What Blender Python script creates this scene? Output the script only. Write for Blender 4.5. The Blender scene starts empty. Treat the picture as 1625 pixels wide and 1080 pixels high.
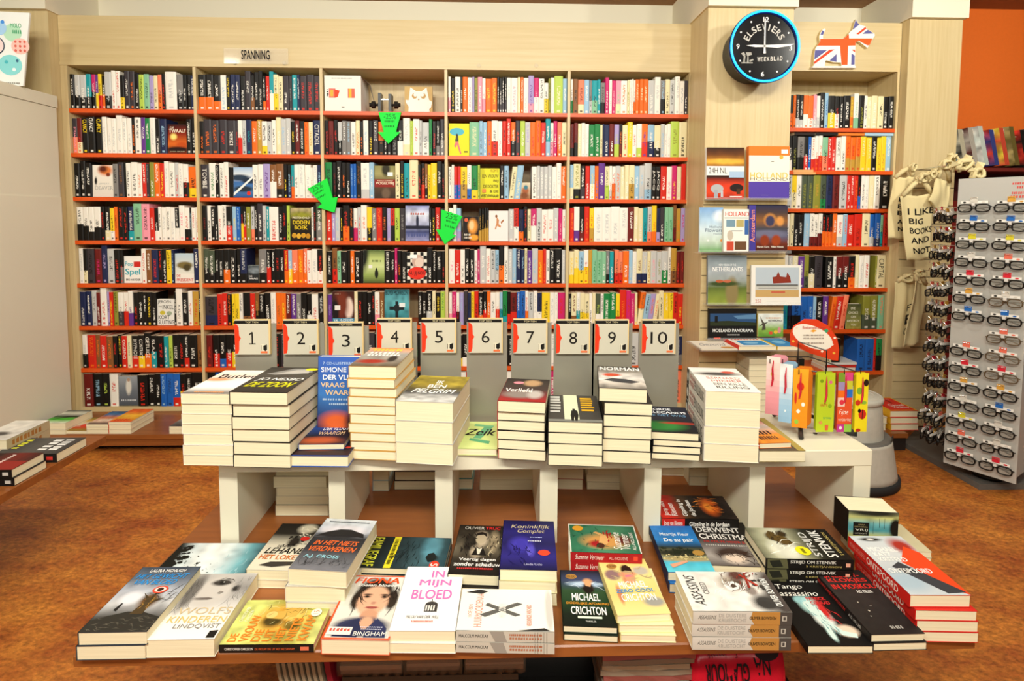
import bpy, math, random
import numpy as np
from mathutils import Vector, Matrix
random.seed(7)
rng = np.random.default_rng(7)
scene = bpy.context.scene
COL = scene.collection

# ------------------------------------------------------------------ camera
FPX, PPX, PPY = 900.0, 812.5, 400.09
PITCH, YAW, ROLL = 0.0654, 0.0312, 0.0038
EYE = 1.27
cp, sp, cy_, sy_ = math.cos(PITCH), math.sin(PITCH), math.cos(YAW), math.sin(YAW)
FWD = np.array([sy_ * cp, cy_ * cp, -sp])
_r = np.array([cy_, -sy_, 0.0])
_u = np.cross(_r, FWD)
RGT = _r * math.cos(ROLL) + _u * math.sin(ROLL)
UPV = _u * math.cos(ROLL) - _r * math.sin(ROLL)
EYEP = np.array([0.0, 0.0, EYE])
cam_d = bpy.data.cameras.new('camera')
cam = bpy.data.objects.new('camera', cam_d)
COL.objects.link(cam)
cam.matrix_world = Matrix(((RGT[0], UPV[0], -FWD[0], 0), (RGT[1], UPV[1], -FWD[1], 0), (RGT[2], UPV[2], -FWD[2], EYE), (0, 0, 0, 1)))
cam_d.sensor_fit = 'HORIZONTAL'
cam_d.sensor_width = 36
cam_d.lens = FPX / 1625 * 36
cam_d.shift_y = (PPY - 540) / 1625
cam_d.clip_start = 0.05
scene.camera = cam

# ------------------------------------------------------------------ world, lights, exposure
w = bpy.data.worlds.new('world')
scene.world = w
w.use_nodes = True
w.node_tree.nodes['Background'].inputs[0].default_value = (1.0, 0.95, 0.86, 1)
w.node_tree.nodes['Background'].inputs[1].default_value = 0.10
scene.view_settings.view_transform = 'Standard'
scene.view_settings.look = 'None'
scene.view_settings.exposure = 0.06
scene.view_settings.gamma = 1.0
scene.view_settings.use_curve_mapping = False


def area(name, loc, aim, sx, sy, watts, col=(1, .985, .88)):
    d = bpy.data.lights.new(name, 'AREA')
    d.shape = 'RECTANGLE'
    d.size, d.size_y, d.energy, d.color = sx, sy, watts, col
    o = bpy.data.objects.new(name, d)
    COL.objects.link(o)
    o.location = loc
    o.rotation_euler = (Vector(aim) - Vector(loc)).to_track_quat('-Z', 'Y').to_euler()
    return o


# rows of ceiling lamps over the aisle, in front of the shelving
for _k, _x in enumerate((-2.3, -1.35, -.4, .55, 1.5, 2.45)):
    area('track_spotlight_%d' % (_k + 1), (_x, 1.55, 2.56), (_x * .98, 3.4, .85) if _k < 5 else (3.0, 3.6, 1.9), .14, .14, 8.2 if _k < 5 else 26)
area('ceiling_lamp_front', (-0.3, -0.35, 2.56), (-0.1, 1.6, 0.4), 2.1, 0.35, 118)
area('ceiling_lamp_rear', (0.7, -1.7, 2.56), (-0.9, 2.0, 0.9), 3.0, 0.5, 56)


# ------------------------------------------------------------------ helpers
def lin(c):
    if isinstance(c, str):
        c = [int(c[i:i + 2], 16) / 255 for i in (0, 2, 4)]
    return tuple((x / 12.92 if x <= .04045 else ((x + .055) / 1.055) ** 2.4) for x in c)


def ray(x, y):
    return FWD * FPX + RGT * (x - PPX) - UPV * (y - PPY)


def atY(x, y, Y):
    d = ray(x, y)
    return EYEP + d * (Y / d[1])


def atZ(x, y, Z):
    d = ray(x, y)
    return EYEP + d * ((Z - EYE) / d[2])


MATS = {}


def nodemat(name):
    m = bpy.data.materials.new(name)
    m.use_nodes = True
    MATS[name] = m
    nt = m.node_tree
    return m, nt, nt.nodes['Principled BSDF']


def mk(name, c, rough=.5, metal=0., noise=0., scale=(20, 20, 20), emit=0., bump=0., trans=0., alpha=1.):
    m, nt, b = nodemat(name)
    c = lin(c)
    b.inputs['Base Color'].default_value = (*c, 1)
    b.inputs['Roughness'].default_value = rough
    b.inputs['Metallic'].default_value = metal
    b.inputs['Transmission Weight'].default_value = trans
    b.inputs['Alpha'].default_value = alpha
    if emit:
        b.inputs['Emission Color'].default_value = (*c, 1)
        b.inputs['Emission Strength'].default_value = emit
    if noise or bump:
        tc = nt.nodes.new('ShaderNodeTexCoord')
        mp = nt.nodes.new('ShaderNodeMapping')
        mp.inputs['Scale'].default_value = scale
        nz = nt.nodes.new('ShaderNodeTexNoise')
        nz.inputs['Scale'].default_value = 1
        nz.inputs['Detail'].default_value = 5
        nt.links.new(tc.outputs['Object'], mp.inputs[0])
        nt.links.new(mp.outputs[0], nz.inputs['Vector'])
        if noise:
            mx = nt.nodes.new('ShaderNodeMix')
            mx.data_type = 'RGBA'
            mx.inputs[6].default_value = (*[x * (1 - noise) for x in c], 1)
            mx.inputs[7].default_value = (*[min(1, x * (1 + noise)) for x in c], 1)
            nt.links.new(nz.outputs['Fac'], mx.inputs[0])
            nt.links.new(mx.outputs[2], b.inputs['Base Color'])
        if bump:
            bp = nt.nodes.new('ShaderNodeBump')
            bp.inputs['Strength'].default_value = bump
            bp.inputs['Distance'].default_value = .004
            nt.links.new(nz.outputs['Fac'], bp.inputs['Height'])
            nt.links.new(bp.outputs[0], b.inputs['Normal'])
    return m


def wood(name, c1, c2, scale, rough=.42):
    m, nt, b = nodemat(name)
    tc = nt.nodes.new('ShaderNodeTexCoord')
    mp = nt.nodes.new('ShaderNodeMapping')
    mp.inputs['Scale'].default_value = scale
    nz = nt.nodes.new('ShaderNodeTexNoise')
    nz.inputs['Scale'].default_value = 1
    nz.inputs['Detail'].default_value = 8
    nz.inputs['Roughness'].default_value = .65
    cr = nt.nodes.new('ShaderNodeValToRGB')
    cr.color_ramp.elements[0].position = .3
    cr.color_ramp.elements[1].position = .72
    cr.color_ramp.elements[0].color = (*lin(c1), 1)
    cr.color_ramp.elements[1].color = (*lin(c2), 1)
    nt.links.new(tc.outputs['Object'], mp.inputs[0])
    nt.links.new(mp.outputs[0], nz.inputs['Vector'])
    nt.links.new(nz.outputs['Fac'], cr.inputs[0])
    nt.links.new(cr.outputs[0], b.inputs['Base Color'])
    b.inputs['Roughness'].default_value = rough
    return m


WOODV = wood('maple_upright', 'c6ae7c', 'd8c496', (45, 45, 1.6))
WOODH = wood('maple_level', 'c8b07e', 'd6c292', (1.6, 45, 45))
WOODD = wood('deck_wood', '804820', '9c5c2a', (3, 30, 30), .35)
ORANGE = mk('orange_shelf', 'dc5412', .4, noise=.06)
WHITE = mk('white_laminate', 'e6dfc6', .45, noise=.02)
CREAMW = mk('white_cabinet_paint', 'e6e2cc', .5, noise=.03, scale=(2, 2, 2))
PLASTER = mk('white_plaster', 'e8e0c8', .8)
ACCENT = mk('orange_wall_paint', 'ea6e18', .7, noise=.05, scale=(60, 60, 60))
CEIL = mk('ceiling_tile', '9a7048', .8, noise=.1)
GREYM = mk('grey_steel', '9c988a', .38, .35, noise=.03)
BLACK = mk('black_plastic', '16130f', .35)
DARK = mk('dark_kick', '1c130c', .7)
CANVAS = mk('tote_canvas', 'dccb98', .85, noise=.07, scale=(300, 300, 300), bump=.15)
GREYP = mk('grey_plastic', 'b4b0a2', .55, noise=.12, scale=(40, 40, 40))
RUBBER = mk('black_rubber', '1a1a1a', .8)
BASEG = mk('grey_base_board', '63605a', .6, noise=.12, scale=(50, 50, 50))
PANELG = mk('white_display_panel', 'b8b6ae', .35, noise=.05, scale=(6, 6, 6))
STEEL = mk('bright_steel', 'd8d8d4', .18, 1.)
NEON = mk('blue_neon', '18a8ff', .3, emit=1.5)
CLEAR = mk('clear_acrylic', 'f4f4f0', .08, alpha=.1)
LENS = mk('lens_glass', 'a8a498', .05, alpha=.35)
WRAP = mk('plastic_wrap', 'c8b498', .1, alpha=.14)


def attr_mat(name, rough, coat=0.):
    m, nt, b = nodemat(name)
    a = nt.nodes.new('ShaderNodeAttribute')
    a.attribute_name = 'Col'
    nt.links.new(a.outputs['Color'], b.inputs['Base Color'])
    b.inputs['Roughness'].default_value = rough
    b.inputs['Coat Weight'].default_value = coat
    b.inputs['Specular IOR Level'].default_value = .22
    return m


PRINT = attr_mat('print', .55)
GLOSS = attr_mat('gloss_plastic', .22)


def pages_mat():
    m, nt, b = nodemat('page_edges')
    tc = nt.nodes.new('ShaderNodeTexCoord')
    mp = nt.nodes.new('ShaderNodeMapping')
    mp.inputs['Scale'].default_value = (6, 6, 900)
    nz = nt.nodes.new('ShaderNodeTexNoise')
    nz.inputs['Scale'].default_value = 1
    nz.inputs['Detail'].default_value = 2
    mx = nt.nodes.new('ShaderNodeMix')
    mx.data_type = 'RGBA'
    mx.inputs[6].default_value = (*lin('dccfa6'), 1)
    mx.inputs[7].default_value = (*lin('faf2d2'), 1)
    nt.links.new(tc.outputs['Object'], mp.inputs[0])
    nt.links.new(mp.outputs[0], nz.inputs['Vector'])
    nt.links.new(nz.outputs['Fac'], mx.inputs[0])
    nt.links.new(mx.outputs[2], b.inputs['Base Color'])
    b.inputs['Roughness'].default_value = .8
    return m


PAGES = pages_mat()


def spine_mat():
    """Book spine: base colour, lower-band colour and lettering-like print, read from the mesh."""
    m, nt, b = nodemat('book_spine')
    N, L = nt.nodes.new, nt.links.new

    def attr(n):
        a = N('ShaderNodeAttribute')
        a.attribute_name = n
        return a

    def math_(op, *v):
        n = N('ShaderNodeMath')
        n.operation = op
        for i, x in enumerate(v):
            if isinstance(x, (int, float)):
                n.inputs[i].default_value = x
            else:
                L(x, n.inputs[i])
        return n.outputs[0]
    base, low, ink, lay, uv = attr('base'), attr('low'), attr('ink'), attr('lay'), attr('suv')
    su = N('ShaderNodeSeparateXYZ')
    L(uv.outputs['Vector'], su.inputs[0])
    sl = N('ShaderNodeSeparateXYZ')
    L(lay.outputs['Vector'], sl.inputs[0])
    U, V = su.outputs[0], su.outputs[1]
    v0, v1, seed = sl.outputs[0], sl.outputs[1], sl.outputs[2]
    # letters run along the spine
    cb = N('ShaderNodeCombineXYZ')
    L(math_('ADD', math_('MULTIPLY', U, 3.2), seed), cb.inputs[0])
    L(math_('ADD', math_('MULTIPLY', V, 34.), seed), cb.inputs[1])
    nz = N('ShaderNodeTexNoise')
    nz.inputs['Scale'].default_value = 1.0
    nz.inputs['Detail'].default_value = 1.0
    L(cb.outputs[0], nz.inputs['Vector'])
    blob = math_('GREATER_THAN', nz.outputs['Fac'], .5)
    mid = math_('LESS_THAN', math_('ABSOLUTE', math_('SUBTRACT', U, .5)), .2)
    inv = math_('MULTIPLY', math_('GREATER_THAN', V, v0), math_('LESS_THAN', V, v1))
    title = math_('MULTIPLY', math_('MULTIPLY', blob, mid), inv)
    # publisher mark near the foot
    lm = math_('MULTIPLY', math_('LESS_THAN', math_('ABSOLUTE', math_('SUBTRACT', U, .5)), .2),
               math_('LESS_THAN', math_('ABSOLUTE', math_('SUBTRACT', V, .065)), .028))
    fac = math_('MAXIMUM', title, lm)
    fac = math_('MULTIPLY', fac, .82)
    lowm = math_('LESS_THAN', V, low.outputs['Alpha'])
    m1 = N('ShaderNodeMix')
    m1.data_type = 'RGBA'
    L(lowm, m1.inputs[0])
    L(base.outputs['Color'], m1.inputs[6])
    L(low.outputs['Color'], m1.inputs[7])
    m2 = N('ShaderNodeMix')
    m2.data_type = 'RGBA'
    L(fac, m2.inputs[0])
    L(m1.outputs[2], m2.inputs[6])
    L(ink.outputs['Color'], m2.inputs[7])
    L(m2.outputs[2], b.inputs['Base Color'])
    b.inputs['Specular IOR Level'].default_value = .25
    b.inputs['Roughness'].default_value = .45
    return m


SPINE = spine_mat()


def floor_mat():
    m, nt, b = nodemat('marbled_linoleum')
    tc = nt.nodes.new('ShaderNodeTexCoord')
    N, L = nt.nodes.new, nt.links.new

    def nz(scale, detail, mscale=(1, 1, 1), rot=0):
        mp = N('ShaderNodeMapping')
        mp.inputs['Scale'].default_value = mscale
        mp.inputs['Rotation'].default_value = (0, 0, rot)
        n = N('ShaderNodeTexNoise')
        n.inputs['Scale'].default_value = scale
        n.inputs['Detail'].default_value = detail
        n.inputs['Roughness'].default_value = .7
        L(tc.outputs['Object'], mp.inputs[0])
        L(mp.outputs[0], n.inputs['Vector'])
        return n
    a, c = nz(4, 10, (1, 1.9, 1), .7), nz(44, 10, (1, 1.5, 1), .7)
    r1 = N('ShaderNodeValToRGB')
    r1.color_ramp.elements[0].position, r1.color_ramp.elements[1].position = .36, .66
    r1.color_ramp.elements[0].color = (*lin('9c5020'), 1)
    r1.color_ramp.elements[1].color = (*lin('d08836'), 1)
    r2 = N('ShaderNodeValToRGB')
    r2.color_ramp.elements[0].position, r2.color_ramp.elements[1].position = .34, .66
    r2.color_ramp.elements[0].color = (.5, .46, .42, 1)
    r2.color_ramp.elements[1].color = (1.35, 1.3, 1.2, 1)
    mx = N('ShaderNodeMix')
    mx.data_type = 'RGBA'
    mx.blend_type = 'MULTIPLY'
    mx.inputs[0].default_value = 1
    L(a.outputs['Fac'], r1.inputs[0])
    L(c.outputs['Fac'], r2.inputs[0])
    L(r1.outputs[0], mx.inputs[6])
    L(r2.outputs[0], mx.inputs[7])
    L(mx.outputs[2], b.inputs['Base Color'])
    b.inputs['Roughness'].default_value = .5
    return m


FLOORM = floor_mat()


class MB:
    """Collects faces with a colour each; build() links them as one mesh object."""

    def __init__(s, col='ffffff'):
        s.v, s.f, s.c = [], [], []
        s.col = col

    def add(s, vs, fs, col=None):
        o = len(s.v)
        s.v += [tuple(p) for p in vs]
        s.f += [tuple(o + i for i in f) for f in fs]
        c = lin(col or s.col) if not isinstance(col, tuple) else col
        s.c += [c] * len(fs)
        return s

    def box(s, x0, y0, z0, x1, y1, z1, col=None, bev=0.):
        if bev:
            b = bev
            rings = []
            for z, i in ((z0, b), (z0 + b, 0), (z1 - b, 0), (z1, b)):
                rings.append([(x0 + b + (i and 0), y0 + i, z), (x1 - b, y0 + i, z), (x1 - i, y0 + b, z), (x1 - i, y1 - b, z),
                              (x1 - b, y1 - i, z), (x0 + b, y1 - i, z), (x0 + i, y1 - b, z), (x0 + i, y0 + b, z)])
            return s.rings(rings, col, caps=True)
        vs = [(x, y, z) for z in (z0, z1) for y in (y0, y1) for x in (x0, x1)]
        return s.add(vs, [(0, 2, 3, 1), (4, 5, 7, 6), (0, 1, 5, 4), (2, 6, 7, 3), (0, 4, 6, 2), (1, 3, 7, 5)], col)

    def rings(s, rings, col=None, caps=True, closed=True):
        n = len(rings[0])
        vs = [p for r in rings for p in r]
        fs = []
        for k in range(len(rings) - 1):
            for i in range(n if closed else n - 1):
                j = (i + 1) % n
                fs.append((k * n + i, k * n + j, (k + 1) * n + j, (k + 1) * n + i))
        if caps:
            fs.append(tuple(reversed(range(n))))
            fs.append(tuple((len(rings) - 1) * n + i for i in range(n)))
        return s.add(vs, fs, col)

    def tube(s, pts, r, n=8, col=None, caps=True, closed=False):
        pts = [Vector(p) for p in pts]
        rr = r if isinstance(r, (list, tuple)) else [r] * len(pts)
        rings = []
        N = len(pts)
        prev = None
        for i, p in enumerate(pts):
            a = pts[(i - 1) % N] if (i > 0 or closed) else p
            b = pts[(i + 1) % N] if (i < N - 1 or closed) else p
            t = (b - a).normalized()
            if prev is None:
                up = Vector((0, 0, 1)) if abs(t.z) < .9 else Vector((1, 0, 0))
                x = t.cross(up).normalized()
            else:
                x = (prev - t * prev.dot(t)).normalized()
            prev = x
            y = t.cross(x)
            rings.append([p + (x * math.cos(q) + y * math.sin(q)) * rr[i] for q in [2 * math.pi * k / n for k in range(n)]])
        if closed:
            rings.append(rings[0])
            caps = False
        return s.rings(rings, col, caps)

    def lathe(s, prof, c=(0, 0), n=32, col=None, caps=True):
        return s.rings([[(c[0] + r * math.cos(2 * math.pi * k / n), c[1] + r * math.sin(2 * math.pi * k / n), z) for k in range(n)] for r, z in prof], col, caps)

    def prism(s, poly, fn0, fn1, col=None):
        """poly 2-D points, fn0 / fn1 map a 2-D point to the two end planes."""
        n = len(poly)
        a = [fn0(*p) for p in poly]
        b = [fn1(*p) for p in poly]
        return s.add(a + b, [tuple(reversed(range(n))), tuple(range(n, 2 * n))] + [(i, (i + 1) % n, n + (i + 1) % n, n + i) for i in range(n)], col)

    def build(s, name, mat, parent=None, smooth=False):
        me = bpy.data.meshes.new(name)
        me.from_pydata(s.v, [], s.f)
        me.materials.append(mat)
        a = me.attributes.new('Col', 'FLOAT_COLOR', 'CORNER')
        ln = np.array([len(f) for f in s.f])
        arr = np.ones((int(ln.sum()), 4), np.float32)
        arr[:, :3] = np.repeat(np.array(s.c, np.float32), ln, axis=0)
        a.data.foreach_set('color', arr.ravel())
        if smooth:
            me.polygons.foreach_set('use_smooth', [True] * len(me.polygons))
        return link(name, me, parent)


def link(name, me, parent=None):
    o = bpy.data.objects.new(name, me)
    COL.objects.link(o)
    if parent is not None:
        o.parent = parent
    return o


def tag(o, label, cat, group=None, kind=None):
    if label:
        o['label'] = label
    if cat:
        o['category'] = cat
    if group:
        o['group'] = group
    if kind:
        o['kind'] = kind
    return o


def empty(name, loc=(0, 0, 0), rz=0., label=None, cat=None, group=None):
    o = bpy.data.objects.new(name, None)
    COL.objects.link(o)
    o.location = loc
    o.rotation_euler = (0, 0, rz)
    o.empty_display_size = .05
    return tag(o, label, cat, group)


def struct(o):
    o['kind'] = 'structure'
    return o


def copy_tree(o, parent=None):
    c = o.copy()
    COL.objects.link(c)
    c.parent = parent
    for ch in list(o.children):
        copy_tree(ch, c)
    return c


# ---- lettering -----------------------------------------------------------------
_TX = {}


def glyphs(s, bold=False):
    k = (s, bold)
    if k not in _TX:
        cu = bpy.data.curves.new('lettering', 'FONT')
        cu.body = s
        cu.resolution_u = 3
        ob = bpy.data.objects.new('lettering', cu)
        me = ob.to_mesh()
        v = np.array([x.co[:2] for x in me.vertices]) if len(me.vertices) else np.zeros((0, 2))
        f = [tuple(p.vertices) for p in me.polygons]
        if bold and len(v):
            n_ = len(v)
            v = np.concatenate([v + np.array(d) for d in ((-.016, -.009), (.016, -.009), (-.016, .009), (.016, .009))])
            f = [tuple(i + n_ * k for i in q) for k in range(4) for q in f]
        ob.to_mesh_clear()
        bpy.data.objects.remove(ob)
        bpy.data.curves.remove(cu)
        if len(v):
            lo, hi = v.min(0), v.max(0)
            v = (v - lo) / (hi - lo)
            asp = (hi - lo)[0] / (hi - lo)[1]
            k_ = np.repeat(np.arange(4), len(v) // 4) * 5e-5 if bold else np.zeros(len(v))   # the overlaid strokes lie a hair apart
            v = np.column_stack([v, k_])
        else:
            asp = 1
        _TX[k] = (v, f, asp)
    return _TX[k]


class Pr:
    """Flat print on a rectangle: u to the right, v down, both 0..1."""

    def __init__(s, fn, w, h):
        s.fn, s.w, s.h = fn, w, h
        s.mb = MB()
        s.k = 0

    def lay(s):
        s.k += 1
        return .0003 + .00012 * s.k

    def ops(s, ops):
        if ops and ops[0][:5] == ('r', 0, 0, 1, 1) and any(o[0] in 'sn' for o in ops):
            ops = [('g', ops[0][5], ops[0][5])] + list(ops[1:])
        painted = [o for o in ops if o[0] in 'gsn']
        if painted:
            s.paint(painted)
        for o in ops:
            if o[0] == 'r':
                u0, v0, u1, v1, c = o[1:6]
                s.poly([(u0, v0), (u1, v0), (u1, v1), (u0, v1)], c)
            elif o[0] == 'e':
                u, v, a, b, c = o[1:6]
                s.poly([(u + a * math.cos(t), v + b * math.sin(t)) for t in [2 * math.pi * i / 20 for i in range(20)]], c)
            elif o[0] == 'p':
                s.poly(o[1], o[2])
            elif o[0] == 't':
                s.text(*o[1:])
            elif o[0] == 'm':
                s.marks(*o[1:])
            elif o[0] == 'k':
                s.strokes(*o[1:])
            elif o[0] == 'b':
                s.blots(*o[1:])
        return s

    def poly(s, pts, c):
        z = s.lay()
        s.mb.add([s.fn(u, v, z) for u, v in pts], [tuple(reversed(range(len(pts))))], c)

    def text(s, t, u0, v0, u1, v1, c, fl=''):
        v, f, asp = glyphs(t, 'b' in fl)
        z = s.lay()
        if not len(v):
            return
        if 'R' in fl:      # reads downwards
            P = [(u0 + y * (u1 - u0), v0 + x * (v1 - v0), k) for x, y, k in v]
        elif 'L' in fl:    # reads upwards
            P = [(u1 - y * (u1 - u0), v1 - x * (v1 - v0), k) for x, y, k in v]
        elif 'U' in fl:    # upside down
            P = [(u1 - x * (u1 - u0), v0 + y * (v1 - v0), k) for x, y, k in v]
        else:
            sh = .22 * (v1 - v0) * s.h / s.w if 'i' in fl else 0
            P = [(u0 + x * (u1 - u0 - sh) + y * sh, v1 - y * (v1 - v0), k) for x, y, k in v]
        s.mb.add([s.fn(a, b, z + k) for a, b, k in P], f, c)
        if len(v) and v[-1][2]:
            s.k += 2

    def strokes(s, u0, v0, u1, v1, c, n, ln, ang, spread, wd, seed):
        """Printed brush strokes: n bent tapering lines in a box, around one direction."""
        r = random.Random(seed)
        z = s.lay()
        for i in range(n):
            u, v = r.uniform(u0, u1), r.uniform(v0, v1)
            a = ang + r.uniform(-spread, spread)
            L, bend = ln * r.uniform(.5, 1.2), r.uniform(-.5, .5)
            q = [(u, v), (u + L * .5 * math.cos(a), v + L * .35 * math.sin(a)), (u + L * math.cos(a + bend), v + L * .7 * math.sin(a + bend))]
            q = [(min(.985, max(.015, x)), min(.985, max(.015, y))) for x, y in q]
            nx, ny = -math.sin(a) * wd, math.cos(a) * wd * .7
            s.mb.add([s.fn(x, y, z + i * 2e-6) for x, y in (q[0], (q[1][0] - nx, q[1][1] - ny), q[2], (q[1][0] + nx, q[1][1] + ny))], [(0, 1, 2, 3)], c)

    def blots(s, u0, v0, u1, v1, c, n, size, seed):
        """Printed ragged spots."""
        r = random.Random(seed)
        z = s.lay()
        for i in range(n):
            u, v, k = r.uniform(u0, u1), r.uniform(v0, v1), size * r.uniform(.4, 1.2)
            pts = [(u + k * r.uniform(.5, 1.1) * math.cos(t), v + k * .7 * r.uniform(.5, 1.1) * math.sin(t)) for t in [2 * math.pi * j / 9 for j in range(9)]]
            pts = [(min(.985, max(.015, x)), min(.985, max(.015, y))) for x, y in pts]
            s.mb.add([s.fn(x, y, z + i * 2e-6) for x, y in pts], [tuple(reversed(range(9)))], c)

    def marks(s, u0, v0, u1, v1, c, n=7, vert=False):
        """A line of print too small to read: a row of little strokes."""
        z = s.lay()
        r = random.Random(int(u0 * 977 + v0 * 7919 + n))
        L = (v1 - v0) if vert else (u1 - u0)
        for i in range(n):
            a, b = i / n + .12 / n, (i + r.uniform(.6, .9)) / n
            t = r.uniform(0, .2)
            q = [(u0, v0 + a * L), (u1 - t * (u1 - u0), v0 + a * L), (u1 - t * (u1 - u0), v0 + b * L), (u0, v0 + b * L)] if vert else [(u0 + a * L, v0 + t * (v1 - v0)), (u0 + b * L, v0), (u0 + b * L, v1), (u0 + a * L, v1)]
            s.mb.add([s.fn(x, y, z) for x, y in q], [(3, 2, 1, 0)], c)

    def paint(s, ops):
        simple = all(o[0] == 'g' for o in ops)
        nx, ny = (1, 10) if simple else (46, 68)
        uu, vv = np.meshgrid((np.arange(nx) + .5) / nx, (np.arange(ny) + .5) / ny)
        img = np.ones((ny, nx, 3))
        for o in ops:
            if o[0] == 'g':
                st = np.array([lin(c) for c in o[1:]])
                p = vv * (len(st) - 1)
                i = np.clip(p.astype(int), 0, len(st) - 2)
                fr = (p - i)[..., None]
                img = st[i] * (1 - fr) + st[i + 1] * fr
            elif o[0] == 's':
                u, v, a, b, c = o[1:6]
                soft = (o[6] if len(o) > 6 else .25) * .7
                d = np.sqrt(((uu - u) / a) ** 2 + ((vv - v) / b) ** 2)
                k = np.clip((1 + soft - d) / (2 * soft), 0, 1)[..., None]
                img = img * (1 - k) + np.array(lin(c)) * k
            elif o[0] == 'n':
                amp, sc, seed = o[1:4]
                r = np.random.default_rng(seed)
                g = r.random((int(sc * 1.4) + 2, sc + 2))
                x, y = uu * sc, vv * sc * 1.4
                i, j = y.astype(int), x.astype(int)
                fx, fy = x - j, y - i
                val = (g[i, j] * (1 - fx) + g[i, j + 1] * fx) * (1 - fy) + (g[i + 1, j] * (1 - fx) + g[i + 1, j + 1] * fx) * fy
                img = img * (1 + amp * (val[..., None] * 2 - 1))
        img = np.clip(img, 0, 1)
        z = .0003
        vs = [s.fn(i / nx, j / ny, z) for j in range(ny + 1) for i in range(nx + 1)]
        o0 = len(s.mb.v)
        s.mb.v += [tuple(p) for p in vs]
        for j in range(ny):
            for i in range(nx):
                a = o0 + j * (nx + 1) + i
                s.mb.f.append((a, a + nx + 1, a + nx + 2, a + 1))
                s.mb.c.append(tuple(img[j, i]))

    def build(s, name, parent, mat=None):
        return s.mb.build(name, mat or PRINT, parent) if s.mb.f else None

# ================================================================== the room
YB = 3.3685                      # front plane of the long bookcase
XB = [(b - 3.3938) * .72 for b in range(6)]
ROWZ = [1.8688 - .2518 * r for r in range(7)] + [.125]
TOPZ = 2.112
WALLY = 3.70
CZ = 2.615

o = MB().box(-4.2, -2.5, -.05, 4.4, WALLY, 0).build('floor', FLOORM)
tag(struct(o), 'marbled orange brown linoleum floor of the shop', None)
o = MB().box(-4.2, -2.5, CZ, 4.4, WALLY + .1, CZ + .05).build('ceiling', CEIL)
tag(struct(o), 'dull brown ceiling above the white wall', None)
o = MB().box(-4.2, WALLY, 0, 2.66, WALLY + .1, CZ).build('wall_back', PLASTER)
tag(struct(o), 'white plaster wall above the bookcases', None)
o = MB().box(2.66, WALLY - .02, 0, 4.4, WALLY + .1, CZ).build('wall_accent', ACCENT)
tag(struct(o), 'bright orange painted wall behind the magazines', None)


def pillar(name, x0, x1, y0, label, slats=None, ztop=2.39):
    r = empty(name, ((x0 + x1) / 2, y0, 0), 0, label, None)
    struct(r)
    cx = (x0 + x1) / 2

    def p(n, a, b, c, d, e, f, m):
        return MB().box(a - cx, b - y0, c, d - cx, e - y0, f).build(n, m, r)
    zb = slats[0] if slats else 0.
    p('wood_panel', x0, y0, zb, x1, WALLY, ztop, WOODV)
    p('white_bulkhead', x0 - .01, y0 - .03, ztop, x1 + .01, WALLY, CZ, PLASTER)
    if slats:
        p('back_board', x0, y0 + .02, 0, x1, WALLY, zb, DARK)
        z = zb - .005
        k = 0
        while z > .03:
            z2 = max(z - slats[1] + .005, .01)
            p('slat', x0, y0, z2, x1, y0 + .02, z, WOODH)
            z = z2 - .005
        p('side_strip', x0 - .004, y0, 0, x0, WALLY, zb, WOODV)
    return r


pillar('pillar_west', -3.1, -2.475, 3.30, 'wood clad pillar beside the first bay, behind the poster')
pillar('pillar_clock', 1.150, 1.619, 3.10, 'wood clad pillar that carries the round clock and travel books', (1.333, .098))
pillar('pillar_east', 2.388, 2.70, 3.27, 'wood clad pillar where the canvas bags hang', (1.545, .105), 2.405)

# ------------------------------------------------------------------ bookcases
BC = empty('bookcase', ((XB[0] + XB[5]) / 2, YB, 0), 0, 'long maple bookcase of five bays with orange shelves against the wall', 'bookcase')
bcx = (XB[0] + XB[5]) / 2


def bc(n, a, b, c, d, e, f, m, par=BC, ox=bcx, oy=YB):
    return MB().box(a - ox, b - oy, c, d - ox, e - oy, f).build(n, m, par)


DEP = .27
for i, x in enumerate(XB):
    a, b = (x - .0085, x + .0085)
    if i == 0:
        a = x - .03
    if i == 5:
        b = x + .02
    bc('divider', a, YB, .0, b, YB + DEP, TOPZ, WOODV)
bc('header_panel', XB[0] - .03, YB, TOPZ + .018, XB[5] + .02, YB + .02, 2.39, WOODH)
bc('top_board', XB[0] - .03, YB - .004, TOPZ, XB[5] + .02, YB + DEP, TOPZ + .018, WOODH)
bc('header_cap', XB[0] - .03, YB + .02, 2.372, XB[5] + .02, YB + DEP, 2.39, WOODH)
bc('back_panel', XB[0], YB + DEP, .0, XB[5], YB + DEP + .02, 2.39, WOODV)
for b in range(5):
    for z in ROWZ[:7]:
        bc('shelf', XB[b] + .0085, YB, z - .022, XB[b + 1] - .0085, YB + DEP, z, ORANGE)
    bc('base_board', XB[b] + .0085, YB, .0, XB[b + 1] - .0085, YB + DEP, .125, WOODH)

RC = empty('bookcase', (2.05, 3.33, 0), 0, 'narrow maple bookcase between the clock pillar and the canvas bags', 'bookcase')
RZ = [1.790, 1.540, 1.3148, 1.089, .8388, .586, .3305, .10]


def rc(n, a, b, c, d, e, f, m):
    return bc(n, a, b, c, d, e, f, m, RC, 2.05, 3.33)


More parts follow.
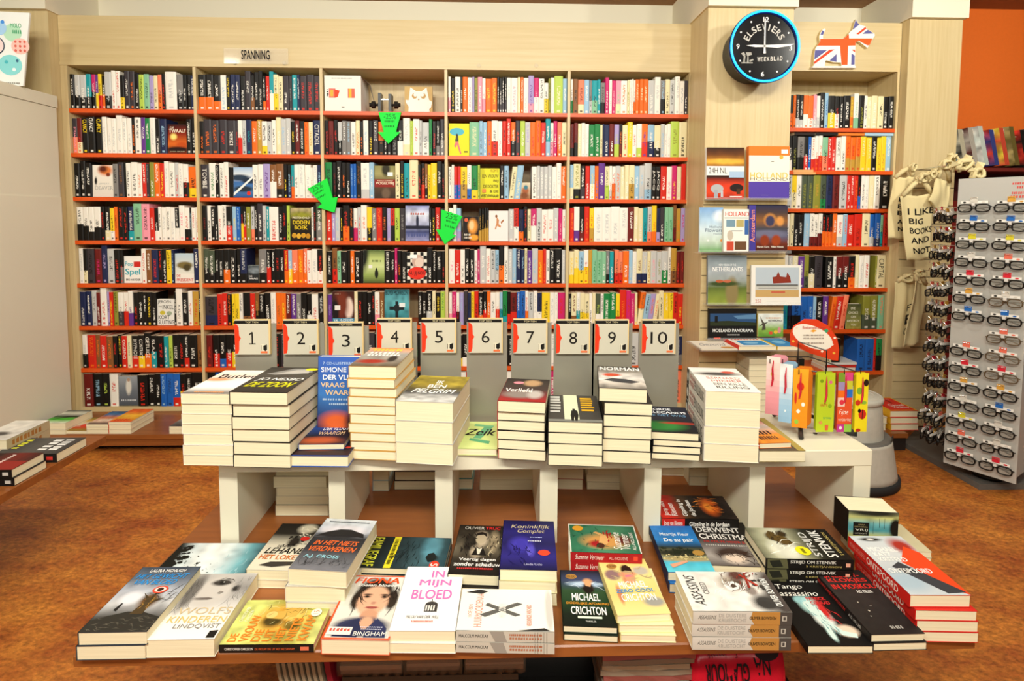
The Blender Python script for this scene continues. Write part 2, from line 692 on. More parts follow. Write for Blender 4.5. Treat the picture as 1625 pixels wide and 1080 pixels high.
RX0, RX1 = 1.66, 2.372
rc('divider', RX0 - .02, 3.33, .0, RX0, 3.60, 2.12, WOODV)
rc('divider', RX1, 3.33, .0, RX1 + .014, 3.60, 2.12, WOODV)
rc('header_panel', RX0 - .02, 3.33, 2.12, RX1 + .014, 3.35, 2.40, WOODH)
rc('top_board', RX0 - .02, 3.34, 2.122, RX1, 3.60, 2.14, WOODH)
rc('back_panel', RX0 - .02, 3.60, 0, RX1 + .014, 3.62, 2.40, WOODV)
for z in RZ[:7]:
    rc('shelf', RX0, 3.33, z - .022, RX1, 3.60, z, ORANGE)
rc('base_board', RX0, 3.33, .0, RX1, 3.60, .10, WOODH)

# plinth that runs in front of the long bookcase
pl = empty('display_plinth', (-.65, 3.2, 0), 0, 'low brown plinth running along the foot of the long bookcase', 'plinth')
bc('top_board', -2.436, 3.0, .075, 1.14, YB - .002, .10, WOODD, pl, -.65, 3.2)
bc('fascia', -2.436, 3.012, .035, 1.14, 3.03, .075, WOODD, pl, -.65, 3.2)
bc('toe_kick', -2.40, 3.08, 0, 1.14, 3.10, .035, DARK, pl, -.65, 3.2)
pl = empty('display_plinth', (1.9, 3.1, 0), 0, 'short brown plinth between the clock pillar and the glasses stand', 'plinth')
bc('top_board', 1.16, 2.93, .075, 2.24, 3.095, .10, WOODD, pl, 1.9, 3.1)
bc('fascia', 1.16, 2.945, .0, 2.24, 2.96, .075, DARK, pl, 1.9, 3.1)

# white cabinet at the end of the aisle
wc = empty('white_cabinet', (-2.5, 2.1, 0), 0, 'tall white cabinet side with a poster standing on it', 'cabinet')
bc('body', -2.95, 1.2, 0, -2.446, 3.29, 1.855, CREAMW, wc, -2.5, 2.1)
bc('top_board', -2.95, 1.2, 1.858, -2.442, 3.294, 1.922, CREAMW, wc, -2.5, 2.1)
bc('side_panel', -2.446, 1.2, 0.02, -2.442, 3.29, 1.36, CREAMW, wc, -2.5, 2.1)

# ================================================================== books
PAL = dict(k='15120f', n='3a3438', g='807c78', s='c4c4c0', w='efeade', c='e8dcae', y='f0cc24', o='ea6c18', r='d22818', d='6c1c18', p='ee98a8',
           m='c82468', v='643488', b='2060b4', l='96bcd4', t='1c98a0', e='1e8040', a='b4cc50', h='85552c', u='20284c', z='c09438', j='84bc94',
           i='a898c8', q='f0805c', f='4a5440', x='8c8c34')
SPN = dict(k='black', n='charcoal', g='grey', s='pale grey', w='white', c='cream', y='yellow', o='orange', r='red', d='maroon', p='pink', m='magenta',
           v='purple', b='blue', l='light blue', t='teal', e='green', a='lime', h='brown', u='navy', z='ochre', j='mint', i='lilac', q='salmon', f='dark green', x='olive')
ORD = ['zeroth', 'first', 'second', 'third', 'fourth', 'fifth', 'sixth', 'seventh', 'eighth', 'ninth', 'tenth', 'eleventh', 'twelfth', 'thirteenth', 'fourteenth',
       'fifteenth', 'sixteenth', 'seventeenth', 'eighteenth', 'nineteenth', 'twentieth', 'twenty-first', 'twenty-second', 'twenty-third', 'twenty-fourth',
       'twenty-fifth', 'twenty-sixth', 'twenty-seventh', 'twenty-eighth', 'twenty-ninth', 'thirtieth', 'thirty-first', 'thirty-second']


def spine_geo(w, h, d, lean=0.):
    """Standing book, spine towards -y, foot at z 0. Returns vertices, faces, face material, face uv kind."""
    r = min(.003, w * .2)
    xs = [(0, r), (w * .2, 0), (w * .8, 0), (w, r)]
    v = [(x + lean * z, y, z) for z in (0, h) for x, y in xs] + [(x + lean * z, d, z) for z in (0, h) for x in (0, w)]
    f = [(0, 1, 5, 4), (1, 2, 6, 5), (2, 3, 7, 6), (3, 9, 11, 7), (8, 0, 4, 10), (4, 5, 6, 7, 11, 10), (9, 8, 10, 11)]
    uv = [[(0, 0), (.2, 0), (.2, 1), (0, 1)], [(.2, 0), (.8, 0), (.8, 1), (.2, 1)], [(.8, 0), (1, 0), (1, 1), (.8, 1)],
          [(.9, 0)] + [(.9, 0), (.9, 1), (.9, 1)], [(.1, 0), (.1, 0), (.1, 1), (.1, 1)], [(2, 0)] * 6, [(2, 0)] * 4]
    mat = [0, 0, 0, 0, 0, 1, 1]
    return v, f, mat, uv


def spine_mesh(name, items):
    """items: (offset, geo, base, low, lowfrac, ink, lay)"""
    V, F, M, UV, A = [], [], [], [], []
    for off, (v, f, mat, uv), base, low, lf, ink, lay in items:
        o = len(V)
        V += [(x + off[0], y + off[1], z + off[2]) for x, y, z in v]
        F += [tuple(o + i for i in q) for q in f]
        M += mat
        for q in uv:
            UV += q
            A += [(base, low, lf, ink, lay)] * len(q)
    me = bpy.data.meshes.new(name)
    me.from_pydata(V, [], F)
    me.materials.append(SPINE)
    me.materials.append(PAGES)
    me.polygons.foreach_set('material_index', M)
    n = len(UV)

    def put(nm, typ, key, arr):
        a = me.attributes.new(nm, typ, 'CORNER')
        a.data.foreach_set(key, np.asarray(arr, np.float32).ravel())
    put('base', 'FLOAT_COLOR', 'color', [(*a[0], 1) for a in A])
    put('low', 'FLOAT_COLOR', 'color', [(*a[1], a[2]) for a in A])
    put('ink', 'FLOAT_COLOR', 'color', [(*a[3], 1) for a in A])
    put('lay', 'FLOAT_VECTOR', 'vector', [a[4] for a in A])
    put('suv', 'FLOAT_VECTOR', 'vector', [(u, v, 0) for u, v in UV])
    return me


def make_book(name, w, h, t, cover=None, spine='2a2420', back=None, spine_ops=None, label=None, group=None, cat='book', mat=None, hard=False):
    """A whole book in its own frame: spine along x = 0, foot along y = 0, front cover on top (z = t)."""
    root = empty(name, (0, 0, 0), 0, label, cat, group)
    c = .0016 if hard else .0009
    ov = .002 if hard else 0
    cb = MB(spine)
    face = back or spine
    cb.box(-.0008, -ov, t - c, w, h + ov, t, face)
    cb.box(-.0008, -ov, 0, w, h + ov, c, face)
    cb.box(-.0012, -ov, .0, .0006, h + ov, t, spine)
    co = cb.build('cover', PRINT, root)
    MB().box(.0006, .0012, c, w - .0015, h - .0012, t - c).build('pages', PAGES, root)
    if cover:
        Pr(lambda u, v, z: (u * w, h * (1 - v), t + z), w, h).ops(cover).build('cover_print', co)
    if spine_ops:
        Pr(lambda u, v, z: (-.0012 - z, h * (1 - u), t * (1 - v)), h, t).ops(spine_ops).build('spine_print', co)
    return root


def stand(root, loc, rz=0., lean=0.):
    """Turn a book upright, cover towards -y; loc is its lower corner on the spine side."""
    root.rotation_euler = (math.pi / 2 - lean, 0, rz)
    root.location = loc
    return root


COVERS = {
    'twaalf': [('g', '2a0a08', '8a2408', 'd8681c', '5a1406'), ('s', .3, .42, .16, .1, 'ffe27a', .6), ('s', .75, .7, .3, .1, 'c04c10', .5), ('s', .5, .86, .6, .1, '240a06', .4),
               ('t', 'DE', .12, .08, .32, .15, 'f4e8d0'), ('t', 'TWAALF', .06, .16, .94, .28, 'f4e8d0', 'b'), ('t', 'JUSTIN CRONIN', .1, .91, .9, .95, 'e8d8b0')],
    'deaver': [('g', 'efe8da', 'e9e2d4', 'ddd6c8'), ('s', .62, .16, .34, .16, 'd87838', .5), ('s', .5, .12, .2, .1, '5a2010', .6), ('s', .75, .3, .1, .06, '7a3010', .5), ('s', .15, .5, .06, .12, '1a1a1a', .5),
               ('t', 'DEAVER', .12, .66, .98, .78, '9a9a98'), ('t', 'JEFFERY', .3, .56, .8, .62, 'b0aeaa')],
    'popspel': [('r', 0, 0, 1, 1, 'efece4'), ('t', 'Pop', .04, .2, .5, .42, '28a0b0', 'b'), ('r', .55, .2, .95, .4, 'c82820'), ('t', 'Spel', .06, .46, .92, .76, '28a0b0', 'b'), ('t', 'MO HAYDER', .1, .84, .94, .92, '1a1a1a', 'b')],
    'president': [('g', 'b8ccd8', 'dcdcd0', 'e8e4d8'), ('s', .5, .4, .42, .12, '7a6a3c', .3), ('s', .62, .48, .2, .12, '4a4024', .4), ('r', 0, .68, 1, 1, 'ece8dc'), ('t', 'DE', .08, .71, .28, .8, 'c83020', 'b'), ('t', 'PRESIDENT', .08, .84, .96, .95, 'c83020', 'b')],
    'kortsluiting': [('r', 0, 0, 1, 1, 'e6e4dc'), ('t', 'JEROEN', .03, .04, .8, .19, '16140f'), ('t', 'VAN', .06, .24, .26, .31, '16140f'), ('t', 'INKEL', .3, .22, .96, .38, '16140f'), ('e', .3, .52, .16, .08, 'c8b83c'), ('e', .7, .54, .16, .08, '9aa890'),
                     ('t', 'KORT', .06, .62, .72, .77, '16140f'), ('t', 'SLUITING', .06, .81, .98, .96, '16140f')],
    'grey_lady': [('g', '9aa0a4', '6a7078', '4a5058'), ('s', .5, .35, .14, .26, 'd8d4c8', .4), ('s', .5, .12, .08, .06, 'b09078', .3), ('m', .1, .78, .9, .84, 'c8ccd0', 9)],
    'mountains': [('g', '9ab8d8', 'd8e0e4', '3a6aa8', '4a7ab0', '28508c'), ('s', .3, .34, .5, .1, '24384c', .4), ('s', .8, .44, .4, .1, '1c2c40', .4), ('s', .5, .72, .5, .1, '24303c', .4), ('p', [(0, .85), (1, .28), (1, .36), (0, .95)], 'e8ece8'), ('e', .78, .86, .1, .07, 'd03020')],
    'dodenboek': [('g', 'b8a878', '3a3010', '1a1408', '181208'), ('s', .5, .22, .5, .1, '8a8a28', .6), ('n', .3, 10, 3), ('t', 'PRESTONCHILD', .1, .27, .9, .33, 'f0e8d0'), ('t', 'DODEN', .12, .38, .9, .5, 'e8c828', 'b'), ('t', 'BOEK', .2, .54, .82, .66, 'e8c828', 'b'),
                  ('e', .18, .84, .11, .08, 'c89428'), ('e', .4, .86, .11, .08, 'd8a830'), ('e', .62, .84, .11, .08, 'c89428'), ('e', .84, .86, .11, .08, 'b88420')],
    'was': [('g', '50585c', '2c3032', '16181a'), ('s', .6, .3, .5, .16, '788288', .5), ('n', .3, 6, 4), ('t', 'DE', .1, .58, .4, .66, 'e8e8e4', 'b'), ('t', 'WAS', .1, .7, .9, .8, 'e8e8e4', 'b')],
    'vogelvrij': [('g', '8a8450', 'a09860', '5a4428', '4a3420', '2c2014'), ('s', .55, .12, .2, .2, '2c2814', .4), ('s', .55, .85, .2, .16, '6a5440', .4), ('r', 0, .42, 1, .66, '8c2018'), ('t', 'ANGUS DONALD', .12, .44, .88, .48, 'e8d8b8'), ('t', 'VOGELVRIJ', .06, .5, .94, .6, 'efe0c4', 'b'), ('r', .62, .2, .88, .32, 'f0f0ea')],
    'liberty': [('g', '8088b8', 'd0d4e0', 'b0b4d0', '3c4474', '8c90b8'), ('n', .35, 7, 9), ('s', .5, .45, .06, .2, '1c2038', .4), ('r', 0, .57, 1, .66, '14162c'), ('m', .1, .78, .9, .88, '4a5488', 7), ('m', .2, .2, .8, .26, 'b86a60', 6)],
    'greenrun': [('g', '4c6030', 'b8c878', 'ccd894', '94a858', '3c4c20'), ('s', .0, .1, .24, .5, '14180c', .5), ('s', .62, .72, .09, .14, '1a1c10', .3), ('s', .62, .58, .03, .04, '1a1c10', .3), ('r', .25, .45, .42, .55, 'e8e8dc'), ('m', .4, .3, .85, .36, '5c6c30', 7)],
    'nujijnog': [('r', 0, 0, 1, 1, 'e8e2d0')] + [('r', i / 6, j / 9, (i + 1) / 6, (j + 1) / 9, '181412') for i in range(6) for j in range(9) if (i + j) % 2 == 0] + [('e', .55, .3, .3, .22, 'c8a898'), ('e', .62, .34, .22, .16, 'e0cab8'), ('r', .15, .08, .5, .2, 'f4f4ee'),
                ('e', .5, .68, .46, .2, 'e03020'), ('t', 'NU JIJ NOG', .1, .62, .9, .76, '1a1210', 'b')],
    'mcdermid': [('g', '3c1c14', '5a2418', '4a2018', '281a1c'), ('s', .75, .5, .2, .3, 'ecd4c4', .3), ('s', .4, .4, .3, .4, '74301c', .5), ('s', .1, .6, .2, .4, '181214', .4), ('r', .1, .42, .36, .56, 'ece8e0'), ('r', 0, .8, 1, 1, '3c84a4'), ('t', 'VAL McDERMID', .05, .82, .95, .91, 'dcecf0', 'b'), ('m', .1, .05, .4, .1, '8a6a58', 4)],
    'morrison': [('g', '2c6a74', '5aa4ac', '3c8890', '1c5058'), ('n', .35, 8, 12), ('t', 'BOYD MORRISON', .04, .04, .96, .16, '16282c', 'b'), ('r', .44, .34, .56, .9, '141c1e'), ('r', .2, .48, .8, .58, '141c1e'), ('e', .5, .53, .14, .1, '1c2426'), ('r', .6, .38, .84, .5, 'e8ece8')],
    'umbrella': [('r', 0, 0, 1, 1, 'e4dc28'), ('e', .4, .26, .36, .12, '58b4c8'), ('p', [(.36, .38), (.46, .38), (.48, .56), (.3, .56)], '4a4a3c'), ('e', .4, .36, .05, .04, '3a2c20'), ('p', [(.34, .56), (.46, .56), (.62, .94), (.56, .96), (.4, .66), (.34, .76), (.26, .7)], 'd87878'), ('r', .74, .86, .92, .9, '3a342a')],
    'weduwnaar': [('r', 0, 0, 1, 1, 'dcd82c'), ('r', 0, 0, .22, 1, 'c8c020'), ('t', 'KOMT', .54, .03, .94, .13, 'b08c10', 'b'), ('t', 'EEN VROUW', .1, .2, .94, .31, '6a5c10', 'b'), ('t', 'BIJ', .68, .37, .94, .47, '6a5c10', 'b'), ('t', 'DE DOKTER', .16, .54, .94, .65, '6a5c10', 'b'), ('t', '& DE', .5, .71, .94, .8, '6a5c10', 'b'), ('t', 'WEDUWNAAR', .04, .86, .96, .96, '3c3408', 'b'), ('r', .1, .68, .3, .8, 'e08840')],
    'browngirl': [('g', 'd8ccb0', 'c0a888', '9a6a40'), ('s', .5, .5, .34, .2, 'a85c34', .4), ('s', .55, .3, .2, .14, '3c7888', .4), ('s', .4, .8, .4, .2, '7c4420', .5)],
    'orangehair': [('r', 0, 0, 1, 1, '1c1210'), ('s', .62, .4, .3, .3, 'e8983c', .4), ('s', .55, .36, .16, .18, 'f4c890', .4), ('s', .7, .86, .3, .12, 'f0a030', .4), ('e', .2, .14, .12, .08, 'e0603c'), ('m', .06, .7, .5, .78, 'd8d0c0', 6), ('m', .06, .82, .56, .9, 'd8d0c0', 7)],
    'whiteacro': [('r', 0, 0, 1, 1, 'f0e6e0'), ('p', [(.4, .2), (.52, .3), (.5, .44), (.62, .5), (.6, .56), (.42, .5), (.36, .62), (.3, .6), (.38, .42)], 'c88858'), ('e', .38, .18, .06, .05, '8a5830'), ('p', [(.6, .36), (.76, .28), (.78, .32), (.64, .44)], 'a87048')],
    'onechoice': [('g', '44482c', '6c7040', '888848', 'a09848'), ('n', .25, 8, 21), ('t', 'ONE', .32, .12, .62, .22, 'ecead0', 'b'), ('t', 'CHOICE', .18, .3, .8, .4, 'ecead0', 'b'), ('t', 'CAN', .34, .47, .66, .56, 'ecead0', 'b'), ('t', 'DESTROY', .1, .63, .9, .72, 'ecead0', 'b'), ('t', 'YOU', .34, .79, .66, .87, 'ecead0', 'b')],
}
FACE_SAY = {'twaalf': 'face-out DE TWAALF novel with a burning orange sunset cover', 'deaver': 'face-out white DEAVER thriller with an orange smear on its cover', 'popspel': 'face-out white Pop Spel novel with teal lettering',
            'president': 'face-out DE PRESIDENT novel with a sky blue and tan cover', 'kortsluiting': 'face-out white KORT SLUITING novel with black capitals', 'grey_lady': 'face-out grey book with a pale dressed figure on the bottom shelf',
            'mountains': 'face-out book with blue mountain photographs and a white diagonal band', 'dodenboek': 'face-out black and gold DODENBOEK thriller with skulls', 'was': 'face-out dark grey book titled DE WAS',
            'vogelvrij': 'face-out VOGELVRIJ thriller with a dark red title band', 'liberty': 'face-out bluish book with a statue silhouette', 'greenrun': 'face-out pale green book with a small running figure',
            'nujijnog': 'face-out checkered book with a red oval NU JIJ NOG', 'mcdermid': 'face-out thriller with a red-haired woman on its cover', 'morrison': 'face-out teal thriller with a dark cross on its cover',
            'umbrella': 'face-out yellow book with a woman under a blue parasol', 'weduwnaar': 'face-out yellow book with rows of dark capital words', 'browngirl': 'face-out brown book with a painted girl, leaning on the third shelf',
            'orangehair': 'face-out black book with an orange-haired woman', 'whiteacro': 'face-out white book with a small brown acrobat', 'onechoice': 'face-out olive ONE CHOICE CAN DESTROY YOU novel'}

ROWS = {
    (0, 0): "k.w25 skw32 skw42 tkw30 mkw25 vyw18 yrk22 kow20 sks42^ w.r26^ w.r28^ kyk26 n.w32^ n.o32^ k.w26 a.k32 j.k34 i.k26 c.k26 qok26 k.r22 w.s70^ gks42 k.w24 k.w24 u.w22",
    (0, 1): "nqp30 dcr28 k.y38=CLANCY k.w40=CLANCY k.y42=CLANCY w.s28 w.s26 w.s30 w.s38^ w.s26 w.s28 k.o22 w.k34 v.w26 e.w30 w.s32 k.w28 u.l40 F:twaalf:118 k.w30 k.w26",
    (0, 2): "k.w32 k.w32^ k.w38 F:deaver:128 g.k32 n.h36 k.k14 w.k26 w.k40 w.o28 r.w26 n.g18 x.w28 o.w36 r.y28 w.s26^ w.k34 s.r26 w.s26 wkr34 oyk52_",
    (0, 3): "wkk38 wkk36 wkk34 wkk44 k.r22 kcw36 ywk26 o.k22 k.r36 k.r26 utw36 j.k52^ p.k50^ r.w30 kww24 w.k18 w.s28 w.k30 w.s30 kww24 w.p34^ wkr32 k.l12 w.r26 w.r18",
    (0, 4): "w.s28 kck24 n.k44 d.m42 u.i36^ s.k44 k.r36 kgr18 F:popspel:110 w.r28 h.w34 u.r40 k.r26 k.w26 y.k32 u.l16 F:president:122 u.w36",
    (0, 5): "u.w36 u.w34 s.g32 d.w26 w.r40^ i.k16 r.y24 x.k28 wng34 wrr34 wvv30 k.r30 k.w34 k.w24 k.y32 k.w28 F:kortsluiting:112 k.w14 w.g40^ k.w36 w.r28 z.r40 k.w16",
    (0, 6): "wks26 r.o46 h.o26 r.w38 h.o34 k.r24 k.y24 r.w30=ONGEREND c.g24 krw38=HYPNOSE kyw34=CONTRACT kow36^=GETUIGE ktw30=SLAAP k.k10 k.r34 t.w24 a.k22 k.w36 k.r30 krw28 k.w44 h.k30",
    (0, 7): "d.w44 k.l44 k.a38 w.r42 F:grey_lady:100 k.r50 k.w36 k.w30 b.l28 b.u34 brw36 kyr30 kbw28 kyw60",
    (1, 0): "kow44 kow48 kow42 w.l36 k.y24 u.w28 u.w30 k.w30 n.w34^ khw24 k.w26^ k.w24^ kow18 r.w22 tww26^ cyk28 c.k30 n.w34 n.g20 t.w30 u.w18 n.r40 n.r44 n.r40",
    (1, 1): "k.o26 n.o48 n.o46 n.r48 n.w54 n.r16 wrr26 s.k26 u.t34 o.w34 z.w28 wyk34 s.k28 w.k26 c.w32^ s.l32^ s.w30^ k.y26 d.w28 k.w30 o.r26 c.z28 u.w50=CITADEL",
    (1, 2): "n.w46=TOMBE w.e40 k.w22 w.k26 w.r28^ k.k24_ F:mountains:118 w.k30 w.k30 i.v40 hww38 hkw44 k.y20 kul24 tor18 w.k24 w.s38 w.s34 w.r14_ w.s26 u.l26",
    (1, 3): "k.d30 w.k26 k.w28 k.w16 w.r26 w.k28 krw36 l.y28 b.l26 kyr20 krw18 x.w28 sqk22 k.w22 n.w34^ s.k22 t.w20 w.r58 k.w26 k.r26 a.k20 F:dodenboek:140 w.k14 k.r18 fgw40^",
    (1, 4): "fkw34 fkw36 k.w24 k.w30 kow40 k.w40 k.w26 uks40 F:was:74 gkw50 krw26 k.w26 k.r30 k.w28 roy26 lyw24 qow36 ooy34 qow24 w.r28 w.s36 kwr38",
    (1, 5): "nuk74_ r.k34 r.w30 k.o26 y.k20 y.k28 w.k22 khk44 r.w34 hkz24 k.w30 k.w40 w.s32 o.h30 o.y34 d.w30 v.w34 g.w30 k.w34 kww32 w.r40 k.s36",
    (1, 6): "d.r30 .6 krw32 kbw32 krw34 kyw32 k.w30 k.g60 k.k50 k.w40 k.r40 n.w40 k.s30 k.w40 r.w30 w.k30 k.k40 r.w20",
    (1, 7): "k.w40 b.y30 k.w40 r.w30 w.k30 k.y40 w.r40 u.w30 k.w60 r.k40 k.w40 w.s40 k.r40 k.w40 u.w30 w.k40",
    (2, 7): "k.w40 r.k30 w.k40 k.w40 n.s40 w.r40 k.w40 u.w40 k.y30 w.k40 k.r40 h.w36 k.w40 w.s40",
    (3, 7): "k.w40 w.k40 r.k40 k.w40 w.s40 c.k30 k.w40 w.k50 o.w40 l.k40 k.w40 w.p40 m.w30 y.k40",
    (4, 7): "k.w40 w.k30 r.k40 k.k40 w.s40 k.w40 u.w40 k.y40 j.k40 c.r40 w.s40 v.w40 k.w40 q.k40",
    (2, 1): "k.r24 d.k32 k.r26 sks26 g.w30 g.l28 w.k30 c.o26 k.o22 w.l32 k.y30 n.w34 okh36 k.w20 k.s26 k.g40 kww36 wcs44^ a.x20 w.r40^ s.k18 swk44 e.k20^ k.r26 kgw24 ngw30^",
    (2, 2): "e.k40 k.d26 k.w30^ k.o26 k.w28 b.l18 b.l18 k.h28^ wss50 l.w28 F:vogelvrij:130 c.k28 k.y24^ t.k34 c.r52^ k.r18 kro22 hkw18 y.k20 y.c36 k.w30^ k.r18",
    (2, 3): "r.w30 i.w20 s.l26 k.y16 kor36^ k.o24 wmr22 s.r20 w.q32^ yky28 ggw26 r.o32 k.o26 i.s22 rkk22 a.k28 n.g30 F:liberty:136 k.w14 k.y20 r.w26 n.g28",
    (2, 4): "k.w30 hrk30^ j.k22 k.w36 k.k20 o.w24 k.w36 k.k14 F:greenrun:130 k.w36 k.w24 m.w16^ k.o24 k.w32 F:nujijnog:122 k.w32^ k.w22 k.w34 k.r20",
    (2, 5): "v.i24_ F:mcdermid:130 c.w20 k.r28 k.k26 k.w28 k.r18 wpq28 h.c26 F:morrison:146 .52 k.w24 k.w26 ksw34 c.k20 k.y28 a.e28",
    (2, 6): "k.w40 s.w20 k.k40 k.w60 n.w40 k.r30 k.g60 w.k30 k.w40 k.e40 e.k30 k.r40 k.w40",
    (3, 0): "wpw16 k.y26 w.k32 k.w14 o.w30 w.p28 i.l14 x.k20 p.w28 wpp20 o.y36 o.y34 knw15 knw15 knw15 knw15 w.s26 w.p40 c.w18 o.w18 w.s30 ipv34^ mwp30 w.k34 wyk26_ x.k14 w.s22 a.c52^ l.w26",
    (3, 1): "F:umbrella:122 j.c56 l.k22 l.w24 o.v26 wrk36 w.p26 r.k24 r.w26^ okw26 n.r28 a.w28 s.i30 o.r32 o.r28 r.w30 tlw28^ wpk18 m.w22 qow26 c.k28",
    (3, 2): "w.k18 w.s14 rbm18 rbm18 yzk36 wbk24 eyk36 a.k12 F:weduwnaar:112 k.w24 l.k26 c.k28~ l.c36~ F:browngirl:60 .6 w.k28 s.w18 s.w22 s.w24 s.w22 w.s26 w.s26^ o.w28",
    (3, 3): "wgk26 w.s18^ lip26 .10 F:orangehair:92 kzz16 kzz14 kzz14 kzz12 F:whiteacro:114 s.w30 rwk28 uok28 kkr22^ c.k20 mww32 s.k30 w.r34 w.r34 s.w28 m.p22 w.r20",
    (3, 4): "w.p34 r.w30 w.k26 k.w26 k.w26 w.m18 m.w14 s.w34^ w.r26 s.k26 lsk20 kok30^ w.k22^ s.w24 l.s22 u.w26 u.l20 c.k16 v.w26 s.l34 o.y28 r.o18 w.k20 k.w28 k.w40 s.w20",
    (3, 5): "wpp18 m.p24 wkr18 i.l24 n.k22 u.k20 y.k18 r.k24 kow26 krw22 o.w20 w.k30 wrq22 ltk18 etk26 krk18 drk36 b.w20 b.k28 wor18 s.k30 w.s22 uwk26 y.k46 w.s26 w.s20 m.r40",
    (3, 6): "wek20 kyw40 kww30 w.r40 kry30 k.w40 w.k30 y.k30 k.w40 w.s40 r.k30 w.k40 k.y40 w.s40 kww30",
    (4, 0): "wek16 h.k38 qck44 l.w38 gsk20 tjk40 t.w22 gkk34_ m.w28^ w.s22 m.p28 pcj38 w.o46 c.x18 w.s14 w.s14 wok14 ooc30 ooc30 ooc36 s.w46 w.s42^ gkl36 c.k36 s.k34 w.s38^ w.s34 n.w26",
    (4, 1): "dkk28 dkk28 c.w26 w.s28 w.s28 e.w42 e.w40 c.h20 u.k10 u.w40 d.w36 iaa36 kdo24 c.r40 y.c36^ w.r32 wac36 orv44 luw50 ckw48 s.l28 w.s22 w.s26 a.x62^ c.k58^",
    (4, 2): "lcs28 ckx52^ knw38 r.w34 lwy36 o.b30 v.w48^ caf32 wsr22 wor26 s.o38 c.w32 c.w32 czk42 l.w38 s.l40 slk52^ k.w34=JACQ k.w36=JACQ r.w46 w.p40 m.y40 c.w32 r.r36^",
    (4, 3): "r.o34 wvw40 kdw36 r.o38 yzr32 w.s66 w.s62 w.s64 w.s60 d.w44 c.w34 c.w34 ttk34 sqd32 yoo34^ uik26 n.w34 j.e30 j.e34 hdk24^ z.o34 i.m30",
    (4, 4): "cyy36 cyy34 lyk34 wyr32 z.o26 j.e34 j.e34 j.w30 gks26 t.w28 .6 qrk30 qrk28 o.w42 l.s26 w.c30 cuh40^ suc36 c.z24 s.p42 s.x36 sew44 w.k20^ zhk38^ d.r28 d.r26",
    (4, 5): "k.w20 chd36 wts26 cyk32 cyk32 w.k22 c.s24 fwa34 w.k22 e.w46 e.w42 yrk28 r.o46^ m.r32^ m.p28 c.y18 och36~ l.k36~ i.o36~ c.o30~ .18 c.k34^ y.c36 y.k30 r.k34 r.y36",
    (4, 6): "k.w40 k.w40 w.k40 c.x30 wak20 l.w20 y.c20 k.w40 s.k40 k.w50 w.k40 r.k40 .10 ugs40_",
    (5, 0): "kok18 o.k14 ksw20 ksw20 owo26 owo26 psw18 wsw18 k.w22^ l.b18^ kyw36 kwr24 k.w20 k.w36 zoy20 wjj26^ k.x26 w.k16 c.w26 c.w30 c.k30 k.w26 k.w26",
    (5, 1): "kww32 k.x34 gkk46 krw30 b.w22 wro26 wro26 wro26 jqk38 r.w28 r.w30 w.k34 w.k32 ozr38 ozr36 ozr34 y.c40 y.c36 k.w38 y.z34 y.z34 l.w36",
    (5, 2): "s.k34 yck34 w.k34 f.x40 f.x40 x.z50 fek42 u.k44 d.k46 s.k52 r.w26 r.w26 r.o28 kbr20^ w.k26^ w.s30 c.w34 w.k40 k.w70",
    (5, 3): "w.k28 c.k24 k.w30 k.w28 k.k10 l.s36 wdk28 wdk26 wdk26 kor24 kor24 kor20 o.w28^ wsr38 l.o26 r.w46 r.d50 c.k50^ bsw32 bus36 jtk20 r.k30^",
    (5, 4): "wrk30 s.w30 cew44 v.w44 xfk34 kcw42 n.k56 .24 k.w56 w.k22 dkw46 dkw44 kor50 c.w30 w.s34 w.r40 .40 x.w14 c.k66=CAPITAL",
    (5, 5): "t.b38 uku30 bkk66 b.u52 b.l38 l.b24 k.w50 v.w40 o.r36~ r.w50~ q.r36~ .10 F:onechoice:120 xfw60 xfw58 j.q44",
    (5, 6): ".320 c.k40 k.k60 .120 bbk60 b.u60 r.k20 ekk40",
}
BAYS = ['first', 'second', 'third', 'fourth', 'fifth', 'narrow']
SHELF = ['top', 'second', 'third', 'fourth', 'fifth', 'sixth', 'seventh', 'bottom']
cands, faces = [], []
for (b, r), txt in ROWS.items():
    if b < 5:
        x0, x1, z, y = XB[b] + .012, XB[b + 1] - .010, ROWZ[r], YB
    else:
        x0, x1, z, y = 1.742, RX1 - .004, RZ[r], 3.33
    toks = []
    for t in txt.split():
        tx = None
        if '=' in t:
            t, tx = t.split('=')
        if t[0] == '.':
            toks.append(('gap', float(t[1:])))
        elif t.startswith('F:'):
            _, nm, wd = t.split(':')
            toks.append(('face', float(wd), nm))
        else:
            fl = ''
            while t[-1] in '^_~':
                fl += t[-1]
                t = t[:-1]
            toks.append(('spine', float(t[3:]), t[:3], fl, tx))
    tot = sum(t[1] for t in toks)
    k = (x1 - x0) / tot
    x = x0
    hmax = (ROWZ[r - 1] - ROWZ[r] - .022 if r else TOPZ - ROWZ[0]) if b < 5 else ((RZ[r - 1] - RZ[r] - .022) if r else .3)
    hb = .198 + .006 * math.sin(b * 2.3 + r * 1.7)
    i = 0
    for t in toks:
        wd = t[1] * k
        if t[0] == 'spine':
            i += 1
            fl = t[3]
            h = hb + random.uniform(-.006, .006) + (.017 if '^' in fl else 0) - (.022 if '_' in fl else 0)
            h = min(h, hmax - .004)
            cands.append(dict(x=x + .0004, y=y + .010 + random.uniform(0, .008), z=z, w=wd - .0008, h=h, d=.132 + random.uniform(-.01, .01), code=t[2], lean=.12 if '~' in fl else 0., text=t[4], b=b, r=r, i=i, area=wd * h * (1.5 if '^' in fl else 1)))
        elif t[0] == 'face':
            faces.append((t[2], x, y, z, wd, hb, b, r))
        x += wd
